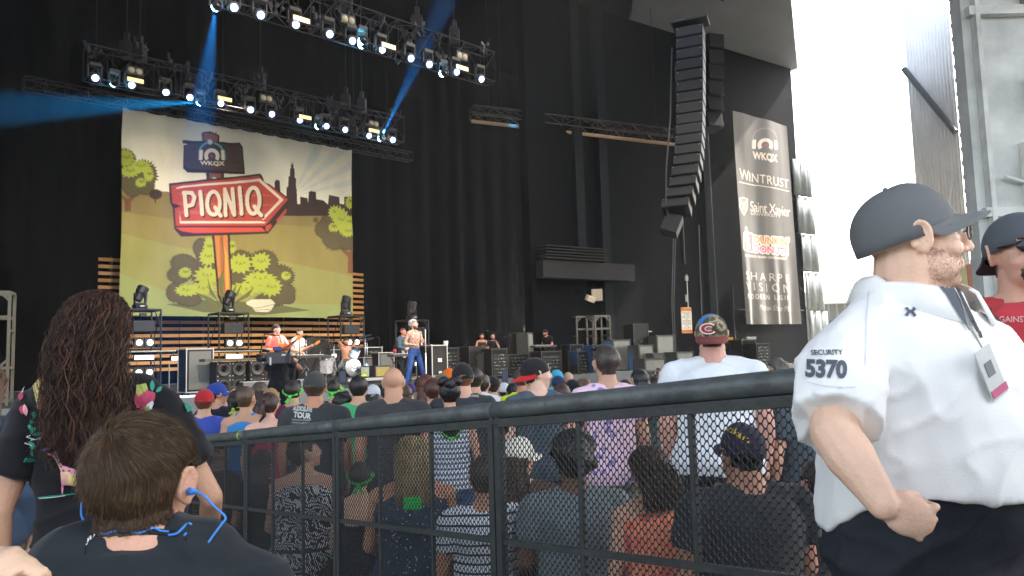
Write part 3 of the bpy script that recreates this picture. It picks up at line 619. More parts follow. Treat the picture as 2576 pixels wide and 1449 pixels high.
# wall floodlight
q = pw(1492, 742, .5); fl = thing('wall_floodlight', 'beige box floodlight with tilted head on the pilaster', 'floodlight', q)
mb = MB(); mb.box((.15, .1, 0), (.42, .2, .46)); mb.build('housing', mat('beige_metal', (176, 162, 140), .6), fl, bevel=.02); mb = MB(); mb.box((-.12, -.1, -.15), (.36, .2, .22), (.3, .3, .5)); mb.build('lamp_head', mat('beige_metal2', (206, 192, 168), .5), fl, bevel=.02)
# ---------------------------------------------------------------- trusses
def truss(mb, p0, p1, w, h, r=.02, bay=.6, up_=V((0, 0, 1))):
    d = (p1 - p0); L = d.length; d = d.normalized(); sd_ = d.cross(up_).normalized(); u_ = sd_.cross(d)
    cs_ = [sd_ * (a * w / 2) + u_ * (b * h / 2) for a, b in ((-1, -1), (1, -1), (1, 1), (-1, 1))]
    for c in cs_: mb.cyl(p0 + c, p1 + c, r, n=6)
    n = max(1, int(L / bay))
    for i in range(n):
        a, b = p0 + d * (L * i / n), p0 + d * (L * (i + 1) / n)
        for k in range(4):
            c, e = cs_[k], cs_[(k + 1) % 4]; mb.cyl(a + (c if i % 2 else e), b + (e if i % 2 else c), r * .55, n=4, cap=False); mb.cyl(a + c, a + e, r * .55, n=4, cap=False)
    for c, e in zip(cs_, cs_[1:] + cs_[:1]): mb.cyl(p1 + c, p1 + e, r * .55, n=4, cap=False)
M_truss = mat('truss_black', (44, 45, 50), .4, .2, 6, metal=.4)
def hang_truss(name, label, n, uL, vL, uR, vR, w=.5, h=.8, m_=M_truss, dz=0, grp='flown lighting trusses'):
    a, b = pn(uL, vL, n), pn(uR, vR, n); z = (a.z + b.z) / 2 + dz; a.z = b.z = z
    t = thing(name, label, 'truss', a, 0, grp); mb = MB(); truss(mb, V(), b - a, w, h); mb.build('frame', m_, t); return t, a, b
def cables(t, a, pts, n):
    mb = MB()
    for u, v in pts:
        q = pn(u, v, n); q.z = a.z + .3; mb.cyl(q - a, V((q.x, q.y, 17.9)) - a, .012, n=5); mb.box(q - a + V((0, 0, .35)), (.3, .3, .5)); mb.box(q - a + V((0, 0, .75)), (.14, .14, .25))
    mb.build('hoist', M_metal, t)
T1 = hang_truss('lighting_truss', 'nearer the banner, black lighting truss carrying a row of lit lamps', 23, 215, 165, 1008, 325, h=.95)
cables(T1[0], T1[1], ((318, 170), (352, 120), (655, 190), (870, 250), (910, 250)), 23)
T2 = hang_truss('lighting_truss', 'higher lighting truss with lit lamps crossing the top of the stage', 17, 560, -40, 1232, 175, h=.95)
cables(T2[0], T2[1], ((655, -40), (870, 20), (1050, 70), (1143, 80)), 17)
T3 = hang_truss('banner_truss', 'thin unlit truss holding the top edge of the backdrop banner', BN - .1, 60, 212, 1033, 394, w=.4, h=.4, m_=mat('truss_dim', (44, 42, 42), .6))
mb = MB(); cables(T3[0], T3[1], ((240, 200), (560, 260), (890, 340)), BN - .1)
a, b = px(1186, 292, 27.5), px(1700, 352, 29.5); ct = thing('catwalk_truss', 'flat catwalk truss of pipes hanging between stage and speaker stack', 'truss', a)
mb = MB(); d_ = (b - a); d_.z = d_.z; up_ = V((0, 0, 1)); truss(mb, V((0, 0, .12)), d_ + V((0, 0, .12)), .8, .35, .025, .7); mb.build('frame', mat('catwalk', (70, 62, 52), .6), ct); mb = MB(); mb.cyl(V((0, 0, -.2)), d_ + V((0, 0, -.2)), .07, n=8); mb.build('pipe', mat('tan_pipe', (180, 150, 118), .5), ct)
mb = MB(); [mb.tube([V((0, 0, .35)) + d_ * .02 + V((0, 0, .05 * k)), d_ * .3 + V((0, 0, .42 + .05 * k)), d_ * .6 + V((0, 0, .33 + .04 * k)), d_ * .9 + V((0, 0, .4))], .015) for k in range(3)]; mb.build('cable', mat('cable', (40, 36, 34), .7), ct)
mb = MB(); [mb.cyl(d_ * f + V((0, 0, .3)), d_ * f + V((0, 0, 18 - a.z - d_.z * f)), .012, n=5) for f in (.08, .14, .5, .9)]; mb.build('hoist_cable', M_metal, ct)
# lamps
def emat(name, c, s_):
    m_ = mat(name, c, .4, 0, emit=c, es=s_); m_.cycles.emission_sampling = 'NONE'; return m_
E_lamp = emat('lamp_face', (120, 160, 255), 7); E_blue = emat('lamp_face_blue', (120, 215, 255), 16); E_strobe = emat('strobe_panel', (255, 222, 160), .16); E_bl = emat('blinder_face', (130, 120, 92), .12); E_bl2 = emat('blinder_bright', (255, 250, 235), 2.2)
def wash_proto():
    t = thing('wash_light', 'x', 'stage light', (0, 0, 0), 0, 'lit moving wash lights hung along the trusses')
    mb = MB(); mb.box((0, 0, .36), (.3, .2, .1)); mb.build('base', M_bmetal, t, bevel=.01)
    mb = MB(); mb.box((-.17, 0, .18), (.03, .1, .34)); mb.box((.17, 0, .18), (.03, .1, .34)); mb.box((0, 0, .33), (.37, .1, .03)); mb.build('yoke', M_bmetal, t)
    Mt = Matrix.Rotation(R(-25), 3, 'X') @ Matrix.Rotation(R(180), 3, 'X'); mb = MB()
    mb.lathe([(.05, -.12), (.12, -.08), (.145, 0), (.14, .1), (.12, .105)], n=16, M=Matrix.Rotation(R(115), 3, 'X')); mb.build('head', M_bmetal, t, True)
    mb = MB(); mb.lathe([(.001, .107), (.088, .108), (.085, .12), (.001, .13)], n=16, M=Matrix.Rotation(R(115), 3, 'X')); mb.build('lens', E_lamp, t, True); return t
WP = wash_proto(); first = True
def put(proto, used, loc, rz, label):
    if not used[0]: used[0] = 1; proto.location = loc; proto.rotation_euler = (0, 0, rz); proto['label'] = label; return proto
    return dup(proto, loc, rz, label)
ORD = ['first', 'second', 'third', 'fourth', 'fifth', 'sixth', 'seventh', 'eighth', 'ninth', 'tenth', 'eleventh', 'twelfth', 'thirteenth', 'fourteenth']
us = [0]
for n_, tn, pts in ((22.7, 'lower', ((238, 195), (329, 213), (415, 231), (475, 244), (553, 259), (628, 275), (681, 286), (751, 301), (818, 316), (865, 325), (925, 340), (985, 351))), (16.7, 'upper', ((585, 18), (652, 37), (740, 61), (825, 85), (882, 102), (957, 124), (1029, 146), (1075, 161), (1144, 180), (1206, 198)))):
    for i, (u, v) in enumerate(pts):
        put(WP, us, pn(u, v, n_), R(43), 'white lit wash lamp on the %s truss, %s from the left' % (tn, ORD[i]))
bp = thing('beam_light', 'x', 'stage light', (0, 0, 0), 0, 'blue beam lights on the trusses'); mb = MB(); mb.box((0, 0, .34), (.26, .2, .1)); mb.build('base', M_bmetal, bp)
mb = MB(); mb.box((-.14, 0, .17), (.03, .08, .3)); mb.box((.14, 0, .17), (.03, .08, .3)); mb.box((0, 0, .29), (.31, .08, .03)); mb.build('yoke', M_bmetal, bp)
mb = MB(); mb.ell((0, 0, 0), (.1, .1, .1)); mb.build('lens', E_blue, bp, True); mb = MB(); mb.lathe([(.06, -.2), (.12, -.15), (.12, -.06), (.1, -.05)], M=Matrix.Rotation(R(-90), 3, 'X')); mb.build('head', M_bmetal, bp, True)
beams = [(543, 18, 17, 520, 190, 15.9, 55000, 6, 'pointing straight down'), (503, 258, 23, 250, 266, 21.5, 110000, 5.0, 'pointing left along the banner'), (957, 349, 23, 1040, 170, 22, 420000, 5.5, 'pointing up at the lower truss end'),
         (287, 210, 23, 640, 145, 22, 60000, 2.2, 'throwing a thin ray to the right'), (910, 103, 17, 903, -120, 17, 70000, 1.6, 'throwing a thin ray upwards'), (1113, 185, 17, 1240, 275, 19, 2500, 1.4, 'throwing a faint ray right'), (910, 113, 17.2, 915, 260, 17.6, 3000, 4, 'beside the upward ray'), (800, 318, 23, 900, 400, 22, 3000, 4, 'over the middle of the banner')]
us = [0]
for k, (u, v, n_, u2, v2, n2, pw_, ang, lb) in enumerate(beams):
    a, b = pn(u, v, n_ - .3), pn(u2, v2, n2); o = put(bp, us, a, R(43), 'blue lit beam light ' + lb)
    ld = bpy.data.lights.new('beam', 'SPOT'); ld.energy = pw_; ld.color = (.02, .32, 1.0) if k != 1 else (.01, .42, 1.0); ld.spot_size = R(ang * 2); ld.spot_blend = .6; ld.shadow_soft_size = .05
    lo = bpy.data.objects.new('beam_lamp', ld); COL.objects.link(lo); d = (b - a).normalized(); lo.location = a + d * .14; lo.rotation_euler = (-d).to_track_quat('Z', 'Y').to_euler()
# blue down wash from the upper truss on to the stage
st = thing('strobe', 'x', 'stage light', (0, 0, 0), 0, 'warm strobe panels on the trusses'); mb = MB(); mb.box((0, .06, 0), (.5, .1, .2)); mb.build('housing', M_bmetal, st, bevel=.01); mb = MB(); mb.box((0, -.005, 0), (.46, .02, .16)); mb.build('panel', E_strobe, st); us = [0]
for n_, tn, pts in ((22.5, 'lower', ((341, 202), (566, 249), (768, 295), (941, 329))), (16.5, 'upper', ((759, 49), (978, 116), (1163, 171)))):
    for i, (u, v) in enumerate(pts): o = put(st, us, pn(u, v, n_), R(43), 'pale yellow strobe panel on the %s truss, %s from left' % (tn, ORD[i])); o.scale = (.95, 1, .75)
bl = thing('blinder', 'x', 'stage light', (0, 0, 0), 0, 'two lamp blinders on the trusses'); mb = MB(); mb.box((0, .08, 0), (.44, .14, .26)); mb.build('housing', M_bmetal, bl, bevel=.01)
for s_ in (-1, 1): mb = MB(); mb.lathe([(.001, 0), (.085, 0), (.095, .02), (.001, .04)], (.1 * s_, .0, 0), 'y', 14); mb.build('lamp', E_bl, bl, True)
us = [0]
for n_, tn, pts in ((22.6, 'lower', ((341, 178), (671, 247), (941, 311))), (16.6, 'upper', ((877, 49), (1164, 141)))):
    for i, (u, v) in enumerate(pts): put(bl, us, pn(u, v, n_), R(43), 'unlit two lamp blinder on the %s truss, %s from left' % (tn, ORD[i]))
clp = thing('fixture_cluster', 'x', 'rigging', (0, 0, 0), 0, 'small dark rigging fixtures on the trusses'); mb = MB()
for i in range(7): mb.box((random.uniform(-.2, .2), random.uniform(-.1, .1), random.uniform(-.2, .3)), (random.uniform(.03, .12), .06, random.uniform(.04, .16)), (0, random.uniform(-.6, .6), 0))
mb.tube([(-.2, 0, .2), (-.05, 0, -.15), (.15, 0, -.1), (.25, 0, .25)], .012); mb.build('clamps', M_truss, clp); us = [0]
i = 0
for n_, tn, pts in ((22.9, 'lower', ((233, 128), (352, 120), (430, 160), (470, 180), (520, 205), (610, 232), (655, 200), (700, 258), (740, 262), (830, 255), (835, 285), (890, 300), (995, 292))), (16.9, 'upper', ((690, 20), (800, 48), (845, 8), (880, 15), (950, 68), (1030, 92), (1050, 72), (1100, 100), (1140, 75), (1220, 120), (1000, 140), (1115, 150)))):
    for k, (u, v) in enumerate(pts): o = put(clp, us, pn(u, v, n_), R(43 + 30 * k), 'tangle of clamps and cable on the %s truss' % tn)
# stage key lights (the front lamps of the rig)
for u, s_, e_ in ((0, 8, 1500), (1, 14, 1500), (2, 22, 420)):
    ld = bpy.data.lights.new('key', 'SPOT'); ld.energy = e_; ld.color = (1, .86, .72); ld.spot_size = R(75); ld.spot_blend = 1; ld.shadow_soft_size = .3
    a = S(s_ - 2, 8.5, 11.5); b = S(s_, 20, 2.6); lo = bpy.data.objects.new('key_lamp', ld); COL.objects.link(lo); lo.location = a; lo.rotation_euler = (a - b).to_track_quat('Z', 'Y').to_euler()
for s_ in (9.5, 15):  # added fill spots, no fixture of their own, to brighten the backdrop banner
    ld = bpy.data.lights.new('added_banner_fill', 'SPOT'); ld.energy = 250; ld.color = (1, .88, .74); ld.spot_size = R(84); ld.spot_blend = 1; ld.shadow_soft_size = .3
    a = S(s_, 22.2, 9.4); b = S(s_ - .4, 28.4, 5.6); lo = bpy.data.objects.new('added_banner_fill_lamp', ld); COL.objects.link(lo); lo.location = a; lo.rotation_euler = (a - b).to_track_quat('Z', 'Y').to_euler()
# ---------------------------------------------------------------- haze
def haze():
    mb = MB(); mb.bx(-45, 60, -6, 75, -2.2, 20); m_ = bpy.data.materials.new('haze'); m_.use_nodes = True; nt = m_.node_tree; nt.nodes.clear()
    pv = nd(nt, 'ShaderNodeVolumePrincipled'); pv.inputs['Density'].default_value = .0006; pv.inputs['Color'].default_value = (.9, .93, .97, 1); pv.inputs['Anisotropy'].default_value = .25
    ou = nd(nt, 'ShaderNodeOutputMaterial'); nt.links.new(pv.outputs[0], ou.inputs['Volume']); o = mb.build('haze', m_); tag(o, kind='stuff'); o.name = 'haze'
HAZE = True
if HAZE: haze()
# ================================================================ PEOPLE
def skin_m(rgb): return mat('skin', rgb, .52, .13, 9, .22, 140, sss=.08)
def hair_m(rgb): return mat('hair', rgb, .45, .45, 26, .9, 90, spec=.5, stretch=(1, 1, .25))
def cloth_m(rgb, rough=.88): return mat('cloth', rgb, rough, .1, 5, .35, 9, spec=.2, sheen=.1)
def denim_m(rgb=(66, 84, 116)): return mat('denim', rgb, .85, .25, 14, .3, 220, spec=.25)
M_eye = mat('eye_white', (225, 220, 215), .3, 0); M_iris = mat('iris', (60, 44, 34), .3, 0)
def strands(name, roots, path, mat_, parent, r=.0008, n=8, taper=True):
    vs = []; fs = []
    for q in roots:
        P = path(q)
        if P is None or len(P) < 3: continue
        k0 = len(vs); m_ = len(P); a = None; rr = r * random.uniform(.7, 1.3)
        for i, p in enumerate(P):
            d = (P[min(i + 1, m_ - 1)] - P[max(i - 1, 0)])
            if d.length < 1e-7: d = V((0, 0, 1))
            d.normalize(); a = d.orthogonal().normalized() if a is None else (a - d * a.dot(d)); a = a.normalized() if a.length > 1e-6 else d.orthogonal().normalized(); b = d.cross(a)
            w_ = rr * (1 if not taper else (1 - .75 * (i / (m_ - 1)) ** 2))
            for t in (0, 2.1, 4.2): vs.append(p + (a * math.cos(t) + b * math.sin(t)) * w_)
        for i in range(m_ - 1):
            for j in range(3): fs.append((k0 + i * 3 + j, k0 + i * 3 + (j + 1) % 3, k0 + i * 3 + 3 + (j + 1) % 3, k0 + i * 3 + 3 + j))
    return mesh_obj(name, vs, fs, mat_, parent, True)
def hair_strand_m(rgb, var=.35): return mat('hair_strand', rgb, .5, var, 30, 0, spec=.3)
def sample_faces(me, n, test=None):
    me.calc_loop_triangles(); tr = [tuple(t.vertices) for t in me.loop_triangles]; co = np.array([v.co for v in me.vertices]); tt = np.array(tr); ar = np.linalg.norm(np.cross(co[tt[:, 1]] - co[tt[:, 0]], co[tt[:, 2]] - co[tt[:, 0]]), axis=1); idx = rng.choice(len(tr), n, p=ar / ar.sum()); out = []
    for i in idx:
        a, b = random.random(), random.random()
        if a + b > 1: a, b = 1 - a, 1 - b
        p = V(co[tt[i, 0]] + a * (co[tt[i, 1]] - co[tt[i, 0]]) + b * (co[tt[i, 2]] - co[tt[i, 0]]))
        if test is None or test(p): out.append(p)
    return out
TOR = [(.84, .150, .105, -.005), (.93, .172, .120, -.012), (1.0, .160, .115, -.005), (1.08, .148, .108, 0), (1.18, .152, .112, .004), (1.28, .166, .120, .006), (1.36, .172, .118, .002), (1.42, .158, .100, -.004), (1.465, .110, .078, -.008), (1.50, .068, .062, -.01)]
FTOR = [(.84, .155, .110, -.01), (.93, .180, .125, -.015), (1.0, .160, .112, -.006), (1.08, .136, .100, 0), (1.18, .136, .102, .004), (1.26, .148, .120, .014), (1.34, .152, .112, .008), (1.41, .138, .088, -.002), (1.46, .095, .068, -.008), (1.50, .056, .054, -.01)]
def lerp(a, b, t): return a + (b - a) * t
def perp(d):
    a = d.orthogonal().normalized(); return a
def hand(mb, w_, d, pn_, side, k=1, curl=.5, spread=.12):
    """palm, five bent fingers; d = direction of the hand, pn_ = palm normal, side=+1: thumb towards d x pn_"""
    d = d.normalized(); pn_ = (pn_ - d * pn_.dot(d)).normalized(); th = d.cross(pn_) * side
    M = Matrix((th, d, pn_)).transposed(); pc = w_ + d * .048 * k
    mb.ell(pc, (.040 * k, .052 * k, .016 * k), M, 14, 8); mb.ell(pc + th * .018 * k - d * .01 * k + pn_ * .006 * k, (.02 * k, .034 * k, .015 * k), M, 10, 6)
    for i, (o, L, r) in enumerate(((.032, .070, .0082), (.0108, .079, .0084), (-.0104, .073, .0082), (-.030, .058, .0074))):
        b = w_ + d * (.088 - .004 * abs(i - 1)) * k + th * o * k; dd = (d + th * spread * (o / .03)).normalized(); a = 0
        for j, f in enumerate((.45, .3, .25)):
            a += curl * (1.05, 1.25, .8)[j]; v = dd * math.cos(a) + pn_ * math.sin(a); e = b + v * L * f * k; mb.cap(b, e, r * k * (1 - .07 * j), r * k * (.93 - .07 * j), 8); b = e
    b = w_ + d * .025 * k + th * .03 * k; v1 = (th * .75 + d * .65 + pn_ * .3).normalized() if curl < .85 else (th * .2 + d * .7 + pn_ * .7).normalized(); e = b + v1 * .034 * k; mb.cap(b, e, .011 * k, .0095 * k, 8)
    v2 = (th * (.5 - .5 * curl) + d * .75 + pn_ * (.2 + .6 * curl)).normalized(); mb.cap(e, e + v2 * .03 * k, .0095 * k, .008 * k, 8)
def head_prims(mb, M, o, k=1, fat=0, near=False, fem=False):
    E = lambda c, r, m_=None: mb.ell(o + M @ (V(c) * k), tuple(x * k for x in r), M @ m_ if m_ is not None else M, 18, 12)
    Cp = lambda a, b, ra, rb: mb.cap(o + M @ (V(a) * k), o + M @ (V(b) * k), ra * k, rb * k, 10)
    E((0, -.018, .032), (.076, .098, .086)); E((0, .024, -.005), (.066 + .006 * fat, .070, .088)); E((0, .028, -.06), (.053 + .02 * fat, .062, .048 + .006 * fat)); E((0, .070, -.094), (.024, .02, .018))
    for s in (-1, 1):
        E((.036 * s, .058, -.028), (.026 + .01 * fat, .028, .026)); Cp((.042 * s, .074, .034), (.012 * s, .088, .034), .009, .009); E((.012 * s, .098, -.03), (.008, .01, .007))
        rm = Matrix.Rotation(R(-18 * s), 3, 'Z') @ Matrix.Rotation(R(8 * s), 3, 'Y'); E((.080 * s, -.012, -.006), (.007, .018, .032), rm); E((.082 * s, -.004, -.030), (.007, .009, .011), rm)
        rp_ = [o + M @ ((V((.086 * s, -.013, -.002)) + rm @ V((0, .020 * math.cos(t), .033 * math.sin(t)))) * k) for t in np.linspace(-.9, 3.9, 14)]; mb.tube(rp_, .0052 * k, 8)
        if fat: E((.045 * s, .03, -.07), (.03, .04, .03))
    Cp((0, .090, .026), (0, .112, -.024), .008, .0125); Cp((-.020, .088, -.056), (.020, .088, -.056), .006, .006); Cp((-.016, .087, -.066), (.016, .087, -.066), .0075, .0075)
    if fat: E((0, .03, -.095), (.05, .045, .025))
def figure(label, loc, H=1.75, rz=0, group=None, skin=(206, 160, 134), hair=None, hcol=(52, 38, 30), top=None, tcol=None, bottom=None, bcol=None, shoes=(40, 40, 42), fem=False, w=1, belly=0, seated=False, lean=0, twist=0,
           head=(0, 0, 0), arms=None, vox=.012, cap=None, extra=None, hands=None, fat=0, legs=None, near=False, full=True, sleeve=.55, hem=None, hs=1.0, wr=None):
    """a person: an Empty at the feet, one continuous body, clothes and hair as children"""
    s = H / 1.75 if not seated else H / 1.36
    T = thing('person', label, 'person', loc, rz, group); tor = FTOR if fem else TOR
    ph = .44 if seated else .93; dz = ph - .93; LM = Matrix.Rotation(R(lean), 4, 'X'); PV = V((0, 0, ph)); TW = Matrix.Rotation(R(twist), 4, 'Z')
    def tp(p): p = V(p); p.z += dz; q = p - PV; f = min(1, max(0, (q.z + .05) / .25)); return PV + (Matrix.Rotation(R(lean * f), 3, 'X') @ (Matrix.Rotation(R(twist * f), 3, 'Z') @ q))
    sw_ = (.155 if fem else .180) * (1 + .6 * (w - 1))
    def torso(mb, inf, z0, z1, flare=0, cut=1):
        zs = sorted({z0, z1, *[r_[0] for r_ in tor if z0 < r_[0] < z1]}); n = 28; vs = []
        for z in zs:
            for a, b in zip(tor, tor[1:]):
                if a[0] <= z <= b[0] or (z < tor[0][0] and a is tor[0]): t = max(0, (z - a[0]) / (b[0] - a[0])); rx, ry, oy = [lerp(a[i], b[i], t) for i in (1, 2, 3)]; break
            else: rx, ry, oy = tor[-1][1:]
            wz = w if z < 1.4 else lerp(w, 1, min(1, (z - 1.4) / .1)); bl = belly * math.exp(-((z - 1.08) / .13) ** 2)
            fl = flare * max(0, (1.05 - z) / .2)
            for i in range(n):
                t = 2 * PI * i / n; x = (rx * wz + inf + fl + bl * .35) * math.cos(t); y = (ry * wz + inf + fl + (bl if math.sin(t) > 0 else bl * .1)) * math.sin(t) + oy
                vs.append(tp((x, y, z)))
        k = len(zs); mb.add(vs, [(j * n + i, j * n + (i + 1) % n, (j + 1) * n + (i + 1) % n, (j + 1) * n + i) for j in range(k - 1) for i in range(n)] + [tuple(range(n - 1, -1, -1)), tuple(range((k - 1) * n, k * n))])
        if fem and z1 > 1.3:
            for q in (-1, 1): mb.ell(tp((.07 * q, .085, 1.26)), .052 * w + inf)
    Ti = (Matrix.Translation(V(loc)) @ Matrix.Rotation(rz, 4, 'Z') @ Matrix.Scale(s, 4)).inverted()
    sh, el, wr_ = {}, {}, {}
    for q, nm in ((1, 'R'), (-1, 'L')):
        sh[nm] = tp(((sw_ + (extra or {}).get('shx', 0)) * q, -.005, 1.415 + (extra or {}).get('shz', 0))); el[nm] = tp(((sw_ + .05) * q, -.03, 1.13)); wr_[nm] = tp(((sw_ + .045) * q, .06, .885))
        if seated: el[nm] = tp(((sw_ + .06) * q, .02, 1.13)); wr_[nm] = tp((.13 * q, .25, 1.02))
        a = (arms or {}).get(nm)
        if a: el[nm], wr_[nm] = V(a[0]), V(a[1])
        if a and len(a) > 2 and a[2] == 'W': el[nm], wr_[nm] = Ti @ V(a[0]), Ti @ V(a[1])
        sh[nm + 'top'] = sh[nm]
    # limits of bone length
    for nm in 'RL':
        d = el[nm] - sh[nm]
        if not (near and arms): el[nm] = sh[nm] + d.normalized() * .285; d2 = wr_[nm] - el[nm]; wr_[nm] = el[nm] + d2.normalized() * .25
    hipp, knee, ank = {}, {}, {}
    for q, nm in ((1, 'R'), (-1, 'L')):
        hipp[nm] = V((.09 * q * w, 0, ph - .02)); knee[nm] = V((.10 * q, .01, .49)); ank[nm] = V((.105 * q, -.02, .07))
        if seated: knee[nm] = V((.13 * q, .43, .47)); ank[nm] = V((.14 * q, .40, .07))
        if legs and nm in legs: knee[nm], ank[nm] = V(legs[nm][0]), V(legs[nm][1])
    hc = tp((0, .012, 1.632 + (extra or {}).get('neck', 0))); yaw, pit, rol = head
    HM = Matrix.Rotation(R(twist), 3, 'Z') @ Matrix.Rotation(R(yaw), 3, 'Z') @ Matrix.Rotation(R(pit), 3, 'X') @ Matrix.Rotation(R(rol), 3, 'Y'); hk = (.97 if fem else 1.0) * hs
    if H < 1.5 and not seated: hk *= 1.05
    # ---- body
    mb = MB(); torso(mb, 0, .84, 1.50); nb = tp((0, -.012, 1.46)); nr = (.047 if fem else .056) * (1 + .5 * (w - 1) + .12 * fat)
    mb.cap(nb, hc + HM @ V((0, -.018, -.05)), nr * 1.12, nr, 14)
    for q, nm in ((1, 'R'), (-1, 'L')):
        mb.cap(tp((.03 * q, -.02, 1.475)), sh[nm] + V((0, 0, .01)), .05 * (1 + .3 * (w - 1)), .045, 12); ua = (.040 if fem else .047) * (1 + .5 * (w - 1))
        mb.ell(sh[nm], ua * 1.25); mb.cap(sh[nm], el[nm], ua * 1.1, ua * .82); mb.cap(el[nm], lerp(el[nm], wr_[nm], .35), ua * .82, ua * .84); mb.cap(lerp(el[nm], wr_[nm], .3), wr_[nm], ua * .84, .025 * (1 + .4 * (w - 1)))
        hh = (hands or {}).get(nm); fd = (wr_[nm] - el[nm]).normalized()
        if hh: hd, hn, cu = V(hh[0]), V(hh[1]), hh[2]
        else: hd, hn, cu = fd, V((-q, 0, 0)), .35
        if hh and len(hh) > 3: hd, hn = Ti.to_3x3() @ hd, Ti.to_3x3() @ hn
        hand(mb, wr_[nm], hd, hn, -q if not (hh and len(hh) > 4) else hh[4], .93 if fem else 1.0, cu)
        if full:
            tk = .078 * (1 + .5 * (w - 1)); mb.cap(hipp[nm], knee[nm], tk, .052); mb.cap(knee[nm], lerp(knee[nm], ank[nm], .35), .052, .054); mb.cap(lerp(knee[nm], ank[nm], .3), ank[nm], .054, .036)
            mb.cap(ank[nm] - V((0, .03, .02)), ank[nm] + V((0, .13, -.035)), .038, .03)
    head_prims(mb, HM, hc, hk, fat, near, fem)
    mb.v = [q * s for q in mb.v]; vs, fs = remesh(mb, vox, 3 if vox > .0045 else 2)
    body = mesh_obj('body', vs, fs, skin_m(skin), T, True)
    hcs = hc * s; Hi = HM.inverted(); k = hk * s; hl = (vs - np.array(hcs)) @ np.array(Hi).T / k     # head-local coords
    inh = (np.abs(hl[:, 0]) < .11) & (np.abs(hl[:, 1]) < .14) & (hl[:, 2] > -.16)
    hw = lambda p: hcs + HM @ (V(p) * k)
    nzv = np.array([noise.noise(V(p) * 22) for p in vs]) if hair else None
    if hair and hair != 'bald':
        x, y, z = hl[:, 0], hl[:, 1], hl[:, 2]; ax = np.abs(x)
        line = np.where(y < -.03, (-.074 if near and not fem else -.068) + .012 * (ax > .05), np.where(y < .025, -.01 + .6 * (y + .02), .048 + .3 * (y - .025)))
        line = np.where((ax > .06) & (y > -.035) & (y < .02), .018, line)
        ear = (ax > .0805) & (z < .045)
        keep = inh & (z > line) & ~ear & ~((y > .07) & (z < .075)); th = {'short': .014, 'buzz': .0035, 'curly': .032, 'afro': .05, 'long': .018, 'bun': .014, 'mid': .02, 'ring': .004}.get(hair, .014)
        if hair == 'ring': keep &= z < .055
        if cap: keep &= (z < .012 - .2 * y) & (y < .05)
        if near: th *= .8
        off = th * k * (.35 + .65 * np.clip((z + .085) / .085, 0, 1)) * (1 + (.9 if hair in ('curly', 'afro') else .35) * nzv); off = np.where(z < line + .012, off * .35, off)
        ho = patch(vs, fs, keep, off, T, 'hair', hair_m(hcol))
        if hair == 'long' and vox <= .0125 and not near and ho:
            b1 = tp((0, -.15, (extra or {}).get('hl', 1.25))) * s
            def lp(p):
                L = (p.z - b1.z) * random.uniform(.75, 1.12); ph = random.random() * 6; sx = (p.x - hcs.x); ou = V((sx, p.y - hcs.y, 0)); ou = ou.normalized() if ou.length > .01 else V((0, -1, 0)); out_ = []
                for i in range(11):
                    t = i / 10; out_.append(V((lerp(p.x + ou.x * .012, hcs.x + sx * .85 + .02 * math.sin(ph), t) + .006 * math.sin(ph + t * 14), lerp(min(p.y + ou.y * .01, hcs.y - .02), b1.y + .012 * math.sin(ph * 3), min(1, t * 1.6)), p.z + .01 * math.sin(min(1, t * 4) * 1.57) - L * t)))
                return out_
            HB = HM.inverted(); rr_ = sample_faces(ho.data, 1100, lambda p: (HB @ (p - hcs)).y < .03)
            strands('hair_length', rr_, lp, hair_m(hcol), ho, .0028)
        elif hair in ('long', 'bun', 'pony') and not near:
            mb = MB()
            if hair == 'long':
                b0 = hw((0, -.07, .02)); bw = tp((0, -.135, 1.30)) * s
                P_ = [b0, lerp(b0, bw, .45) + HM @ V((0, -.02, 0)), bw]
                for i, p in enumerate(P_): pass
                mb.loft([(P_[0].x, P_[0].y, P_[0].z, .08 * k, .05 * k), (lerp(P_[0].x, P_[1].x, .6), lerp(P_[0].y, P_[1].y, .6) + .01, lerp(P_[0].z, P_[1].z, .6), .092 * k, .06 * k), (P_[1].x, P_[1].y, P_[1].z, .095 * k, .05 * k), (P_[2].x, P_[2].y, P_[2].z, .07 * k, .028 * k), (P_[2].x, P_[2].y, P_[2].z - .04, .03 * k, .012 * k)], 20)
                v2, f2 = remesh(mb, .012, 3); v2 = v2 + np.array([[noise.noise((p[0] * 45, p[1] * 45, p[2] * 9)) * .012] * 3 for p in v2]) * np.array((1, 1, .2)); mesh_obj('hair_length', v2, f2, hair_m(hcol), ho or T, True)
            elif hair == 'bun': mb.ell(hw((0, -.11, .09)), .045 * k); v2, f2 = remesh(mb, .009, 2); v2 += np.array([[noise.noise(V(p) * 40) * .01] * 3 for p in v2]); mesh_obj('bun', v2, f2, hair_m(hcol), ho or T, True)
    # ---- face: eyes (only where the face can be seen)
    if extra and 'eyes' in extra:
        for q in (-1, 1):
            mb = MB(); mb.ell(hw((.031 * q, .0805, .010)), .0115 * k, None, 10, 8); e = mb.build('eye', M_eye, T, True); mb = MB(); mb.ell(hw((.031 * q, .0895, .010)), .005 * k, None, 8, 6); mb.build('iris', M_iris, e, True)
            mb = MB(); mb.cap(hw((.044 * q, .082, .036)), hw((.014 * q, .0965, .038)), .0035 * k, .004 * k, 6); mb.build('eyebrow', hair_m(hcol), T, True)
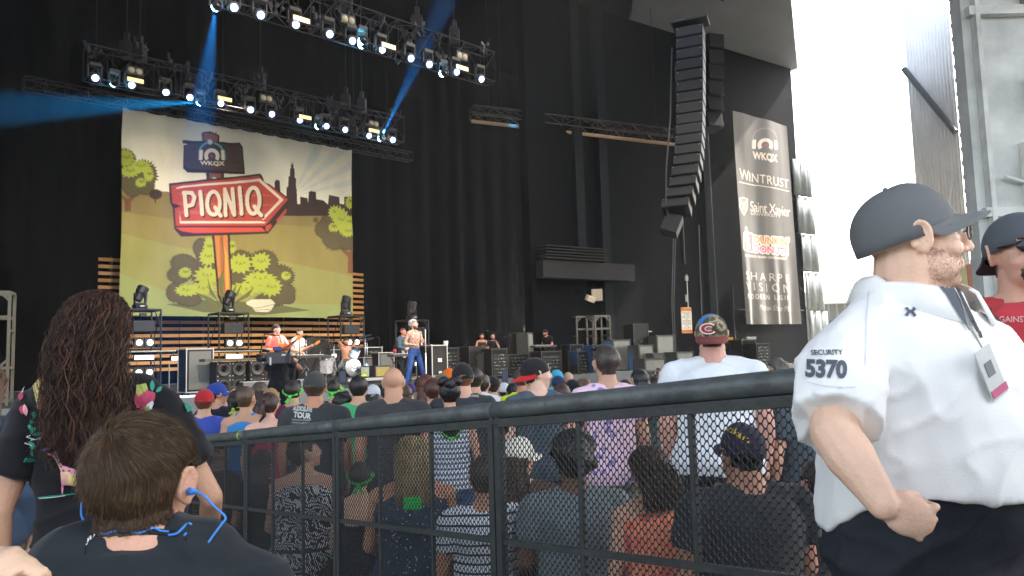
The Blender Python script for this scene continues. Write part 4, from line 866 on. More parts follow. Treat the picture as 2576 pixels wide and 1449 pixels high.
    if extra and 'beard' in extra:
        x, y, z = hl.T; keep = inh & (y > .0) & (z < -.028 - .15 * (y - .03)) & (z > -.13) & ~((np.abs(x) < .024) & (z > -.073) & (z < -.05) & (y > .08)) & ~((np.abs(x) > .03) & (z > -.04) & (y > .04))
        if 'goatee' in extra: keep &= (y > .066) & (np.abs(x) < .04)
        bo = patch(vs, fs, keep, extra['beard'][0] * k, T, 'beard', hair_m(extra['beard'][1]))
        if near and bo:
            HD = HM @ V((0, .5, -.8)); rr_ = sample_faces(bo.data, extra['beard'][2], None); L_ = extra['beard'][3]; bm0 = bo.data
            so2 = strands('beard', rr_, lambda p: [p, p + (p - hcs).normalized() * L_ * .4 + HD * L_ * .3, p + (p - hcs).normalized() * L_ * .6 + HD * L_ * .8], hair_m(extra['beard'][1]), T, .0004); bpy.data.objects.remove(bo)
    if extra and 'brand' in extra:      # headband / bandana tied round the head
        c_ = extra['brand']; x, y, z = hl.T; keep = inh & (np.abs(z - (.01 - .45 * (y + .02) * -1)) < .018); bo = patch(vs, fs, keep, .022 * k, T, 'bandana', cloth_m(c_))
        if bo: mb = MB(); mb.ell(hw((0, -.135, -.045)), (.02 * k, .012 * k, .016 * k)); [mb.add([hw((0, -.13, -.045)), hw((.05 * q, -.15, -.09)), hw((.02 * q, -.15, -.10))], [(0, 1, 2)]) for q in (-1, 1)]; mb.build('knot', cloth_m(c_), bo)
    # ---- cap
    if cap:
        cc = cap['c']; back = cap.get('back', False); fl_ = -1 if back else 1; CM = Matrix.Rotation(R(cap.get('tilt', 0)), 3, 'X'); nu, nv = 32, 12; vv = []
        for j in range(nv + 1):
            ph_ = PI / 2 * (j / nv) * 1.12
            for i in range(nu):
                t = 2 * PI * i / nu; rr = math.sin(min(ph_, PI / 2)); zz = math.cos(ph_) if ph_ < PI / 2 else -(ph_ - PI / 2) * 1.6
                fz = 1 + .16 * max(0, math.sin(t) * fl_) * rr * (1 - rr * rr) * 1.6
                p = V((.090 * rr * math.cos(t), .112 * rr * math.sin(t) - .014, .030 + .100 * zz * fz))
                vv.append(hw(CM @ p))
        vv2 = [hcs + (p - hcs) * .96 for p in vv[-nu:]]
        F = [(j * nu + i, (j + 1) * nu + i, (j + 1) * nu + (i + 1) % nu, j * nu + (i + 1) % nu) for j in range(nv) for i in range(nu)]; n0 = len(vv); F += [(n0 - nu + i, n0 + i, n0 + (i + 1) % nu, n0 - nu + (i + 1) % nu) for i in range(nu)]
        co = mesh_obj('cap', vv + vv2, F, cap.get('m') or cloth_m(cc), T, True)
        bc = cap.get('brim', cc); nb_ = 14; vv = []
        for e in (0, 1):
            for j in range(5):
                for i in range(nb_ + 1):
                    t = PI * (.06 + .88 * i / nb_); r0 = V((.092 * math.cos(t), .112 * math.sin(t) * fl_ - .014, 0)); ex = (.088 * (math.sin(t) ** .7)) * j / 4 * (extra or {}).get('brim', 1)
                    p = r0 + V((.0, ex * fl_, .026 - .004 * j - .022 * (math.cos(t) ** 2) * (1 if j else .6) - .004 * e)); vv.append(hw(CM @ p))
        n1 = 5 * (nb_ + 1); F = [(j * (nb_ + 1) + i, j * (nb_ + 1) + i + 1, (j + 1) * (nb_ + 1) + i + 1, (j + 1) * (nb_ + 1) + i) for j in range(4) for i in range(nb_)]; F += [tuple(q + n1 for q in f) for f in F] + [(4 * (nb_ + 1) + i, 4 * (nb_ + 1) + i + 1, n1 + 4 * (nb_ + 1) + i + 1, n1 + 4 * (nb_ + 1) + i) for i in range(nb_)]
        mesh_obj('brim', vv, F, cloth_m(bc), co, True); mb = MB(); mb.ell(hw(CM @ V((0, -.014, .130))), .006 * k, None, 8, 6); mb.build('button', cloth_m(bc), co, True)
        if 'panel' in cap:      # front panel of another colour
            keep = [True] * 0
    # ---- clothes
    def wob(v2, a=.004, f=9):
        nn_ = vnormals(v2, f2); rg = np.array([(1 - abs(noise.noise((p[0] * 7 + p[2] * 2.5, p[1] * 7, p[2] * 3.5 + loc[0] * 9)))) ** 5 + .6 * (1 - abs(noise.noise((p[0] * 4, p[1] * 9 + 4, p[2] * 13)))) ** 6 for p in v2]); v2 = v2 + nn_ * (rg * (.012 if near else .0065) - .003)[:, None]
        return v2 + np.array([V((noise.noise((p[0] * f, p[1] * f, p[2] * f * .7 + 3)), noise.noise((p[0] * f + 7, p[1] * f, p[2] * f * .8)), 0)) * a * 1.6 + V((0, 0, 0)) for p in v2])
    cm = top if top is not None else (cloth_m(tcol) if tcol else None); out = {}
    if cm and sleeve != 'none':
        mb = MB(); hz = hem if hem is not None else (.86 if not fem else .90); inf = (extra or {}).get('inf', .014)
        tank = sleeve == 'tank'; strap = sleeve == 'tube'
        torso(mb, inf if not tank else .014, hz, 1.475 if not (tank or strap) else (1.40 if tank else 1.30), flare=.02)
        if tank: 
            mb.ell(tp((0, -.035, 1.37)), (.125 * w, .098 * w, .085))
            for q in (-1, 1): mb.cap(tp((.085 * q, -.005, 1.38)), tp((.07 * q, -.018, 1.475)), .05, .042)
        elif not strap:
            mb.cap(tp((-.10, -.02, 1.45)), tp((.10, -.02, 1.45)), .062, .062)
            for q, nm in ((1, 'R'), (-1, 'L')):
                ua = (.046 if fem else .054) * (1 + .5 * (w - 1)); mb.cap(tp((.06 * q, -.018, 1.455)), sh[nm] + V((0, 0, .008)), ua * 1.02, ua * 1.1)
                e = lerp(sh[nm], el[nm], min(1, sleeve)); mb.cyl(sh[nm] - (e - sh[nm]) * .05, e, ua * 1.28, ua * 1.36 if sleeve < 1 else ua * 1.05, 16); mb.ell(sh[nm], ua * 1.22)
                if sleeve > 1: mb.ell(el[nm], ua * 1.06); mb.cyl(el[nm], lerp(el[nm], wr_[nm], min(.97, sleeve - 1)), ua * 1.04, ua * .86, 16)
        mb.v = [q * s for q in mb.v]; v2, f2 = remesh(mb, max(vox, .008), 3); v2 = wob(v2, .004 if not near else .006)
        if (extra or {}).get('tail'): v2[:, 2] -= extra['tail'] * np.clip(v2[:, 0] / .2, 0, 1) * np.clip((.08 - v2[:, 1]) / .16, 0, 1) * np.clip((hz * s + .16 - v2[:, 2]) / .16, 0, 1)
        out['shirt'] = mesh_obj('shirt', v2, f2, cm, T, True)
    bm_ = bottom or (cloth_m(bcol) if bcol else None)
    tz = (extra or {}).get('waist', 0)
    if bm_ and full:
        mb = MB(); tz and torso(mb, .010, .86, .96 + tz); ln = 1.95 if not (extra and 'shorts' in extra) else .75
        mb.loft([(0, -.005, ph - .10, .155 * w, .115 * w), (0, -.01, ph, .188 * w, .135 * w), (0, -.005, ph + .10, .165 * w, .122 * w)], 24)
        for nm in 'RL':
            tk = .09 * (1 + .5 * (w - 1)); mb.ell(hipp[nm], tk * 1.02); e = knee[nm] if ln > 1 else lerp(hipp[nm], knee[nm], ln); mb.cyl(hipp[nm], e, tk, .066 if ln > 1 else tk * .95, 16)
            if ln > 1: mb.ell(knee[nm], .066); mb.cyl(knee[nm], lerp(knee[nm], ank[nm], .97), .066, .056, 16)
        mb.v = [q * s for q in mb.v]; v2, f2 = remesh(mb, max(vox, .010), 3); out['trousers'] = mesh_obj('trousers' if ln > 1 else 'shorts', wob(v2, .004), f2, bm_, T, True)
    if full and shoes:
        for nm in 'RL':
            mb = MB(); a = ank[nm]; mb.ell((a.x * s, (a.y + .05) * s, .04 * s), (.046 * s, .135 * s, .045 * s)); mb.box((a.x * s, (a.y + .05) * s, .012 * s), (.085 * s, .25 * s, .024 * s)); v2, f2 = remesh(mb, .012, 2); mesh_obj('shoe', v2, f2, mat('shoe', shoes, .6), T, True)
    out.update(T=T, body=body, vs=vs, fs=fs, hw=hw, HM=HM, k=k, hc=hcs, s=s, sh=sh, el=el, wr=wr_, tp=tp, Ti=Ti, hl=hl); return out
SINGER = V((-2.8, 20.8, 0))
def face_to(p, q): d = q - p; return math.atan2(-d.x, d.y)
def crowd(label, u, v, d, seated=False, rz=None, **k):
    p = px(u, v, d); g = gz(p.x, p.y); H = p.z - g
    if 'cap' in k and k['cap']: H -= .015
    if k.get('hair') in ('curly', 'afro', 'bun'): H -= .03
    if seated: sc = max(.85, min(1.12, H / 1.36)); g = p.z - 1.36 * sc; H = 1.36 * sc
    r = face_to(p, SINGER) if rz is None else R(rz)
    k.setdefault('vox', .012 if d < 6 else .017); k.setdefault('bcol', (50, 54, 66))
    return figure(label, (p.x, p.y, g), H, r, 'standing audience members beyond the barrier' if not seated else 'seated audience members behind the barrier', seated=seated, **k)
def world_decal(name, out, shapes, mats, parts=('shirt',), ml=6, off=.002):
    objs = [out[p] for p in parts]; bv = bvh_of(objs); return decal(name, shapes, bv, mats, objs[0], off, ml)
def tx(s, x0, y0, x1, y1, x2, y2, mk=0, **k): P, t = fit_text(s, x0, y0, x1, y1, x2=x2, y2=y2, **k); return (P, t, mk)
# ---------------------------------------------------------------- standing audience (photo pixel of the head top, distance)
GRN = (96, 214, 92)
M_print = mat('screen_print', (196, 196, 190), .8, .2, 60); M_printd = mat('dark_print', (58, 62, 70), .8, .1, 30)
crowd('man in red cap and royal blue t-shirt left end of the barrier', 514, 978, 7.5, hair='short', hcol=(110, 70, 50), cap=dict(c=(168, 40, 48)), tcol=(66, 84, 172), w=1.15, head=(12, 0, 0))
crowd('person in royal blue and white cap behind the red cap man', 546, 962, 9.0, hair='short', cap=dict(c=(44, 66, 146), brim=(44, 66, 146)), tcol=(40, 42, 56), w=1.0, head=(-40, 0, 0), skin=(196, 148, 120))
crowd('man in white collared shirt seen sideways near the flight case', 572, 968, 9.8, hair='short', tcol=(226, 228, 232), rz=-70, extra={'eyes': 1})
crowd('curly haired person with green and yellow neck scarf', 598, 984, 8.6, hair='curly', hcol=(44, 36, 32), tcol=(34, 34, 36), extra={'brand': (150, 200, 60)})
crowd('man in bright blue tank top with cropped brown hair', 620, 974, 7.2, hair='short', hcol=(86, 66, 50), tcol=(58, 128, 190), sleeve='tank', skin=(196, 148, 120), head=(-12, 0, 0))
o = crowd('man with sunglasses pushed up on short hair near the blue tank top', 652, 962, 9.3, hair='short', hcol=(80, 64, 54), tcol=(60, 60, 64), head=(30, 0, 0))
crowd('dark long haired woman in black tank with bare arm near the blue tank top', 648, 992, 7.9, fem=True, hair='long', hcol=(46, 34, 30), tcol=(40, 36, 36), sleeve='tank')
crowd('tan capped woman with light hair behind the braided woman', 681, 975, 8.6, fem=True, hair='long', hcol=(104, 78, 54), cap=dict(c=(160, 122, 82)), tcol=(60, 54, 52))
o = crowd('bare shouldered woman with braided dark hair and one thin strap', 677, 990, 6.7, fem=True, hair='mid', hcol=(62, 42, 36), skin=(226, 176, 158), tcol=(190, 60, 96), sleeve='tube', w=1.22, hem=.95)
mb = MB(); tp_, s_ = o['tp'], o['s']; mb.tube([tp_((.12, -.125, 1.30)) * s_, tp_((.14, -.118, 1.38)) * s_, tp_((.13, -.06, 1.475)) * s_, tp_((.12, .03, 1.45)) * s_], .007); mb.build('strap', cloth_m((80, 54, 48)), o['T'])
mb = MB(); mb.tube([o['hw']((-.02, -.12, .06)), o['hw']((-.03, -.135, -.02)), o['hw']((-.01, -.13, -.08)), o['hw']((-.06, -.12, -.14))], [.02, .022, .018, .008], 8); mb.build('braid', hair_m((62, 42, 36)), o['T'], True)
crowd('man in maroon shirt with lime bandana tied round his head', 737, 958, 8.2, hair='short', hcol=(40, 32, 30), tcol=(112, 46, 66), extra={'brand': GRN}, w=1.1)
o = crowd('man in dark grey cap and black tour t-shirt with white print', 792, 933, 5.9, hair='short', hcol=(80, 60, 50), cap=dict(c=(66, 66, 64), back=False), tcol=(58, 62, 64), w=1.18, skin=(196, 140, 112), vox=.010)
world_decal('print', o, [tx('AUDIOSLAVE', 738, 1020, 786, 1024, 737, 1033, bold=.04), tx('TOUR', 740, 1035, 784, 1040, 738, 1050, bold=.05)] + [tx('CHICAGO & DETROIT', 735, 1054 + 7 * i, 782 - 4 * (i % 2), 1056 + 7 * i, 735, 1057.5 + 7 * i, bold=.01) for i in range(5)], [M_print])
ex = crowd('shaved headed man with lime headband holding up a phone', 840, 955, 9.2, hair='buzz', hcol=(46, 38, 36), tcol=(34, 34, 38), extra={'brand': GRN}, arms={'R': ((.30, .18, 1.28), (.16, .34, 1.52))}, hands={'R': ((-.1, .1, 1), (0, -1, .2), .5)})
crowd('black haired person in black t-shirt left of the green t-shirt man', 862, 984, 7.3, hair='curly', hcol=(26, 24, 24), tcol=(28, 28, 30), w=1.1)
crowd('man in plain green t-shirt with short black hair', 902, 947, 7.2, hair='short', hcol=(34, 30, 30), tcol=(74, 170, 112), w=1.12, skin=(206, 156, 128))
crowd('dark haired woman in pale grey cap beside the green t-shirt', 938, 966, 8.4, fem=True, hair='long', hcol=(30, 27, 27), cap=dict(c=(196, 200, 206), back=False), tcol=(34, 34, 38))
crowd('person in navy cap far behind the pale grey cap', 966, 962, 11.5, hair='short', cap=dict(c=(38, 42, 58)), tcol=(40, 44, 56)); crowd('person in washed black cap near the bald man', 976, 970, 10.4, hair='short', cap=dict(c=(52, 52, 58)), tcol=(52, 52, 60))
crowd('bald broad man in charcoal t-shirt in the middle of the crowd', 989, 925, 5.7, hair='bald', tcol=(62, 64, 66), w=1.3, skin=(200, 152, 124), vox=.010, fat=.4)
crowd('brown wavy haired woman right of the bald man', 1016, 968, 7.6, fem=True, hair='long', hcol=(88, 66, 48), tcol=(60, 56, 52))
crowd('person in purple beanie below the singer', 1030, 962, 11.4, hair='short', hcol=(60, 44, 100), cap=dict(c=(66, 48, 110)), tcol=(44, 42, 50))
crowd('auburn long haired woman in maroon t-shirt', 1070, 943, 7.4, fem=True, hair='long', hcol=(92, 50, 40), tcol=(110, 44, 54), w=1.05); crowd('maroon shouldered man next to the auburn haired woman', 1090, 955, 6.9, hair='mid', hcol=(80, 46, 38), tcol=(112, 42, 52), w=1.15)
crowd('person in faded tan cap in front of the orange cap', 1112, 938, 8.6, hair='long', hcol=(110, 84, 60), cap=dict(c=(120, 100, 74)), tcol=(56, 54, 54), head=(-20, 0, 0)); crowd('person in bright orange cap', 1130, 926, 10.4, hair='short', cap=dict(c=(240, 110, 26)), tcol=(44, 44, 48))
o = crowd('woman with black bow topped hair, green neckerchief and striped tank', 1130, 944, 5.3, fem=True, hair='bun', hcol=(22, 21, 24), top=ramp_mat('grey_stripe', 'ShaderNodeTexWave', [(0, (206, 212, 220)), (.62, (120, 130, 146))], scale=9, bands_direction='Z', stretch=(1, 1, 1)), sleeve='tank', bottom=denim_m((74, 96, 134)), extra={'shorts': 1}, skin=(200, 150, 124), vox=.011)
mb = MB(); [mb.ell(o['hw']((q * .055, -.06, .11)), (.045, .03, .032), Matrix.Rotation(R(30 * q), 3, 'Y')) for q in (-1, 1)]; mb.build('bow', hair_m((22, 21, 24)), o['T'], True)
mb = MB(); q = o['tp']((0, -.12, 1.44)) * o['s']; mb.add([q + V((-.17, .03, .0)), q + V((.17, .03, .0)), q + V((.08, .01, .05)), q + V((-.08, .01, .05)), q + V((0, -.02, -.14)), q + V((0, .02, -.14))], [(0, 4, 1), (0, 1, 2, 3), (0, 3, 5), (4, 5, 1)]); mb.build('neckerchief', cloth_m(GRN), o['T'], True)
mb = MB(); mb.loft([(0, -.085, 1.30, .065, .045), (0, -.095, 1.38, .085, .055), (0, -.07, 1.5, .085, .06)], 18); mb.v = [(o['tp'](q_)) * o['s'] for q_ in mb.v]; v2, f2 = remesh(mb, .012, 2); mesh_obj('hair_length', v2, f2, hair_m((22, 21, 24)), o['T'], True)
o = crowd('man in black fitted cap and charcoal t-shirt with one line of print', 1163, 911, 6.0, hair='short', hcol=(120, 84, 60), cap=dict(c=(40, 40, 42)), tcol=(58, 60, 64), w=1.22, skin=(214, 164, 140), vox=.010)
world_decal('print', o, [tx('DOGS WORSE THAN PEOPLE', 1140, 990, 1204, 994, 1140, 995.5, bold=.03)], [M_print])
crowd('short haired man in white t-shirt behind the black fitted cap', 1192, 926, 7.4, hair='short', hcol=(40, 34, 32), tcol=(224, 226, 232), w=1.1)
crowd('man with sunglasses band in grey sleeved white shirt', 1214, 942, 8.1, hair='short', hcol=(52, 42, 38), tcol=(206, 208, 214), head=(-25, 0, 0)); crowd('person in black cap and pale t-shirt left of the raised phone', 1240, 944, 8.9, hair='short', cap=dict(c=(38, 36, 38)), tcol=(216, 218, 222), head=(-20, 0, 0))
o = crowd('person in white cap filming with a raised phone', 1268, 962, 10.2, hair='short', cap=dict(c=(210, 212, 216)), tcol=(34, 38, 52), arms={'R': ((.26, .2, 1.36), (.06, .34, 1.56)), 'L': ((-.26, .2, 1.36), (-.06, .34, 1.56))}, hands={'R': ((-.3, .1, 1), (0, -1, .2), .6), 'L': ((.3, .1, 1), (0, -1, .2), .6)})
def phone(label, loc, rz, sc=1):
    t = thing('phone', label, 'phone', loc, rz); mb = MB(); mb.box((0, 0, 0), (.078 * sc, .009, .155 * sc)); mb.build('case', mat('phone_case', (24, 24, 26), .3), t, bevel=.004); mb = MB(); mb.box((0, -.0055, 0), (.068 * sc, .001, .135 * sc)); mb.build('screen', mat('phone_screen', (60, 70, 90), .1, 0, emit=(90, 100, 120), es=.04), t); return t
phone('black phone held up beside the white cap', px(1270, 945, 9.75), R(8)); phone('phone held up by the shaved headed man', px(862, 948, 8.8), R(8))
crowd('person in navy hooded top with white trim beside the yellow shirt', 1290, 965, 9.0, hair='short', hcol=(30, 30, 36), tcol=(38, 44, 60)); crowd('man in neon yellow t-shirt', 1313, 928, 7.8, hair='short', hcol=(74, 60, 50), tcol=(200, 226, 30), skin=(196, 140, 112), head=(-18, 0, 0))
crowd('brown haired man behind the backwards cap man', 1336, 920, 7.0, hair='short', hcol=(60, 44, 38), tcol=(60, 62, 66))
o = crowd('man in backwards black and red cap looking right', 1351, 896, 5.3, hair='short', hcol=(66, 52, 46), cap=dict(c=(40, 39, 41), brim=(196, 42, 46), back=True, tilt=16), tcol=(82, 94, 106), w=1.08, skin=(224, 184, 162), head=(-84, 0, 0), extra={'eyes': 1}, vox=.009)
crowd('person in navy cap with red shirt right of the backwards cap', 1404, 944, 9.4, hair='short', cap=dict(c=(44, 56, 86)), tcol=(190, 60, 66)); crowd('person in turquoise hood with raised hand', 1400, 930, 11.6, hair='short', hcol=(60, 170, 214), cap=dict(c=(66, 176, 220)), tcol=(66, 176, 220), arms={'L': ((-.2, .15, 1.5), (-.1, .1, 1.75))}, hands={'L': ((0, 0, 1), (0, -1, 0), .5)})
crowd('person in teal shirt by the backwards cap man', 1412, 968, 6.9, hair='short', hcol=(70, 50, 42), tcol=(110, 136, 130), w=1.05); crowd('person in black cap with snapback strap', 1440, 946, 7.9, hair='curly', hcol=(36, 32, 30), cap=dict(c=(34, 33, 35)), tcol=(40, 38, 40)); crowd('curly brown haired person beside the black snapback', 1424, 960, 9.3, hair='curly', hcol=(84, 62, 50), tcol=(70, 60, 56))
crowd('tan skinned balding man far back', 1428, 936, 11.8, hair='bald', skin=(206, 160, 134), tcol=(120, 130, 200)); crowd('wavy brown haired person left of the floral shirt', 1466, 950, 9.0, hair='curly', hcol=(96, 72, 56), tcol=(60, 50, 50))
M_floral = ramp_mat('floral_shirt', 'ShaderNodeTexVoronoi', [(0, (120, 108, 172)), (.22, (150, 136, 190)), (.34, (236, 202, 220))], scale=15, dist=.10, interp='LINEAR')
o = crowd('tall man in pink shirt with lilac flowers and sunglasses on his hair', 1524, 872, 4.7, hair='short', hcol=(64, 54, 50), top=M_floral, w=1.08, skin=(206, 160, 134), vox=.009, bcol=(150, 148, 140))
mb = MB(); mb.tube([o['hw']((.082 * math.cos(t), .0 + .10 * math.sin(t) * .4 + .03, .065 + .06 * math.sin(t))) for t in np.linspace(0, PI, 14)], .004); mb.ell(o['hw']((-.045, .08, .11)), (.03, .008, .02)); mb.ell(o['hw']((.045, .08, .11)), (.03, .008, .02)); mb.build('sunglasses', mat('dark_plastic', (30, 28, 28), .2, 0), o['T'], True)
crowd('dark haired person in maroon right of the floral shirt', 1572, 956, 8.2, hair='short', hcol=(60, 40, 40), tcol=(96, 52, 60)); crowd('pale ash blonde bun of a person far back', 1600, 960, 10.6, hair='bun', hcol=(196, 176, 130), tcol=(180, 176, 160))
crowd('black long haired woman right of the floral shirt', 1608, 930, 6.6, fem=True, hair='long', hcol=(34, 34, 38), tcol=(44, 60, 60), w=1.05)
crowd('curly brown haired person with both hands raised', 1652, 950, 8.8, hair='curly', hcol=(100, 74, 56), tcol=(70, 66, 66), arms={'R': ((.28, .1, 1.52), (.16, .14, 1.75)), 'L': ((-.26, .1, 1.5), (-.14, .16, 1.74))}, hands={'R': ((-.2, 0, 1), (0, -1, 0), .15), 'L': ((.2, 0, 1), (0, -1, 0), .15)})
crowd('dark curly haired person in front of the raised hands', 1640, 946, 7.3, hair='curly', hcol=(50, 40, 36), tcol=(50, 48, 50)); crowd('person in purple blue cap left of the white shirted man', 1690, 938, 8.4, hair='short', cap=dict(c=(56, 56, 104), back=True), tcol=(50, 52, 60), head=(30, 0, 0)); crowd('person in black cap low behind the barrier rail', 1672, 952, 9.6, hair='short', cap=dict(c=(30, 30, 34)), tcol=(40, 40, 44))
M_camo = ramp_mat('camo', 'ShaderNodeTexNoise', [(0, (66, 60, 48)), (.42, (122, 108, 86)), (.52, (160, 150, 124)), (.6, (92, 84, 66))], scale=16)
o = crowd('big man in white t-shirt and camouflage baseball cap', 1787, 786, 4.25, hair='short', hcol=(70, 52, 44), top=cloth_m((228, 232, 236)), w=1.38, skin=(210, 158, 140), vox=.008, rz=-15, cap=dict(c=(110, 100, 80), m=M_camo, back=True, tilt=15, brim=(120, 60, 56)), fat=.5, bcol=(60, 62, 66))
C_ = [(1762 + 20 + 18 * math.cos(R(t)), 827 + 11.5 * math.sin(R(t))) for t in range(40, 321, 10)]; C2 = [(1783 + 10 * math.cos(R(t)), 827 + 6 * math.sin(R(t))) for t in range(320, 39, -10)]
C3 = [(1782 + 22 * math.cos(R(t)), 827 + 14 * math.sin(R(t))) for t in range(36, 325, 10)]; C4 = [(1783 + 8 * math.cos(R(t)), 827 + 4.5 * math.sin(R(t))) for t in range(324, 35, -10)]
capo = [c for c in kids(o['T']) if c.name.startswith('cap')][0]; bv = bvh_of([capo])
decal('emblem', [(*poly_tris(C3 + C4), 0), (*poly_tris(C_ + C2), 1)], bv, [M_white, mat('emblem_red', (176, 44, 50), .7)], capo, .002, 6)
decal('blue_panel', [(*poly_tris([(1757, 812), (1760, 796), (1770, 787), (1786, 783), (1802, 786), (1812, 796), (1796, 793), (1782, 796), (1770, 806), (1762, 820)]), 0)], bv, [mat('cap_blue', (74, 132, 196), .8)], capo, .0012, 5)
rg = [(*poly_tris([(1843 + a * 11 * math.cos(R(t)), 881 + a * 6.2 * math.sin(R(t))) for t in range(0, 360, 20) for a in (1,)]), 0), (*poly_tris([(1843 + 9.6 * math.cos(R(t)), 881 + 5 * math.sin(R(t))) for t in range(0, 360, 20)]), 1), (*poly_tris([(1837, 884), (1849, 884), (1849, 882), (1837, 882)]), 0), (*poly_tris([(1838, 878), (1841, 878), (1842, 880), (1845, 880), (1846, 878), (1849, 878), (1846, 882), (1840, 882)]), 0)]
world_decal('print', o, rg, [M_printd, cloth_m((228, 232, 236))])
crowd('grey haired person behind the white shirted man', 1954, 898, 7.6, hair='curly', hcol=(88, 84, 80), tcol=(80, 84, 88))
crowd('person in blue grey shirt standing behind the barrier by the guard', 2010, 930, 4.3, hair='short', hcol=(40, 36, 34), tcol=(74, 84, 92), w=1.05, vox=.014); crowd('person in pink top by the guard behind the mesh', 1930, 985, 5.0, fem=True, hair='long', hcol=(50, 40, 36), tcol=(60, 62, 66), sleeve='tank')
# ---------------------------------------------------------------- seated audience just behind the mesh
def seat(p, rz, lbl):
    t = thing('seat', lbl, 'seat', (p.x, p.y, gz(p.x, p.y)), rz, 'dark plastic seats behind the barrier'); mb = MB(); mb.box((0, .0, .0), (.46, .42, .035)); mb.v = [q + V((0, .03, .40 + t['dz'] if 'dz' in t else .40)) for q in mb.v]; mb.build('seat_pan', M_blackbox, t, bevel=.01)
    for a in (-1, 1):
        for b in (-1, 1): mb = MB(); mb.cyl((.2 * a, .03 + .17 * b, .39), (.21 * a, .03 + .19 * b, 0), .013); mb.build('leg', M_bmetal, t)
    return t
def sit(label, u, v, d, **k):
    o = crowd(label, u, v, d, seated=True, **k); p = V(o['T'].location); z = o['T'].location.z; t = seat(p, o['T'].rotation_euler.z, 'dark seat under the ' + label.split(' with ')[0].split(' in ')[0][:60] + ' at the mesh'); t.location.z = z; return o
sit('woman in maroon top seen in profile at the dark left end', 545, 1085, 6.9, fem=True, hair='short', hcol=(46, 38, 36), tcol=(84, 40, 44), skin=(176, 132, 116), head=(-70, 0, 0))
M_tribal = ramp_mat('tribal_print', 'ShaderNodeTexWave', [(0, (30, 32, 38)), (.52, (196, 196, 196))], scale=13, dist=.35, bands_direction='DIAGONAL', i_Distortion=9.0, i_Detail=1.0, i_Detail_Scale=.8)
o = sit('woman in black and white tribal print top looking right', 768, 1062, 5.25, fem=True, hair='mid', hcol=(42, 36, 34), top=M_tribal, sleeve='tank', skin=(196, 150, 124), head=(-60, 12, 0), w=1.35, hem=.80, vox=.011)
M_fleck = ramp_mat('fleck_print', 'ShaderNodeTexVoronoi', [(0, (170, 178, 186)), (.2, (52, 64, 84))], scale=42, dist=.05)
o = sit('fair long haired woman in navy dress flecked with white', 1035, 1056, 4.25, fem=True, extra={'hl': 1.40}, hair='long', hcol=(160, 138, 96), top=M_fleck, sleeve='tank', skin=(206, 150, 120), w=1.42, hem=.74, vox=.010)
mb = MB(); q = o['tp']((0, -.155, 1.40)) * o['s']; mb.box(q, (.1, .03, .07)); mb.build('hair_tie', cloth_m((40, 190, 80)), o['T'], bevel=.01)
sit('woman with black strappy back and green bandana', 905, 1130, 4.9, fem=True, hair='short', hcol=(40, 34, 32), tcol=(34, 32, 34), sleeve='tube', skin=(206, 164, 136), extra={'brand': (50, 170, 80)})
M_pin = ramp_mat('pin_stripe', 'ShaderNodeTexWave', [(0, (40, 44, 52)), (.12, (204, 208, 216))], scale=7, bands_direction='Z', i_Distortion=1.0)
sit('person in thin striped white top and blue shorts beside the joint post', 1215, 1098, 3.7, hair='short', hcol=(60, 48, 42), top=M_pin, bottom=denim_m((78, 116, 176)), w=1.1, lean=6, skin=(190, 140, 112), vox=.011)
sit('person in off white cap and brown hair behind the mesh', 1305, 1062, 4.1, hair='long', hcol=(84, 60, 48), cap=dict(c=(214, 210, 196)), tcol=(86, 66, 54), head=(-50, 0, 0))
sit('round black haired man in large grey t-shirt', 1440, 1062, 3.55, hair='afro', hcol=(32, 28, 28), tcol=(112, 122, 126), w=1.35, lean=-2, skin=(120, 84, 66), vox=.011)
M_tie = ramp_mat('tie_dye', 'ShaderNodeTexNoise', [(.3, (214, 96, 88)), (.5, (232, 148, 110)), (.68, (196, 70, 92))], scale=14, interp='LINEAR')
sit('woman with messy brown hair in coral tie dye top', 1655, 1072, 3.2, fem=True, extra={'hl': 1.43}, hair='long', hcol=(70, 52, 44), top=M_tie, sleeve='tank', skin=(206, 160, 136), w=1.15, hem=.78, lean=-14, vox=.011)
o = sit('big man in black t-shirt and dark cap with yellow script', 1862, 1012, 2.95, hair='short', hcol=(34, 30, 30), cap=dict(c=(50, 48, 66), tilt=4), tcol=(52, 54, 58), w=1.42, skin=(180, 130, 108), vox=.009, fat=.5)
capo = [c for c in kids(o['T']) if c.name.startswith('cap')][0]; bv = bvh_of([capo]); decal('script', [tx('Lakers', 1826, 1062, 1888, 1100, 1824, 1080, shear=.3, bold=.02)], bv, [mat('yellow_thread', (214, 180, 60), .6)], capo, .003, 5)
sit('person in dark green shirt between the coral top and the black cap', 1740, 1100, 4.6, hair='curly', hcol=(52, 42, 38), tcol=(60, 74, 70)); sit('person in charcoal top low behind the mesh by the guard', 2050, 1120, 3.6, hair='mid', hcol=(50, 40, 36), tcol=(66, 66, 70), skin=(196, 140, 120)); sit('dark clothed person in the shadow left of the joint post', 660, 1105, 6.2, hair='long', hcol=(50, 40, 38), tcol=(44, 42, 44))
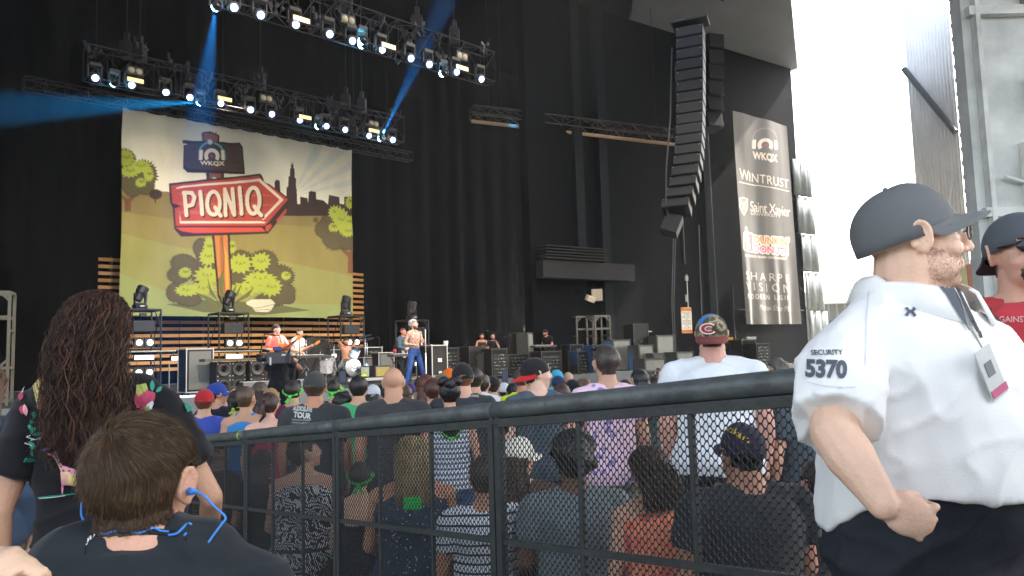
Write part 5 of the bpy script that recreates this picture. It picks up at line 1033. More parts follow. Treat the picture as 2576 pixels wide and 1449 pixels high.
# ================================================================ BARRIER
M_rail = mat('rail_paint', (84, 88, 87), .45, .45, 9, .5, 28, spec=.5); M_frame = mat('frame_paint', (54, 57, 57), .5, .3, 14, .25, 60); M_mesh = mat('mesh_paint', (46, 48, 48), .55, .2, 20)
def FP(k, z=0): return V((2.3 * (.234 - .135 * k), 2.3 * (1 + .17 * k), z))
def railz(k): return EYE - 2.3 / 1.87 * (.08 + .041 * k)
def panel(k0, k1, ks, lbl, P0=None, P1=None, z0=None, z1=None):
    a = P0 or FP(k0); b = P1 or FP(k1); za_, zb_ = (railz(k0), railz(k1)) if z0 is None else (z0, z1)
    a = V((a.x, a.y, za_)); b = V((b.x, b.y, zb_)); T = thing('barrier_panel', lbl, 'barrier', V((a.x, a.y, gz(a.x, a.y))), 0, 'black mesh barrier panels'); o = T.location.copy(); a -= o; b -= o
    d = b - a; L = d.length; dn = d.normalized(); dz = V((0, 0, 1)); nn = V((dn.y, -dn.x, 0)).normalized(); Hb = 1.22
    mb = MB(); r_ = .036; mb.tube([a + dn * (L * t) - dz * r_ for t in np.linspace(.002, .998, 14)], r_, 18); mb.build('rail', M_rail, T, True)
    fr = MB(); off = .105
    def bar(p, q, w1, w2): 
        dd = (q - p).normalized(); s1 = dd.cross(nn).normalized() * w1 / 2; s2 = nn * w2 / 2; fr.add([p + e * s1 + f * s2 for e in (-1, 1) for f in (-1, 1)] + [q + e * s1 + f * s2 for e in (-1, 1) for f in (-1, 1)], [(0, 1, 3, 2), (4, 6, 7, 5), (0, 4, 5, 1), (2, 3, 7, 6), (0, 2, 6, 4), (1, 5, 7, 3)])
    bar(a + dn * .012 - dz * .0725 - dz * .016, b - dn * .012 - dz * .0725 - dz * .016, .034, .034); fr.build('top_bar', M_frame, T, bevel=.002); fr = MB()
    bar(a + dn * .012 - dz * Hb, b - dn * .012 - dz * Hb, .034, .034); fr.build('bottom_bar', M_frame, T); fr = MB()
    bar(a + dn * .03 - dz * .56, b - dn * .03 - dz * .56, .022, .022); fr.build('middle_bar', M_frame, T); fr = MB()
    for k in ks:
        t = (k - k0) / (k1 - k0); e = k in (ks[0], ks[-1]); w_ = .034 if e else .018; t = max(.022 / L, min(1 - .022 / L, t)); p = a + d * t; fr = MB(); bar(p - dz * .097, p - dz * (Hb - .018), w_, w_); fr.build('post', M_frame, T, bevel=.002)
    for e in (0, 1):
        p = a + d * (.02 / L if not e else 1 - .02 / L); mb = MB(); mb.box(p - dz * .06 + nn * .0, (.03, .05, .07)); mb.box(p - dz * .10 + nn * .022, (.045, .012, .06)); mb.build('bracket', M_frame, T, bevel=.003)
    # expanded metal: staggered strands that really leave diamond holes
    W2, Hh, sw2, tk = .029, .0145, .0055, .0028; nx = int((L - .05) / (W2 / 2)); nzr = int((Hb - .12) / Hh); vs = []; fs = []
    d2 = V((dn.x, dn.y, 0)); sl_ = dn.z / math.hypot(dn.x, dn.y); d2.normalize(); Lh = math.hypot(d.x, d.y)
    for r_ in range(nzr):
        zc = -.102 - Hh * (r_ + .5); n0 = len(vs)
        for sgn in (1,):
            base = len(vs); cnt = 0
            for i in range(nx + 1):
                x0 = .025 + i * W2 / 2
                for dx, h_ in ((-.28, 1), (.28, 1)):
                    up_ = (1 if (i + r_) % 2 else -1) * Hh * .5; x = x0 + dx * W2 / 2
                    if x > Lh - .02: continue
                    p = a + d2 * x + dz * (x * sl_ + zc + up_ * .92)
                    for e, f in ((-1, -1), (1, -1), (1, 1), (-1, 1)): vs.append(p + dz * (sw2 * e / 2) + nn * (tk * f / 2 + (.0012 if (i % 2) else -.0012)))
                    cnt += 1
            for i in range(cnt - 1):
                q = base + i * 4
                for j in range(4): fs.append((q + j, q + (j + 1) % 4, q + 4 + (j + 1) % 4, q + 4 + j))
    mesh_obj('mesh', vs, fs, M_mesh, T)
    return T
panel(-1.0, 2, (-1, 0, 1, 2), 'nearest mesh barrier panel running behind the guard')
panel(2, 5, (2, 3, 4, 5), 'second mesh barrier panel in front of the navy dress')
panel(5, 8, (5, 6, 7, 8), 'third mesh barrier panel with the tribal print top behind it')
panel(8, 11, (8, 9, 10, 11), 'fourth mesh barrier panel beside the seated boy')
panel(11, 14, (11, 12, 13, 14), 'farthest mesh barrier panel hidden mostly by the boy')
panel(0, 0, (0, .5, 1), 'mesh barrier panel turning away behind the guard', FP(-1.02), V((1.75, 2.55, 0)), railz(-1), railz(-1) + .02) if False else None
k = 8.25; T = thing('tape', 'lime green tape scrap wrapped on the barrier rail', 'tape', FP(k, railz(k)))
mb = MB(); dn = (FP(9, railz(9)) - FP(8, railz(8))).normalized(); mb.cyl(-dn * .012 - V((0, 0, .036)), dn * .012 - V((0, 0, .036)), .0375, n=20); mb.build('strip', mat('lime_tape', (170, 200, 60), .5), T, True)
# ================================================================ STAGE GEAR
RZ = R(43)
def base(u, v): return pz(u, v, STZ)
def on(u, v, d): p = px(u, v, d); return V((p.x, p.y, STZ))
def edges(mb, w, h, d, t, z0=0):
    for x in (-1, 1):
        for y in (-1, 1): mb.box((x * w / 2, y * d / 2, z0 + h / 2), (t, t, h + t))
        for z in (0, h): mb.box((x * w / 2, 0, z0 + z), (t * 1.05, d, t * 1.05))
    for y in (-1, 1):
        for z in (0, h): mb.box((0, y * d / 2, z0 + z), (w, t * 1.1, t * 1.1))
def case(label, loc, w, h, d, rz=RZ, front='ply', body=None, trim=None, grp='flight cases and racks on the stage', legs=False):
    t = thing('flight_case', label, 'flight case', loc, rz, grp); z0 = .09
    mb = MB(); mb.box((0, 0, z0 + h / 2), (w - .01, d - .01, h - .01)); mb.build('body', body or M_blackbox, t)
    mb = MB(); edges(mb, w, h, d, .022, z0); mb.build('trim', trim or M_trim, t)
    mb = MB(); [mb.ell((x * w / 2, y * d / 2, z0 + z), .026, None, 8, 6) for x in (-1, 1) for y in (-1, 1) for z in (0, h)]; mb.build('corner', trim or M_trim, t, True)
    for x in (-1, 1):
        for y in (-1, 1): mb = MB(); mb.cyl((x * (w / 2 - .08) - .015, y * (d / 2 - .08), .04), (x * (w / 2 - .08) + .015, y * (d / 2 - .08), .04), .04, n=10); mb.build('castor', M_bmetal, t)
    if front == 'grille': mb = MB(); mb.box((0, -d / 2 - .008, z0 + h / 2), (w - .12, .012, h - .12)); mb.build('grille', M_grille, t, bevel=.004)
    elif front == 'open':
        mb = MB(); mb.box((0, -d / 2 - .003, z0 + h / 2), (w - .08, .01, h - .08)); mb.build('opening', mat('void', (12, 12, 13), .9), t); n = int((h - .1) / .12)
        for i in range(n):
            mb = MB(); mb.box((0, -d / 2 - .014, z0 + .1 + i * .12), (w - .1, .012, .09)); o = mb.build('rack_unit', mat('rack%d' % (i % 3), ((30, 31, 33), (44, 45, 47), (22, 23, 25))[i % 3], .4), t)
            mb = MB(); [mb.box((random.uniform(-w / 2 + .1, w / 2 - .1), -d / 2 - .023, z0 + .1 + i * .12 + random.uniform(-.02, .02)), (random.uniform(.01, .05), .006, random.uniform(.008, .02))) for _ in range(5)]; mb.build('knobs', random.choice((M_trim, M_trim, mat('led', (190, 200, 120), .4))), o)
    elif front == 'ply': mb = MB(); mb.box((0, -d / 2 - .006, z0 + h * .62), (.13, .012, .1)); mb.box((0, -d / 2 - .012, z0 + h * .3), (.1, .012, .07)); mb.build('latch', trim or M_trim, t)
    elif front == 'mirror': mb = MB(); mb.box((0, -d / 2 - .006, z0 + h / 2), (w - .1, .012, h - .1)); mb.build('panel', mat('pale_metal', (124, 124, 118), .3, .2, 2, metal=.5), t)
    return t
def cab(label, loc, w, h, d, rz=RZ, n=(2, 2), grp='black speaker cabinets on the stage', col=(62, 60, 58)):
    t = thing('speaker_cabinet', label, 'speaker', loc, rz, grp); mb = MB(); mb.box((0, 0, h / 2), (w, d, h)); mb.build('body', M_blackbox, t, bevel=.012)
    for i in range(n[0]):
        for j in range(n[1]):
            cx, cz, r_ = (i + .5 - n[0] / 2) * w / n[0], (j + .5) * h / n[1], min(w / n[0], h / n[1]) * .42
            mb = MB(); mb.lathe([(r_ * .3, .0), (r_ * .85, -.035), (r_, -.045), (r_ * 1.04, -.02), (r_ * 1.0, 0)], (cx, -d / 2 + .0, cz), 'y', 18); o = mb.build('driver', mat('cone', col, .5, .15, 30), t, True)
            mb = MB(); [mb.ell((cx + q * r_ * .95, -d / 2 - .02, cz + e * r_ * .95), .016, None, 6, 5) for q in (-1, 1) for e in (-1, 1)]; mb.build('bolt', M_trim, o)
    return t
def wedge(label, loc, rz=RZ, w=.7):
    t = thing('monitor_wedge', label, 'monitor speaker', loc, rz, 'floor monitor wedges along the stage edge'); mb = MB(); n = [(-.25, 0), (.25, 0), (.25, .12), (.05, .36), (-.18, .36)]
    mb.add([V((x, y, z)) for x in (-w / 2, w / 2) for y, z in n], [(0, 1, 2, 3, 4), (9, 8, 7, 6, 5)] + [(i, i + 5, (i + 1) % 5 + 5, (i + 1) % 5) for i in range(5)]); mb.build('body', mat('wedge', (50, 51, 58), .6, .1, 20), t, bevel=.01)
    mb = MB(); mb.add([(-w / 2 + .05, .245, .14), (w / 2 - .05, .245, .14), (w / 2 - .05, .066, .352), (-w / 2 + .05, .066, .352), (-w / 2 + .05, .262, .146), (w / 2 - .05, .262, .146), (w / 2 - .05, .08, .362), (-w / 2 + .05, .08, .362)], [(0, 1, 2, 3), (4, 5, 6, 7), (0, 1, 5, 4), (2, 3, 7, 6)]); mb.build('grille', M_grille, t); return t
def moving_head(mb_parent, z, sc=1, tilt=25):
    t = mb_parent; o = V((0, 0, z)); mb = MB(); mb.lathe([(.20, .03), (.23, .06), (.23, .13), (.19, .17)], o, n=8); mb.box(o + V((0, -.21, .1)), (.14, .03, .05)); b = mb.build('fixture_base', M_bmetal, t, bevel=.01)
    mb = MB(); mb.box(o + V((0, -.228, .1)), (.12, .008, .035)); mb.build('display', M_trim, b)
    mb = MB(); [mb.prism([(q * .15 - .02, .17), (q * .15 + .02, .17), (q * .17 + .025, .48), (q * .16, .53), (q * .15 - .02, .5)], -.07, .07) for q in (-1, 1)]; mb.box((0, 0, .19), (.32, .14, .05)); mb.v = [q + o for q in mb.v]; mb.build('yoke', M_bmetal, t, bevel=.01)
    M3 = Matrix.Rotation(R(tilt), 3, 'Y'); mb = MB(); mb.loft([(0, 0, -.24, .09, .09), (0, 0, -.2, .13, .13), (0, 0, -.02, .135, .14), (0, 0, .05, .17, .16), (0, 0, .22, .175, .165), (0, 0, .26, .15, .15)], 12); mb.v = [M3 @ q + o + V((0, 0, .48)) for q in mb.v]; mb.build('lamp_head', mat('fixture_black', (38, 36, 36), .35, .1, 20), t, bevel=.01)
def light_tower(label, loc, h=2.55, w=.95, tilt=25, on_=True):
    t = thing('light_tower', label, 'light tower', loc, RZ, 'light towers at the back of the stage'); mb = MB()
    for x in (-w / 2, w / 2):
        for y in (-.45, .45): mb.cyl((x, y, 0), (x, y, h), .028, n=8)
    for z in (.02, h * .3, h * .52, h):
        for y in (-.45, .45): mb.cyl((-w / 2, y, z), (w / 2, y, z), .024, n=6)
        for x in (-w / 2, w / 2): mb.cyl((x, -.45, z), (x, .45, z), .024, n=6)
    for x in (-w / 2, w / 2): mb.cyl((x, -.45, h), (x, .45, h * .52), .016, n=5); mb.cyl((x, .45, h * .52), (x, -.45, .1), .016, n=5)
    for q in (-1, 1): mb.cyl((q * w / 2, -.45, h * .8), (q * w * .3, -.45, h), .016, n=5)
    mb.build('frame', mat('tower_frame', (40, 39, 39), .5, .1, 20), t)
    mb = MB(); mb.box((0, 0, h + .02), (w + .02, .95, .035)); mb.build('top_plate', M_bmetal, t); moving_head(t, h + .03, 1, tilt)
    mb = MB(); mb.box((0, -.3, h * .80), (.62, .3, .34)); mb.box((0, -.3, h * .94), (.2, .1, .12)); mb.build('scroller', M_bmetal, t, bevel=.02)
    for z in (h * .60, h * .24):
        mb = MB(); [mb.box((q * .15, -.42, z), (.27, .16, .27)) for q in (-1, 1)]; o = mb.build('blinder', mat('blinder_box', (52, 51, 50), .6), t, bevel=.008)
        for q in (-1, 1): mb = MB(); mb.lathe([(.001, 0), (.066, -.005), (.08, -.02), (.08, 0)], (q * .15, -.505, z), 'y', 16); mb.build('lamp', E_bl2, o, True)
    mb = MB(); mb.box((0, -.44, h * .42), (.58, .1, .16)); o = mb.build('strobe', M_bmetal, t); mb = MB(); mb.box((0, -.495, h * .42), (.54, .012, .125)); mb.build('strobe_panel', emat('tower_strobe', (240, 234, 220), .5), o)
    mb = MB(); mb.cyl((-w * .95, -.5, h * .49), (w * .95, -.5, h * .49), .022, n=8); mb.build('cross_bar', M_alu, t)
    for q in (-1, 1):
        mb = MB(); mb.box((q * w * .88, -.52, h * .41), (.2, .16, .13), (.3, 0, 0)); mb.cyl((q * w * .88, -.5, h * .49), (q * w * .88, -.5, h * .43), .02); o = mb.build('spot', M_bmetal, t); mb = MB(); mb.box((q * w * .88, -.61, h * .40), (.17, .01, .1), (.3, 0, 0)); mb.build('spot_lens', E_bl2, o)
        mb = MB(); mb.cyl((q * w * .75, -.5, 0), (q * w * .75, -.5, h * .33), .018, n=6); mb.build('pole', M_alu, t)
    return t
towers = [('light tower behind the girl\'s shoulder, leftmost', 352, 22.6, 25), ('light tower just left of the coral shirted guitarist', 575, 24.0, 25), ('light tower behind the drummer', 870, 27.0, 15), ('light tower behind the singer', 1036, 29.5, 10)]
for lb, u, d, tl in towers:
    p = on(u, 800, d); zt_ = px(u, {352: 780, 575: 789, 870: 796, 1036: 806}[u], d).z - STZ; light_tower(lb[0].lower() + lb[1:], p, zt_ - .02, .95, tl)
# backline
case('tall grille fronted speaker case with bright edges left of the crowd', on(492, 975, 19.4), .68, 1.10, .6, front='grille')
case('tall black double door flight case right of the singer', on(1087, 945, 19.9), .50, 1.02, .7, front='ply')
for i, (u, d) in enumerate(((573, 19.4), (655, 19.9))): cab(('left', 'right')[i] + ' one of the two black speaker cabinets with four round drivers', on(u, 960, d), .78, .84, .45)
t = thing('plank', 'grey plank lying along the tops of the speaker cabinets', 'plank', on(615, 900, 19.6) + V((0, 0, .85)), RZ); mb = MB(); mb.box((0, 0, .04), (2.2, .4, .07)); mb.build('board', mat('plank', (84, 82, 70), .8), t)
cab('small gold grilled amplifier cabinet right of the drum kit', on(956, 940, 24.6), .62, .56, .35, n=(0, 0)); cab('gold grilled amplifier half hidden by the drum kit', on(915, 938, 25.3), .5, .56, .35, n=(0, 0))
M_gold = ramp_mat('gold_cloth', 'ShaderNodeTexVoronoi', [(0, (90, 78, 42)), (.35, (168, 150, 84))], scale=60)
for t in [o for o in bpy.data.objects if o.get('label', '').find('gold grilled') >= 0]:
    w_ = .54 if 'small' in t['label'] else .42; mb = MB(); mb.box((0, -.178, .28), (w_, .01, .48)); mb.build('grille', M_gold, t)
for i, (u, v, d, w_) in enumerate(((930, 862, 26.2, .7), (962, 880, 26.0, .62), (925, 890, 26.1, .62))):
    z_ = px(u, v, d).z; p = on(u, v, d); case(('amp head on top of the backline stack behind the drum kit', 'grey amp case right of the drummer tower', 'grey speaker case below the amp head')[i], p, w_, (.3, .9, .75)[i], .5, front='grille' if i else 'open') if i else case('amp rack standing behind the drum kit', p + V((0, 0, 0)), w_, 1.1, .5, front='open')
for i, (u, v) in enumerate(((640, 985), (1082, 955), (780, 968))): wedge(('dark floor monitor below the speaker cabinets', 'dark floor monitor at the singer\'s feet', 'dark floor monitor in front of the keyboard player')[i], on(u, v, (17.6, 18.0, 18.2)[i]))
t = thing('stage_riser', 'low riser with white panel edge under the drum kit', 'riser', on(905, 955, 24.4), RZ); mb = MB(); mb.box((0, .9, .10), (3.4, 2.8, .22)); mb.build('deck', mat('riser', (40, 39, 42), .8), t); mb = MB(); mb.box((.4, -.52, .14), (2.3, .03, .09)); mb.build('edge_panel', mat('edge_panel', (170, 172, 176), .5), t)
t = thing('draped_cover', 'crumpled black cloth draped over gear behind the guitarist', 'cover', on(792, 930, 27.6), RZ); mb = MB(); mb.loft([(0, 0, 0, 1.15, .7), (0, 0, .9, 1.05, .6), (-.1, 0, 1.35, .9, .5), (-.1, 0, 1.62, .45, .3)], 24, e=3)
v2, f2 = remesh(mb, .05, 2); v2 += np.array([[noise.noise((p[0] * 3, p[1] * 3, p[2] * .8)) * .16, noise.noise((p[0] * 3 + 5, p[1] * 3, p[2] * .8)) * .2, noise.noise(V(p) * 2) * .08] for p in v2]); mesh_obj('cloth', v2, f2, mat('black_drape', (40, 39, 40), .7, .1, 3, .3, 6), t, True)
t = thing('tray', 'white papers and blue edged tray on the stage lip', 'tray', on(500, 990, 17.6), RZ); mb = MB(); mb.box((0, 0, .05), (.95, .3, .06)); mb.build('tray', mat('white_tray', (214, 214, 210), .6), t); mb = MB(); mb.box((.2, -.2, .02), (1.5, .06, .05)); mb.build('blue_edge', mat('blue_edge', (60, 76, 150), .6), t)
# drum kit
DK0 = on(884, 948, 24.5) + V((0, 0, .22)); drk = DK0; M_shell = mat('drum_shell', (196, 198, 204), .25, .12, 8, metal=.4); M_skin = mat('drum_head', (232, 230, 226), .5, .03)
def drum(label, c, r, L, axis, M=None, legs=0):
    t = thing('drum', label, 'drum', c, RZ, 'silver drums of the kit'); mb = MB(); mb.lathe([(r, -L / 2), (r, L / 2)], (0, 0, 0), axis, 28, M); mb.build('shell', M_shell, t, True); mb = MB()
    for q in (-1, 1): mb.lathe([(r * 1.0, q * L / 2), (r * 1.05, q * L / 2), (r * 1.05, q * (L / 2 + .025)), (r * .96, q * (L / 2 + .028))], (0, 0, 0), axis, 28, M)
    mb.build('hoop', M_chrome, t, True)
    mb = MB(); mb.lathe([(.001, -L / 2 - .008), (r * .99, -L / 2 - .008), (r * .99, L / 2 + .008), (.001, L / 2 + .008)], (0, 0, 0), axis, 28, M); mb.build('drumhead', M_skin, t)
    for k in range(legs): a = 2 * PI * k / legs; mb = MB(); mb.tube([(r * 1.03 * math.cos(a), r * 1.03 * math.sin(a), .05), (r * 1.06 * math.cos(a), r * 1.06 * math.sin(a), -c[2] + STZ + .1)], .012); mb.build('leg', M_chrome, t)
    mb = MB()
    for k in range(8):
        a = 2 * PI * k / 8; q = V((r * 1.02 * math.cos(a), 0, r * 1.02 * math.sin(a))) if axis == 'y' else V((r * 1.02 * math.cos(a), r * 1.02 * math.sin(a), 0)); mb.box(M @ q if M is not None else q, (.025, .05, .025) if axis == 'y' else (.025, .025, .06))
    mb.build('lugs', M_chrome, t); return t
def K(x, y, z): q = Matrix.Rotation(RZ, 3, 'Z') @ V((x, y, 0)); return DK0 + q + V((0, 0, z))
t = drum('white fronted bass drum with an upside down house emblem', K(0, .1, .30), .285, .42, 'y')
em = MB(); em.cm = 0; Y0 = -.235
def rect(x0, z0, x1, z1, w_=.012, c=0, y=Y0):
    em.cm = c; em.bx(x0, x1, y, y + .004, z0, z1)
em.cm = 0; em.prism([(-.20, -.16), (-.14, -.21), (.20, .14), (.14, .2)], Y0 + .002, Y0 + .005)
em.prism([(-.12, -.02), (.12, -.02), (.12, .13), (.05, .13), (.05, .16), (-.12, .16)], Y0 - .002, Y0 + .001)
em.prism([(-.15, -.02), (.15, -.02), (0, -.16)], Y0 - .002, Y0 + .001); em.cm = 1; em.prism([(-.105, -.005), (.105, -.005), (.105, .115), (-.105, .115)], Y0 - .005, Y0 - .003); em.prism([(-.115, -.035), (.115, -.035), (0, -.14)], Y0 - .005, Y0 - .003)
em.cm = 0; em.bx(-.08, -.03, Y0 - .008, Y0 - .006, .0, .1); em.bx(.01, .075, Y0 - .008, Y0 - .006, .02, .1); em.cm = 1; em.bx(-.07, -.04, Y0 - .011, Y0 - .009, .01, .09)
for x, z in ((.018, .065), (.046, .065), (.018, .028), (.046, .028)): em.bx(x, x + .021, Y0 - .011, Y0 - .009, z, z + .026)
em.cm = 2; em.lathe([(.001, 0), (.05, 0), (.05, .004), (.001, .004)], (.17, Y0 - .004, -.09), 'y', 16)
em.build('emblem', [mat('emblem_grey', (126, 126, 128), .6), M_skin, mat('port', (20, 20, 20), .8)], t)
drum('shiny floor tom standing left of the bass drum', K(-.78, .25, .36), .2, .42, 'z', legs=3); drum('floor tom hidden between the floor tom and the bass drum', K(-.45, .75, .36), .18, .32, 'z', legs=3)
drum('tilted rack tom above the right of the bass drum', K(.18, .1, .78), .155, .24, 'z', Matrix.Rotation(R(28), 3, 'X') @ Matrix.Rotation(R(12), 3, 'Y')); drum('tilted snare drum at the drummer\'s knees', K(-.25, .95, .62), .17, .15, 'z', Matrix.Rotation(R(12), 3, 'X'))
def cymbal(label, x, y, z, r, tl, col=(150, 132, 80)):
    t = thing('cymbal_stand', label, 'cymbal', K(x, y, 0), RZ, 'cymbals on chrome stands around the drum kit'); mb = MB(); mb.tube([(0, 0, .12), (0, 0, z * .6), (0, 0, z + .03)], .014, 8)
    for a in (0, 2.1, 4.2): mb.tube([(0, 0, .42), (.27 * math.cos(a), .27 * math.sin(a), .01)], .012, 6); mb.tube([(0, 0, .2), (.14 * math.cos(a), .14 * math.sin(a), .22)], .008, 5)
    mb.build('stand', M_chrome, t, True); mb = MB(); Mx = Matrix.Rotation(R(tl), 3, 'X') @ Matrix.Rotation(R(tl * .5), 3, 'Y'); mb.lathe([(.004, .028), (.03, .024), (.05, .008), (r * .6, .002), (r, -.012), (r, -.014), (r * .6, 0), (.05, .005), (.004, .02)], (0, 0, z), n=28, M=Mx); mb.build('cymbal', mat('bronze', col, .3, .15, 20, metal=.8), t, True)
cymbal('crash cymbal on the stand left of the drummer', -.55, .15, 1.22, .24, 8, (60, 56, 50)); cymbal('wide dark cymbal across the drummer\'s chest', -.75, .7, 1.02, .28, 3, (58, 54, 50)); cymbal('cymbal painted with blue stage light on the tall stand right of the kit', .72, .3, 1.36, .22, -12, (90, 140, 180)); cymbal('ride cymbal at the right end of the kit', .95, .55, 1.25, .24, -14, (50, 48, 46)); cymbal('thin hi-hat on a chrome stand at the far left', -1.35, .5, 1.38, .2, 0, (60, 56, 50))  # blue stage light put into one cymbal's metal colour
t = thing('yellow_cloth', 'yellow cloth lying beside the bass drum', 'cloth', K(.45, -.1, 0), RZ); mb = MB(); mb.loft([(0, 0, 0, .16, .08), (0, 0, .04, .1, .06), (.02, 0, .08, .03, .02)], 14); v2, f2 = remesh(mb, .012, 1); v2 += np.array([[noise.noise(V(p) * 12) * .03] * 3 for p in v2]); mesh_obj('fabric', v2, f2, cloth_m((206, 176, 40)), t, True)
def mic(label, loc, h, col=M_bmetal, boom=None, rz=RZ, grp='microphone stands on the stage'):
    t = thing('microphone_stand', label, 'microphone', loc, rz, grp); mb = MB(); mb.lathe([(.001, 0), (.13, 0), (.13, .02), (.03, .035)], n=18); mb.cyl((0, 0, .02), (0, 0, h * .6), .016, n=8); mb.cyl((0, 0, h * .6), (0, 0, h), .011, n=8); e = V((0, 0, h))
    if boom: mb.cyl(e, e + V(boom), .009); e = e + V(boom)
    mb.build('stand', col, t, True); mb = MB(); mb.cyl(e + V((0, 0, 0)), e + V((-.05, .0, .02)), .012, .018, 8); mb.ell(e + V((-.07, 0, .028)), .028, None, 10, 8); mb.build('microphone', M_bmetal, t, True); return t
# keyboards, table, cup
def keyboard(label, loc, rz, w=1.0, z=.92):
    t = thing('keyboard', label, 'keyboard', loc, rz, 'keyboards on folding stands'); mb = MB()
    for y in (-.12, .12): mb.tube([(-.28, y, .0), (.28, y, z - .04)], .014, 6); mb.tube([(.28, y, 0), (-.28, y, z - .04)], .014, 6)
    mb.build('stand', M_metal, t); mb = MB(); mb.box((0, 0, z), (w, .32, .08)); mb.build('body', mat('keyboard_case', (60, 61, 64), .4), t, bevel=.01); mb = MB(); mb.box((0, .09, z + .044), (w - .16, .12, .012)); mb.build('keys', M_white, t); return t
keyboard('keyboard stand between guitarist and drum kit', on(782, 950, 20.8), RZ); kb = keyboard('small keyboard table with a red cup left of the singer', on(1010, 950, 21.6), RZ, .75, .88)
t = thing('cup', 'red plastic cup standing on the small keyboard table', 'cup', kb.location + V((-.2, .08, .93)), 0); mb = MB(); mb.lathe([(.001, 0), (.035, 0), (.05, .13), (.046, .13), (.032, .01)], n=14); mb.build('cup', mat('red_cup', (176, 36, 60), .4), t, True)
t = thing('cup', 'white foam cup standing on the gear right of the tall case', 'cup', on(1122, 880, 26.0) + V((0, 0, 1.12)), 0); mb = MB(); mb.lathe([(.001, 0), (.06, 0), (.085, .22), (.08, .22), (.055, .01)], n=14); mb.build('cup', M_white, t, True)
# stage right wing clutter, every case a thing
WG = [(1122, 26.0, .62, 1.0, 'open', 'tall cluttered rack under the white foam cup'), (1150, 26.6, .75, .62, 'open', 'green lit drawer rack right of the tall case'), (1188, 26.4, .7, 1.02, 'ply', 'dark case with two round handles below the tattooed crewman'), (1212, 26.2, .3, .8, 'mirror', 'narrow case with a pale panel'), (1243, 26.0, .68, .92, 'open', 'square bright edged rack below the bald crewman'), (1290, 27.0, .9, .7, 'open', 'low black rack with cables'), (1312, 28.0, .62, 1.5, 'ply', 'stacked metallic case left of the pedal steel desk'), (1335, 27.6, .8, 1.48, 'mirror', 'pale metallic case stack next to the keyboard desk'), (1372, 26.8, .95, .78, 'open', 'rack desk under the bending keyboard crewman'), (1440, 27.6, .55, 1.0, 'open', 'tall rack left of the aluminium towers'), (1463, 27.2, .75, .75, 'open', 'rack stack between the aluminium towers'), (1500, 27.0, .7, .95, 'open', 'open rack behind the floral shirted man'), (1552, 27.4, .8, 1.12, 'mirror', 'pale grey flight case right of the floral shirted man'), (1602, 28.0, .7, 1.7, 'ply', 'tall dark case with thin vertical panel'), (1612, 26.8, .66, .9, 'mirror', 'grey case with black round handles'), (1662, 28.0, .85, 1.25, 'mirror', 'open silver lined flight case'), (1642, 26.6, .5, .6, 'mirror', 'small grey box leaning by the silver lined case'), (1632, 25.4, .9, .42, 'mirror', 'low grey case behind the raised hands'), (1708, 25.8, .75, .62, 'mirror', 'white plastic case left of the big white shirt'), (1870, 28.6, .7, 1.0, 'open', 'wire crate of cables under the sponsor banner'), (1905, 28.2, .7, .85, 'open', 'second wire crate of cables under the sponsor banner'), (1825, 29.0, .8, .9, 'ply', 'dark case behind the big man in the camouflage cap')]
M_pale = mat('grey_case', (84, 84, 80), .5, .2, 3)
for u, d, w_, h_, fr, lb in WG: case(lb, on(u, 900, d), w_, h_, .6, R(30 if u > 1400 else 40), fr, trim=mat('dull_trim', (80, 79, 74), .5, .1, 20, metal=.3), body=M_pale if fr == 'mirror' else None)
M_alt = mat('alu_tower', (104, 100, 90), .45, .12, 12, metal=.4)
def alu_tower(label, u, v0, d, w=.62):
    p = on(u, 900, d); h = px(u, v0, d).z - STZ; t = thing('truss_tower', label, 'truss tower', p, R(25), 'upright aluminium truss towers'); mb = MB()
    for x in (-w / 2, w / 2):
        for y in (-.3, .3): mb.box((x, y, h / 2), (.06, .06, h))
        for z in (.1, h * .33, h * .66, h): mb.box((x, 0, z), (.05, .6, .06))
    for z in (.1, h * .33, h * .78, h):
        for y in (-.3, .3): mb.box((0, y, z), (w, .05, .07))
    for q in (-1, 1): mb.box((q * w * .36, -.3, h - .12), (.25, .04, .05), (0, R(45) * q, 0)); mb.box((q * w * .36, -.3, h * .33 + .12), (.25, .04, .05), (0, -R(45) * q, 0))
    mb.build('frame', M_alt, t); return t
alu_tower('aluminium truss tower with lamps inside, left of the pair', 1464, 798, 28.5, .72); alu_tower('taller empty aluminium truss tower, right of the pair', 1508, 796, 28.0, .64)
t = alu_tower('grey truss tower cut by the left edge of the photo', -6, 738, 17, .5)
for lb, u, v, d in (('square grey panel on a tall thin stand', 1396, 818, 28.5),):
    p = on(u, 900, d); h = px(u, v, d).z - STZ; t = thing('panel_stand', lb, 'panel', p, R(15)); mb = MB(); mb.cyl((0, 0, 0), (0, 0, h), .014); [mb.cyl((0, 0, .4), (.3 * math.cos(a), .3 * math.sin(a), 0), .01) for a in (0, 2.1, 4.2)]; mb.build('stand', M_metal, t); mb = MB(); mb.box((0, 0, h), (.5, .03, .5)); mb.build('panel', mat('grey_board', (92, 92, 92), .6), t, bevel=.01)
p = on(1332, 900, 27.8); t = thing('fan', 'round wire fan on a stand above the pale cases', 'fan', p + V((0, 0, 1.62)), R(15)); h = px(1332, 828, 27.8).z - STZ - 1.62; mb = MB(); mb.cyl((0, 0, 0), (0, 0, h), .015); mb.build('stand', M_metal, t); mb = MB(); [mb.tube([(r_ * math.cos(a), -.03, h + r_ * math.sin(a)) for a in np.linspace(0, 2 * PI, 19)], .006, 4) for r_ in (.06, .1, .14, .18, .21)]; mb.cyl((0, -.05, h), (0, .1, h), .04); [mb.box((0, 0, h), (.36, .01, .05), (0, a, 0)) for a in (0, 1.05, 2.1)]; mb.build('cage', M_alu, t)
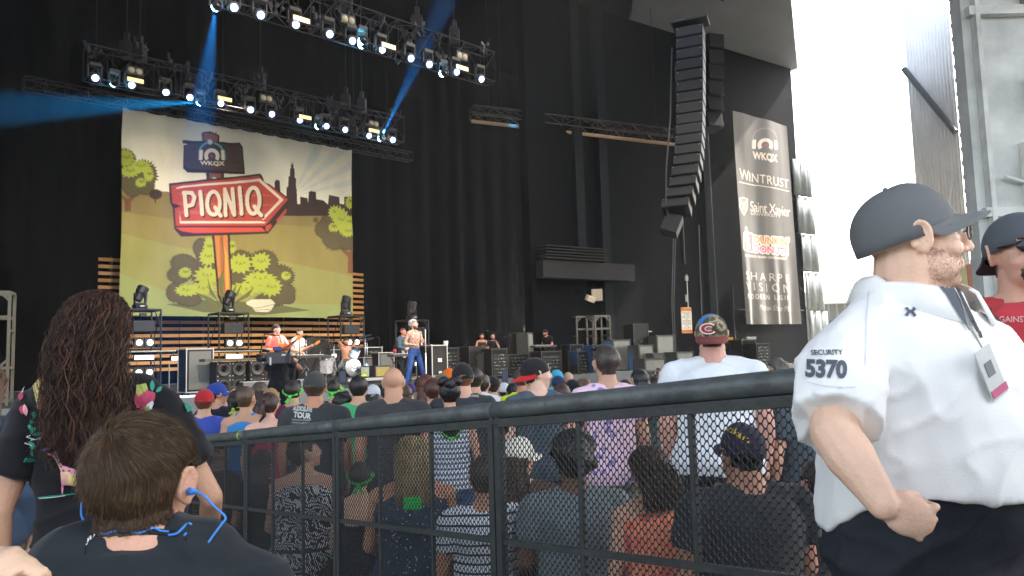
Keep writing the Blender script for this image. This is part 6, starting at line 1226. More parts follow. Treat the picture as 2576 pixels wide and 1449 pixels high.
for lb, u, v, d, bm_ in (('boom microphone above the bald crewman', 1246, 838, 27.3, (-.3, 0, .06)), ('lower boom microphone right of the bald crewman', 1288, 842, 27.4, (-.3, 0, -.1)), ('black stand beside the guitar cases', 1590, 870, 27.5, (-.2, 0, 0)), ('thin stand near the drum kit', 955, 850, 26, None)): p = on(u, 900, d); mic(lb, p, px(u, v, d).z - STZ, M_metal, bm_)
t = thing('wall_papers', 'white notice strip fixed low on the side wall', 'notice', pw(1682, 890, .05)); mb = MB(); mb.box((0, 0, 0), (.9, .02, .14), (0, 0, R(34))); mb.build('sheet', mat('paper', (190, 188, 180), .7), t); t = thing('light_strip', 'short pale strip light fixed on the side wall', 'strip light', pw(1618, 834, .05)); mb = MB(); mb.box((0, 0, 0), (.95, .04, .05), (0, 0, R(34))); mb.build('strip', mat('strip', (200, 186, 150), .5), t)
# yellow tools on the crates
for i, u in enumerate((1812, 1832, 1890)): t = thing('tool_case', ('yellow tool case on the dark case', 'second yellow tool case beside the first', 'white box on the wire crate')[i], 'tool case', on(u, 870, 28.6) + V((0, 0, 1.1))); mb = MB(); mb.box((0, 0, .05), (.35, .2, .1)); mb.build('box', mat('tool%d' % (i == 2), (200, 196, 184) if i == 2 else (206, 150, 40), .6), t, bevel=.01)
# ---- line array
t = thing('line_array', 'tall curved hang of black speaker boxes beside the side wall', 'speaker array', px(1742, 70, 26)); o_ = t.location.copy(); spine = [(1742, 62), (1742, 110), (1742, 158), (1741, 206), (1740, 252), (1739, 300), (1737, 346), (1735, 390), (1731, 434), (1725, 476), (1717, 516), (1706, 556), (1692, 588)]
tops = [(1737, 75), (1737, 102), (1738, 130), (1738, 157), (1738, 184), (1738, 211), (1738, 238), (1738, 265), (1737, 292), (1737, 319), (1736, 346), (1735, 372), (1733, 398), (1729, 425), (1724, 453), (1717, 481), (1708, 509), (1697, 537)]
pts = [px(u, v, 26) - o_ for u, v in tops]; rzA = R(-22); Mz = Matrix.Rotation(rzA, 3, 'Z')
for i in range(len(pts) - 1):
    a, b = pts[i], pts[i + 1]; c = (a + b) / 2; dz = (b - a); hgt = dz.length * .94; ang = i / 17.0; til = Matrix.Rotation(R(-4 - 26 * max(0, (i - 8) / 9)), 3, 'X'); M3 = Mz @ til; c = c + Mz @ V((0, -.35 * 0 , 0))
    mb = MB(); mb.box(V((0, 0, 0)), (.95, .75, hgt)); mb.v = [M3 @ (q) + c for q in mb.v]; o = mb.build('speaker_box', mat('array_box', (34, 36, 38), .55, .15, 4), t, bevel=.015)
    mb = MB(); mb.box(V((0, -.38, 0)), (.88, .012, hgt * .84)); mb.v = [M3 @ q + c for q in mb.v]; mb.build('grille', mat('array_grille', (46, 47, 48), .6, .1, 40), o); mb = MB(); [mb.ell(V((q * .40, -.39, hgt * .3)), .018, None, 6, 5) for q in (-1, 1)]; mb.v = [M3 @ q + c for q in mb.v]; mb.build('rivet', M_alu, o)
mb = MB(); mb.box(pts[0] + V((0, 0, .25)), (1.3, .9, .12), (0, 0, rzA)); mb.build('rigging_frame', M_bmetal, t, bevel=.01); mb = MB(); mb.box(pts[-1] + V((-.12, 0, -.42)), (.6, .5, .7), (R(-20), R(20), rzA)); mb.build('rigging', M_bmetal, t, bevel=.01)
mb = MB(); c0 = px(1752, 560, 26.6) - o_; [mb.tube([px(u0, 598, 26.3) - o_, px(u0 - 4, 760, 26.3) - o_, px(u0 + 2, 930, 26.3) - o_], .014, 5) for u0 in (1694, 1699)]; mb.tube([px(1758, 566, 26.3) - o_, px(1762, 700, 26.4) - o_, px(1770, 900, 26.4) - o_], .02, 5); mb.tube([px(1690, 120, 26) - o_, px(1686, 300, 25.9) - o_, px(1676, 420, 25.8) - o_, px(1675, 520, 25.8) - o_, px(1690, 575, 26) - o_], .03, 5); mb.build('cable', mat('cable_grey', (70, 74, 76), .5), t)
t2 = thing('side_fill_array', 'second dark speaker hang behind the long array', 'speaker array', px(1800, 90, 27.5)); mb = MB(); prev = None
for i in range(6): c = px(1790 - .12 * i * i, 110 + i * 40, 28.5) - t2.location; mb = MB(); mb.box(c, (.7, .7, .56), (R(-2 * i), 0, R(20))); mb.build('speaker_box', mat('array_box2', (22, 25, 28), .7), t2, bevel=.02)
# ---------------------------------------------------------------- performers
def perf(label, u, v, d, zoff=0, grp='people on the stage', **k):
    p = on(u, v, d); p.z += zoff; zt_ = px(u, v, d).z - p.z; k.setdefault('vox', .013); return figure(label, p, k.pop('H', zt_), k.pop('rz'), grp, **k)
SK = (222, 172, 148)
g = perf('guitarist in coral t-shirt and dark beanie playing a sunburst guitar', 695, 818, 18.7, rz=R(-130), skin=SK, hair='short', hcol=(40, 30, 28), tcol=(236, 112, 104), bcol=(34, 34, 38), extra={'eyes': 1}, head=(15, 0, 0), w=1.05, sleeve=.8, arms={'R': ((.25, -.02, 1.12), (.10, .20, 1.10)), 'L': ((-.27, .1, 1.18), (-.32, .32, 1.30))}, hands={'R': ((-.8, .2, -.3), (0, -1, 0), .5), 'L': ((.1, .1, 1), (.6, -.6, 0), .8)}, cap=None)
mb = MB(); vv = g['vs']; hl = g['hl']; keep = (np.abs(hl[:, 0]) < .1) & (np.abs(hl[:, 1]) < .13) & (hl[:, 2] > .03 + .25 * (hl[:, 1])); patch(g['vs'], g['fs'], keep, .024, g['T'], 'beanie', cloth_m((42, 34, 44)))
def guitar(label, o, nut, bridge, col, n_=None, sc=1, grp='electric guitars'):
    """guitar hung on the player: bridge and nut in the player's local metres"""
    A_, B_ = o['T'].matrix_world if False else None, None
    s = o['s']; b, n = V(bridge) * s, V(nut) * s; d = (n - b).normalized(); f = V((0, 1, 0)); f = (f - d * f.dot(d)).normalized(); sd_ = d.cross(f)
    if sd_.z < 0: sd_ = -sd_
    bpy.context.view_layer.update(); MW = o['T'].matrix_world; t = thing('guitar', label, 'guitar', MW @ b, 0, grp); R3 = MW.to_3x3(); d, f, sd_ = R3 @ d, R3 @ f, R3 @ sd_; L = (n - b).length
    P = lambda x, y, z: d * x + sd_ * y + f * z
    prof = [(-.17, .02), (-.16, .12), (-.08, .165), (.02, .13), (.09, .12), (.17, .15), (.24, .10), (.2, .05), (.16, .02), (.2, -.05), (.22, -.10), (.13, -.12), (.06, -.11), (-.02, -.13), (-.10, -.16), (-.17, -.11)]
    k = len(prof); mb = MB(); mb.add([P(x * sc, y * sc, z) for z in (.0, .045) for x, y in prof], [tuple(range(k - 1, -1, -1)), tuple(range(k, 2 * k))] + [(i, (i + 1) % k, k + (i + 1) % k, k + i) for i in range(k)]); mb.build('body', mat('guitar_%d_%d' % (col[0], col[1]), col, .25, .25, 5), t, bevel=.006)
    mb = MB(); mb.add([P(x * sc * .62 + .02, y * sc * .6 - .02, z) for z in (.047, .05) for x, y in prof], [tuple(range(k - 1, -1, -1)), tuple(range(k, 2 * k))] + [(i, (i + 1) % k, k + (i + 1) % k, k + i) for i in range(k)]); mb.build('pickguard', mat('pick_%d' % col[0], (110, 30, 30) if col[0] > 150 else (220, 220, 210), .3), t)
    mb = MB(); q = [P(x, y, z) for x in (.14, L) for y, z in ((-.024, .04), (.024, .04), (.024, .065), (-.024, .065))]; mb.add(q, [(0, 1, 2, 3), (4, 5, 6, 7), (0, 1, 5, 4), (1, 2, 6, 5), (2, 3, 7, 6), (3, 0, 4, 7)]); mb.build('neck', mat('fretboard', (92, 60, 44), .4), t)
    mb = MB(); q = [P(x, y, z) for z in (.035, .052) for x, y in ((L, -.025), (L + .05, -.04), (L + .17, -.03), (L + .19, .03), (L + .1, .045), (L, .025))]; mb.add(q, [(0, 1, 2, 3, 4, 5), (6, 7, 8, 9, 10, 11)] + [(i, (i + 1) % 6, 6 + (i + 1) % 6, 6 + i) for i in range(6)]); mb.build('headstock', mat('headstock', (216, 128, 48), .3), t)
    mb = MB(); mb.box((0, 0, 0), (.03, .09, .012)); mb.box((.08, 0, 0), (.04, .085, .014)); mb.v = [P(q.x, q.y, .055 + q.z) for q in mb.v]; mb.build('pickup', M_white, t); mb = MB(); mb.tube([P(.2, .1, .0), P(.3, .3, -.12), P(.05, .5, -.3), P(-.3, .2, -.2), P(-.17, 0, 0)], .02, 6); mb.build('strap', M_blackbox, t)
guitar('sunburst electric guitar held by the coral shirted guitarist', g, (-.34, .34, 1.36), (.07, .17, 1.04), (206, 124, 44), sc=1.1)
g2 = perf('keyboard and bass player in white t-shirt with cropped hair bending over a microphone', 742, 832, 21.2, rz=R(-115), skin=SK, hair='buzz', hcol=(80, 66, 66), tcol=(226, 228, 228), bcol=(40, 40, 46), extra={'eyes': 1}, lean=-14, H=1.74, head=(0, -20, 0), arms={'R': ((.25, .1, 1.14), (.18, .36, 1.05)), 'L': ((-.26, .08, 1.14), (-.3, .3, 1.22))})
guitar('pale bass guitar hanging on the white shirted player', g2, (-.42, .34, 1.28), (.08, .16, .98), (204, 196, 170))
mic('microphone at the white shirted player\'s mouth', on(754, 920, 20.6), 1.52)
dr = figure('bare chested curly haired drummer behind the kit', K(.62, 1.35, 0), 1.40, R(-152), 'people on the stage', skin=(214, 156, 130), hair='curly', hcol=(44, 32, 30), bcol=(40, 38, 40), seated=True, vox=.013, extra={'eyes': 1, 'beard': (.008, (48, 34, 30))}, arms={'R': ((.28, .1, 1.12), (.2, .34, 1.02)), 'L': ((-.28, .1, 1.12), (-.16, .34, 1.02))})
t = thing('drum_stool', 'black stool under the drummer', 'stool', K(.62, 1.35, 0), RZ); mb = MB(); mb.cyl((0, 0, .39), (0, 0, .44), .16, n=18); mb.build('cushion', M_blackbox, t); mb = MB(); mb.cyl((0, 0, .2), (0, 0, .39), .02); [mb.cyl((0, 0, .25), (.2 * math.cos(a), .2 * math.sin(a), 0), .012) for a in (0, 2.1, 4.2)]; mb.build('stand', M_chrome, t)
sg_ = perf('bare chested tattooed singer with silver curly hair in blue jeans holding a microphone stand', 1041, 806, 19.5, rz=R(-140), skin=SK, hair='curly', hcol=(178, 176, 184), bottom=denim_m((50, 80, 140)), extra={'eyes': 1, 'beard': (.003, (120, 90, 80))}, head=(20, 8, 0), vox=.010, w=.94, arms={'L': ((-.24, .05, 1.14), (-.12, .30, 1.18)), 'R': ((.27, .0, 1.14), (.02, .20, 1.10))}, hands={'L': ((.3, .3, .6), (1, 0, 0), .9), 'R': ((-1, .1, 0), (0, -1, 0), .4)}, legs={'R': ((.20, .08, .50), (.30, .02, .07)), 'L': ((-.19, .06, .49), (-.31, .0, .07))})
# tattoos: ink in the skin
def ink(o, test, sc=26, thr=.08, tint=(86, 84, 92)):
    me = o['body'].data; at = me.color_attributes.new('col', 'FLOAT_COLOR', 'POINT'); base_ = lin(SK); t_ = lin(tint); arr = np.ones((len(o['vs']), 4))
    for i, p in enumerate(o['vs']):
        f = 0
        if test(p): f = max(0, min(1, (noise.noise(V(p) * sc) + .25 * noise.noise(V(p) * sc * 3) + thr) * 5)) * .62
        arr[i, :3] = [lerp(a, b, f) for a, b in zip(base_, t_)]
    at.data.foreach_set('color', arr.ravel()); me.materials[0] = mat('inked_skin', (200, 160, 140), .5, .06, 12, attr=True)
ink(sg_, lambda p: p[2] > 1.03 and not (p[2] > 1.56), thr=.16)
mic('white microphone stand gripped by the singer', sg_['T'].matrix_world @ V((0, 0, 0)) if False else sg_['T'].location + Matrix.Rotation(R(-140), 3, 'Z') @ V((-.08, .42, 0)), 1.53, M_white, rz=R(20))
g3 = perf('keyboard player in denim shirt half hidden behind the singer', 1014, 838, 22.6, rz=R(-130), H=1.70, skin=(196, 130, 110), hair='short', hcol=(70, 50, 40), tcol=(66, 84, 96), sleeve=1.8, bcol=(40, 42, 50), arms={'R': ((.25, .1, 1.12), (.1, .34, 1.05))}); guitar('white guitar with tan neck behind the singer', g3, (-.50, .3, 1.14), (.02, .17, 1.0), (214, 220, 208))
perf('tattooed crewman with arms folded behind the mixing gear', 1212, 858, 28.4, rz=R(-170), H=1.62, skin=(200, 140, 116), hair='short', hcol=(50, 36, 32), tcol=(60, 50, 46), sleeve='tank', extra={'eyes': 1, 'beard': (.012, (56, 34, 28))}, arms={'R': ((.26, .1, 1.16), (-.05, .22, 1.22)), 'L': ((-.26, .1, 1.16), (.05, .24, 1.18))})
perf('bald bearded crewman in black with hand on his cheek', 1240, 864, 28.2, rz=R(-165), H=1.58, skin=(206, 150, 128), hair='bald', tcol=(30, 30, 32), extra={'eyes': 1, 'beard': (.01, (50, 36, 32))}, arms={'L': ((-.22, .16, 1.18), (-.08, .16, 1.50))})
perf('crewman in black t-shirt and cap leaning over a keyboard desk', 1382, 860, 27.6, rz=R(150), H=1.75, skin=(206, 140, 118), hair='short', hcol=(40, 34, 32), cap=dict(c=(30, 30, 32), back=True), tcol=(28, 28, 30), bcol=(150, 140, 116), lean=-26, extra={'eyes': 1, 'beard': (.01, (50, 36, 32))}, arms={'R': ((.22, .22, 1.14), (.14, .44, 1.02)), 'L': ((-.22, .22, 1.14), (-.14, .44, 1.02))})
keyboard('wide pale keyboard on the rack desk', on(1368, 900, 26.9) + V((0, 0, .2)), R(35), 1.0, .86)
# camera operator in the pit
p = px(702, 908, 14.2); zg = gz(p.x, p.y); co_ = figure('camera operator in black kneeling high on a platform with a video camera on the shoulder', (p.x, p.y, .05), 1.60, R(0), 'people working in front of the stage', skin=(120, 80, 66), hair='short', hcol=(24, 22, 22), tcol=(30, 29, 31), bcol=(26, 26, 28), w=1.2, arms={'R': ((.32, .05, 1.34), (.20, .12, 1.56)), 'L': ((-.28, .06, 1.14), (-.12, .2, 1.36))}, hands={'R': ((-.5, .4, .7), (-.6, -.4, 0), .7)})
t = thing('riser_box', 'black platform box under the camera operator', 'platform', (p.x, p.y + .05, zg), R(5)); mb = MB(); mb.bx(-.6, .6, -.4, .6, 0, .05 - zg - .002); mb.build('box', M_blackbox, t, bevel=.01)
t = thing('video_camera', 'broadcast video camera resting on the operator\'s shoulder', 'camera', px(697, 900, 13.9), R(6)); mb = MB(); mb.box((0, 0, 0), (.36, .16, .22)); mb.box((.12, 0, .15), (.2, .04, .04)); mb.build('body', mat('camera_grey', (70, 70, 72), .5), t, bevel=.015)
mb = MB(); mb.cyl((-.17, 0, 0), (-.36, .02, .0), .06, .07, 14); mb.build('lens', M_bmetal, t, True); mb = MB(); mb.box((.02, -.07, .17), (.16, .06, .07)); mb.box((-.18, -.03, .15), (.1, .04, .02), (0, .3, 0)); mb.build('viewfinder', mat('finder_blue', (60, 70, 130), .4), t, bevel=.006); mb = MB(); mb.box((.2, -.02, -.02), (.09, .12, .18)); mb.build('battery', M_bmetal, t, bevel=.01); mb = MB(); mb.box((-.1, -.09, -.06), (.03, .012, .14)); mb.box((.14, -.09, .05), (.07, .01, .03)); mb.build('label_plate', M_trim, t)
# ================================================================ FOREGROUND PEOPLE
# ---- security guard
gp = px(2292, 700, 1.74); GR = R(-150)
def Wd(u, v, Y): return px(u, v, Y)
gd = figure('broad security guard in white polo shirt and black cap greyed by painted glare at the right', (gp.x, gp.y, 0), 1.765, GR, None, skin=(236, 194, 168), hair='bald', hcol=(120, 100, 88), top=mat('polo_white', (244, 243, 240), .8, .03, 4, .12, 300), bottom=mat('navy_trousers', (38, 42, 50), .85, .1, 30, .15, 200), w=1.42, belly=.10, head=(50, 2, 0), near=True, fat=.7, vox=.0043, hem=1.085, sleeve=.86, hs=1.03,
            cap=dict(c=(112, 113, 112), tilt=15, m=mat('guard_cap', (104, 105, 106), .85, .05, 20, .12, 300)), extra={'eyes': 1, 'waist': .18, 'inf': .032, 'shz': -.05, 'shx': .03, 'tail': .10, 'brim': .82, 'beard': (.0005, (170, 136, 118), 3500, .002)},  # black cap; the lens glare over it is put into the grey
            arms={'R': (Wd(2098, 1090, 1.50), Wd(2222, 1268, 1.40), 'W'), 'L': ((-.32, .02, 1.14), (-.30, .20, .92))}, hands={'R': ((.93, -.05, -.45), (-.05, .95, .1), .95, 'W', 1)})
bpy.context.view_layer.update()
gb = bvh_of([gd['shirt']]); M_txt = mat('shirt_ink', (92, 96, 106), .7, .05, 60)
SM = mat('seam', (206, 207, 208), .85, 0)
_ln = lambda pts, w_: [(*poly_tris(q), 0) for q in ([(a[0] - (b[1] - a[1]) / math.hypot(b[0] - a[0], b[1] - a[1]) * w_, a[1] + (b[0] - a[0]) / math.hypot(b[0] - a[0], b[1] - a[1]) * w_), (b[0] - (b[1] - a[1]) / math.hypot(b[0] - a[0], b[1] - a[1]) * w_, b[1] + (b[0] - a[0]) / math.hypot(b[0] - a[0], b[1] - a[1]) * w_), (b[0], b[1]), (a[0], a[1])] for a, b in zip(pts, pts[1:]))]
decal('seam', _ln([(2196, 690), (2186, 740), (2180, 800), (2178, 860), (2176, 920)], 2.2) + _ln([(2030, 962), (2070, 972), (2110, 976), (2150, 974)], 1.8), gb, [SM], gd['shirt'], .0012, 5, .7)
decal('print', [tx('SECURITY', 2040, 881, 2119, 880, 2042, 894, bold=.025), tx('5370', 2028, 903, 2131, 907, 2027, 951, bold=.05), (*poly_tris([(2275, 776), (2282, 774), (2288, 781), (2293, 781), (2297, 773), (2304, 779), (2298, 786), (2305, 795), (2299, 799), (2293, 789), (2287, 789), (2283, 798), (2276, 794), (2283, 785)]), 0), (*poly_tris([(2412, 762), (2428, 756), (2432, 772), (2416, 776)]), 0)], gb, [M_txt], gd['shirt'], .0015, 5, .7)
# collar, open placket, lanyard, badge
s = gd['s']; tpg = gd['tp']; T = gd['T']
nb_ = [V(tpg((.085 * math.cos(t) * 1.12, .078 * math.sin(t) * 1.12 - .012 + (.035 if math.sin(t) > .3 else 0), 1.492 - .030 * max(0, math.sin(t)) + (.012 if math.sin(t) < 0 else 0)))) * s for t in np.linspace(R(104), R(436), 26)]
mb = MB(); vv = []
for i, p in enumerate(nb_):
    c = V(tpg((0, -.012, 1.47))) * s; o_ = V((p.x - c.x, p.y - c.y, 0)).normalized(); e = abs(i / 25 - .5) * 2
    vv += [p + o_ * .006 + V((0, 0, .045)), p + o_ * .020 + V((0, 0, .034)), p + o_ * (.036 + .012 * e) - V((0, 0, .010 + .03 * e ** 3))]
mb.add(vv, [(i * 3 + j, i * 3 + 3 + j, i * 3 + 4 + j, i * 3 + 1 + j) for i in range(25) for j in range(2)]); co = mb.build('collar', gd['shirt'].data.materials[0], T, True); co.modifiers.new('s', 'SOLIDIFY').thickness = .004
bpy.context.view_layer.update(); gb = bvh_of([gd['shirt'], co])
decal('open_neck', [(*poly_tris([(2350, 690), (2384, 706), (2412, 760), (2434, 838), (2410, 800), (2376, 742), (2346, 712)]), 0)], gb, [mat('undershirt', (92, 96, 104), .8)], gd['shirt'], .006, 5, .7)
decal('lanyard', [(*poly_tris([(2386, 704), (2396, 712), (2440, 800), (2456, 838), (2449, 842), (2430, 806)]), 0), (*poly_tris([(2449, 838), (2458, 838), (2464, 856), (2456, 858)]), 1)], gb, [mat('lanyard_black', (66, 68, 72), .7), mat('lanyard_clip', (60, 60, 62), .5)], gd['shirt'], .009, 5, .7)
h0 = gb.ray_cast(CAM, ray(2484, 930).normalized())[0]; h0 = h0 or px(2484, 930, 1.42)
bd = thing('id_badge', 'laminated pass with a pink strip hanging on the guard\'s lanyard', 'badge', h0 + V((-.006, -.02, 0)), R(22)); mb = MB(); mb.box((0, 0, -.005), (.052, .003, .108), (0, R(-24), 0)); mb.build('card', mat('pass_card', (206, 210, 208), .3, .05, 40), bd, bevel=.002)
mb = MB(); Mr = Matrix.Rotation(R(-24), 3, 'Y'); mb.box(Mr @ V((0, -.0025, -.045)), (.05, .001, .016), (0, R(-24), 0)); mb.build('strip', mat('pink_strip', (196, 90, 130), .4), bd); mb = MB(); mb.box(Mr @ V((-.004, -.0025, .005)), (.022, .001, .03), (0, R(-24), 0)); mb.build('portrait', mat('portrait', (120, 120, 124), .5), bd)
mb = MB(); mb.tube([Mr @ V((0, 0, .05)), Mr @ V((0, .004, .075)), Mr @ V((-.004, .008, .10))], .002); mb.build('clip', M_alu, bd)
# glasses
hw = gd['hw']; mb = MB(); fr_ = mat('glasses_frame', (96, 90, 88), .3, .05)
for q in (-1, 1):
    mb.tube([hw((.078 * q, -.01, .014)), hw((.078 * q, .05, .018)), hw((.066 * q, .098, .016))], .003, 6); mb.tube([hw((q * (.034 + .024 * math.cos(t)), .104 - .006 * math.cos(t), .006 + .017 * math.sin(t))) for t in np.linspace(0, 2 * PI, 15)], .0024, 5)
mb.tube([hw((-.01, .112, .012)), hw((.01, .112, .012))], .002); mb.build('glasses', fr_, T, True)
mb = MB(); q = hw((.055, -.098, -.045)); mb.box(q, (.004, .02, .03)); 
# belt line pocket seam on trousers
# ---- man in red shirt behind the guard
rp = px(2556, 532, 2.28); rd_ = figure('bearded man in red band t-shirt, dark cap and sunglasses facing the camera', (rp.x, rp.y, -.02), rp.z + .02 - .012, R(166), None, skin=(216, 168, 146), hair='short', hcol=(70, 56, 50), tcol=(190, 62, 70), bcol=(60, 62, 70), w=1.1, near=True, vox=.008, cap=dict(c=(84, 88, 94), back=True, tilt=14), extra={'eyes': 1, 'goatee': 1, 'beard': (.001, (104, 80, 68), 2000, .008)}, head=(4, 0, 0))
hw = rd_['hw']; mb = MB()
for q in (-1, 1): mb.ell(hw((.033 * q, .102, .012)), (.028, .006, .020), rd_['HM'], 14, 8); mb.tube([hw((.062 * q, .095, .018)), hw((.078 * q, .04, .016)), hw((.079 * q, -.02, .01))], .003, 6)
mb.tube([hw((-.012, .110, .016)), hw((.012, .110, .016))], .003); mb.build('sunglasses', mat('black_lens', (34, 34, 38), .12, 0), rd_['T'], True)
bpy.context.view_layer.update(); rb = bvh_of([rd_['shirt']])
dots = [(2475 + a, 826 + b) for a, b in ((48, 0), (54, 6), (55, 16), (50, 26), (46, 36), (50, 46), (56, 56), (50, 66), (43, 76), (38, 88), (32, 98), (38, 2), (35, 12), (36, 24), (38, 36), (40, 48), (44, 60))]
decal('print', [tx('RAGE AGAINST', 2440, 795, 2586, 796, 2441, 810, bold=.01)] + [(*poly_tris(ring_poly(p, 3.4, 8)), 0) for p in dots] + [(*poly_tris(ring_poly((2572, 900), 11, 11, jag=.3)), 0)], rb, [mat('shirt_print', (226, 180, 176), .8)], rd_['shirt'], .0015, 6, 1)
mb = MB(); [mb.tube([V(rd_['tp'](p)) * rd_['s'] for p in ((.12, .13, 1.18), (.125, .135, 1.30), (.12, .10, 1.42), (.11, -.02, 1.49), (.11, -.12, 1.42))], .024, 8)]; mb.build('bag_strap', cloth_m((92, 66, 60)), rd_['T'], True)
# ---- bare arm at the right edge
figure('person cut by the right edge, only a bare arm showing', (.972, 1.06, 0), 1.74, R(10), None, skin=(206, 166, 146), hair='short', tcol=(70, 72, 78), sleeve='tank', bcol=(60, 60, 66), w=1.0, vox=.010, near=True, arms={'L': ((-.215, .0, 1.14), (-.20, .05, .88))})
# ---- boy with earphones (seated, close, seen from behind)
bpn = px(362, 1040, 1.26); BS = (bpn.z + .012) ; boy = figure('brown haired boy with blue earphones and black t-shirt, seen from behind', (bpn.x, bpn.y, 0), 1.36, R(14), None, seated=True, skin=(214, 162, 136), hair='short', hcol=(62, 48, 38), tcol=(40, 44, 48), bcol=(50, 60, 80), near=True, vox=.0055, head=(-16, 0, 0), hs=.93, w=.98, extra={'neck': -.065, 'shz': -.035})
dzb = bpn.z - (boy['hw']((0, 0, .128)).z); boy['T'].location.z = dzb; bpy.context.view_layer.update()
st = seat(V((bpn.x, bpn.y, 0)), R(14), 'dark seat under the boy with blue earphones'); st.location.z = dzb
hw, vs_, fs_ = boy['hw'], boy['vs'], boy['fs']; ho = [c for c in kids(boy['T']) if c.name.startswith('hair')][0]; hv = [v.co.copy() for v in ho.data.vertices]; hb = BVHTree.FromPolygons(hv, [tuple(p.vertices) for p in ho.data.polygons])
Ninv = boy['HM'].inverted()
crown = hw((-.012, -.075, .085)); cz = boy['hc']
def bpath(p):
    l = Ninv @ (p - cz) / boy['k']; ou = (p - cz).normalized(); out = [p - ou * .002]; q = p.copy(); L = (.030 if l.z > -.03 else .016) + .02 * (l.z > .02) + .03 * max(0, l.x * 8) * (l.z > -.02); st_ = L / 7; j = noise.noise(p * 30) * .5
    for i in range(7):
        d = q - crown; sw = (boy['HM'] @ V((0, 0, 1))).cross(d) * (-.5 if l.x > -.03 else .25) * (1 if l.z > .0 else .3); d = d.normalized() + sw.normalized() * .35 * (l.z > .0) + V((0, 0, -.35 - .5 * (l.z < .02))) + V((noise.noise(p * 18 + V((3, 0, 0))), noise.noise(p * 18 + V((0, 5, 0))), noise.noise(p * 18))) * .35
        if l.z > .05: d += boy['HM'] @ V((.35, .4, 0))
        q = q + d.normalized() * st_; h = hb.find_nearest(q)
        if h[0] is not None: nn = h[1]; nn = nn if nn.dot(q - cz) > 0 else -nn; q = h[0] + nn * (.0012 + .0006 * i + .0025 * max(0, noise.noise(p * 55)))
        out.append(q.copy())
    return out
outer = lambda p: (p - cz).length > .0 
npz = lambda p: (Ninv @ (p - cz)).z > -.052
strands('strands', sample_faces(ho.data, 15000, npz), bpath, hair_strand_m((80, 62, 46)), ho, .00062)
strands('light_strands', sample_faces(ho.data, 1800, npz), bpath, hair_strand_m((118, 94, 70), .3), ho, .0006)
def fly(p):
    P_ = bpath(p); o_ = (p - cz).normalized(); a_ = random.uniform(.003, .011); return [q + o_ * a_ * (i / 6) ** 1.5 for i, q in enumerate(P_)]
strands('flyaway_hair', sample_faces(ho.data, 900, npz), fly, hair_strand_m((84, 66, 50)), ho, .0004)
# nape: a little point of hair
nap = [hw((random.gauss(0, .007), -.080 + random.uniform(-.006, .006), -.075 - random.random() * .02)) for _ in range(120)]
def npath(p): 
    e = hw((0, -.076, -.135)); return [lerp(p, e, t) + (boy['HM'] @ V((0, -1, 0))) * (.003 * math.sin(t * PI)) for t in (0, .2, .4, .6)]
strands('nape_hair', nap, npath, hair_strand_m((70, 54, 42)), ho, .0009)
# earphones
ec = mat('blue_cable', (66, 140, 226), .35, 0)
bpy.context.view_layer.update(); BI = boy['T'].matrix_world.inverted(); bbv = bvh_of([boy['body'], boy['shirt']])
def bl(p): return BI @ p
def sf(u, v, d=None, lift=.003):
    r = ray(u, v).normalized(); h = bbv.ray_cast(CAM, r)[0]
    return h - r * lift if h is not None and (d is None or (h - CAM).length < 1.8) else px(u, v, d or 1.2)
ED = sf(480, 1236, 1.22); edY = ED.y if ED.y < 1.5 else 1.22
ear = bl(px(474, 1236, edY)); mb = MB(); mb.cyl(ear, bl(px(490, 1237, edY - .015)), .007, .005, 10); mb.build('earbud', ec, boy['T'], True)
def cab_(pts, nm, r_=.0019):
    P = [bl(q) for q in pts]; out = []
    for i in range(len(P) - 1):
        p0, p1, p2, p3 = P[max(i - 1, 0)], P[i], P[i + 1], P[min(i + 2, len(P) - 1)]
        for t in np.linspace(0, 1, 8, endpoint=False): out.append(.5 * ((2 * p1) + (-p0 + p2) * t + (2 * p0 - 5 * p1 + 4 * p2 - p3) * t * t + (-p0 + 3 * p1 - 3 * p2 + p3) * t ** 3))
    mb = MB(); mb.tube(out + [P[-1]], r_, 7); return mb.build(nm, ec, boy['T'], True)
cab_([px(u, v, edY - .02 - .004 * k) for k, (u, v) in enumerate(((486, 1237), (510, 1244), (540, 1274), (567, 1300), (558, 1318), (540, 1342), (523, 1366), (512, 1376)))], 'earphone_cable')
cab_([sf(u, v, edY) for u, v in ((424, 1346), (444, 1342), (458, 1330))] + [px(u, v, edY - .03) for u, v in ((470, 1318), (480, 1318), (480, 1330))] + [sf(464, 1346, edY)], 'earphone_cable')
cab_([px(213, 1250, edY), px(206, 1270, edY - .02), px(207, 1300, edY - .03), px(226, 1326, edY - .04)] + [sf(u, v, edY - .03) for u, v in ((262, 1342), (300, 1334), (350, 1340), (385, 1328), (405, 1335), (425, 1337))], 'earphone_cable')
ln = mat('lanyard_cloth', (26, 26, 28), .8); P = [(214, 1386), (222, 1358), (240, 1342), (300, 1338), (350, 1337), (400, 1337), (440, 1341), (470, 1353)]
vv = [bl(sf(u, v + e, edY - .03, .0015)) for u, v in P for e in (-8, 8)]; mb = MB(); mb.add(vv, [(i * 2, i * 2 + 1, i * 2 + 3, i * 2 + 2) for i in range(len(P) - 1)]); lo = mb.build('lanyard', ln, boy['T'], True); lo.modifiers.new('s', 'SOLIDIFY').thickness = .002
lb_ = bvh_of([lo]); decal('lettering', [tx('VIP', 247, 1358, 214, 1374, 246, 1340, bold=.04), tx('PASS', 284, 1334, 262, 1337, 284, 1329)], lb_, [M_white], lo, .0012, 5, .6)
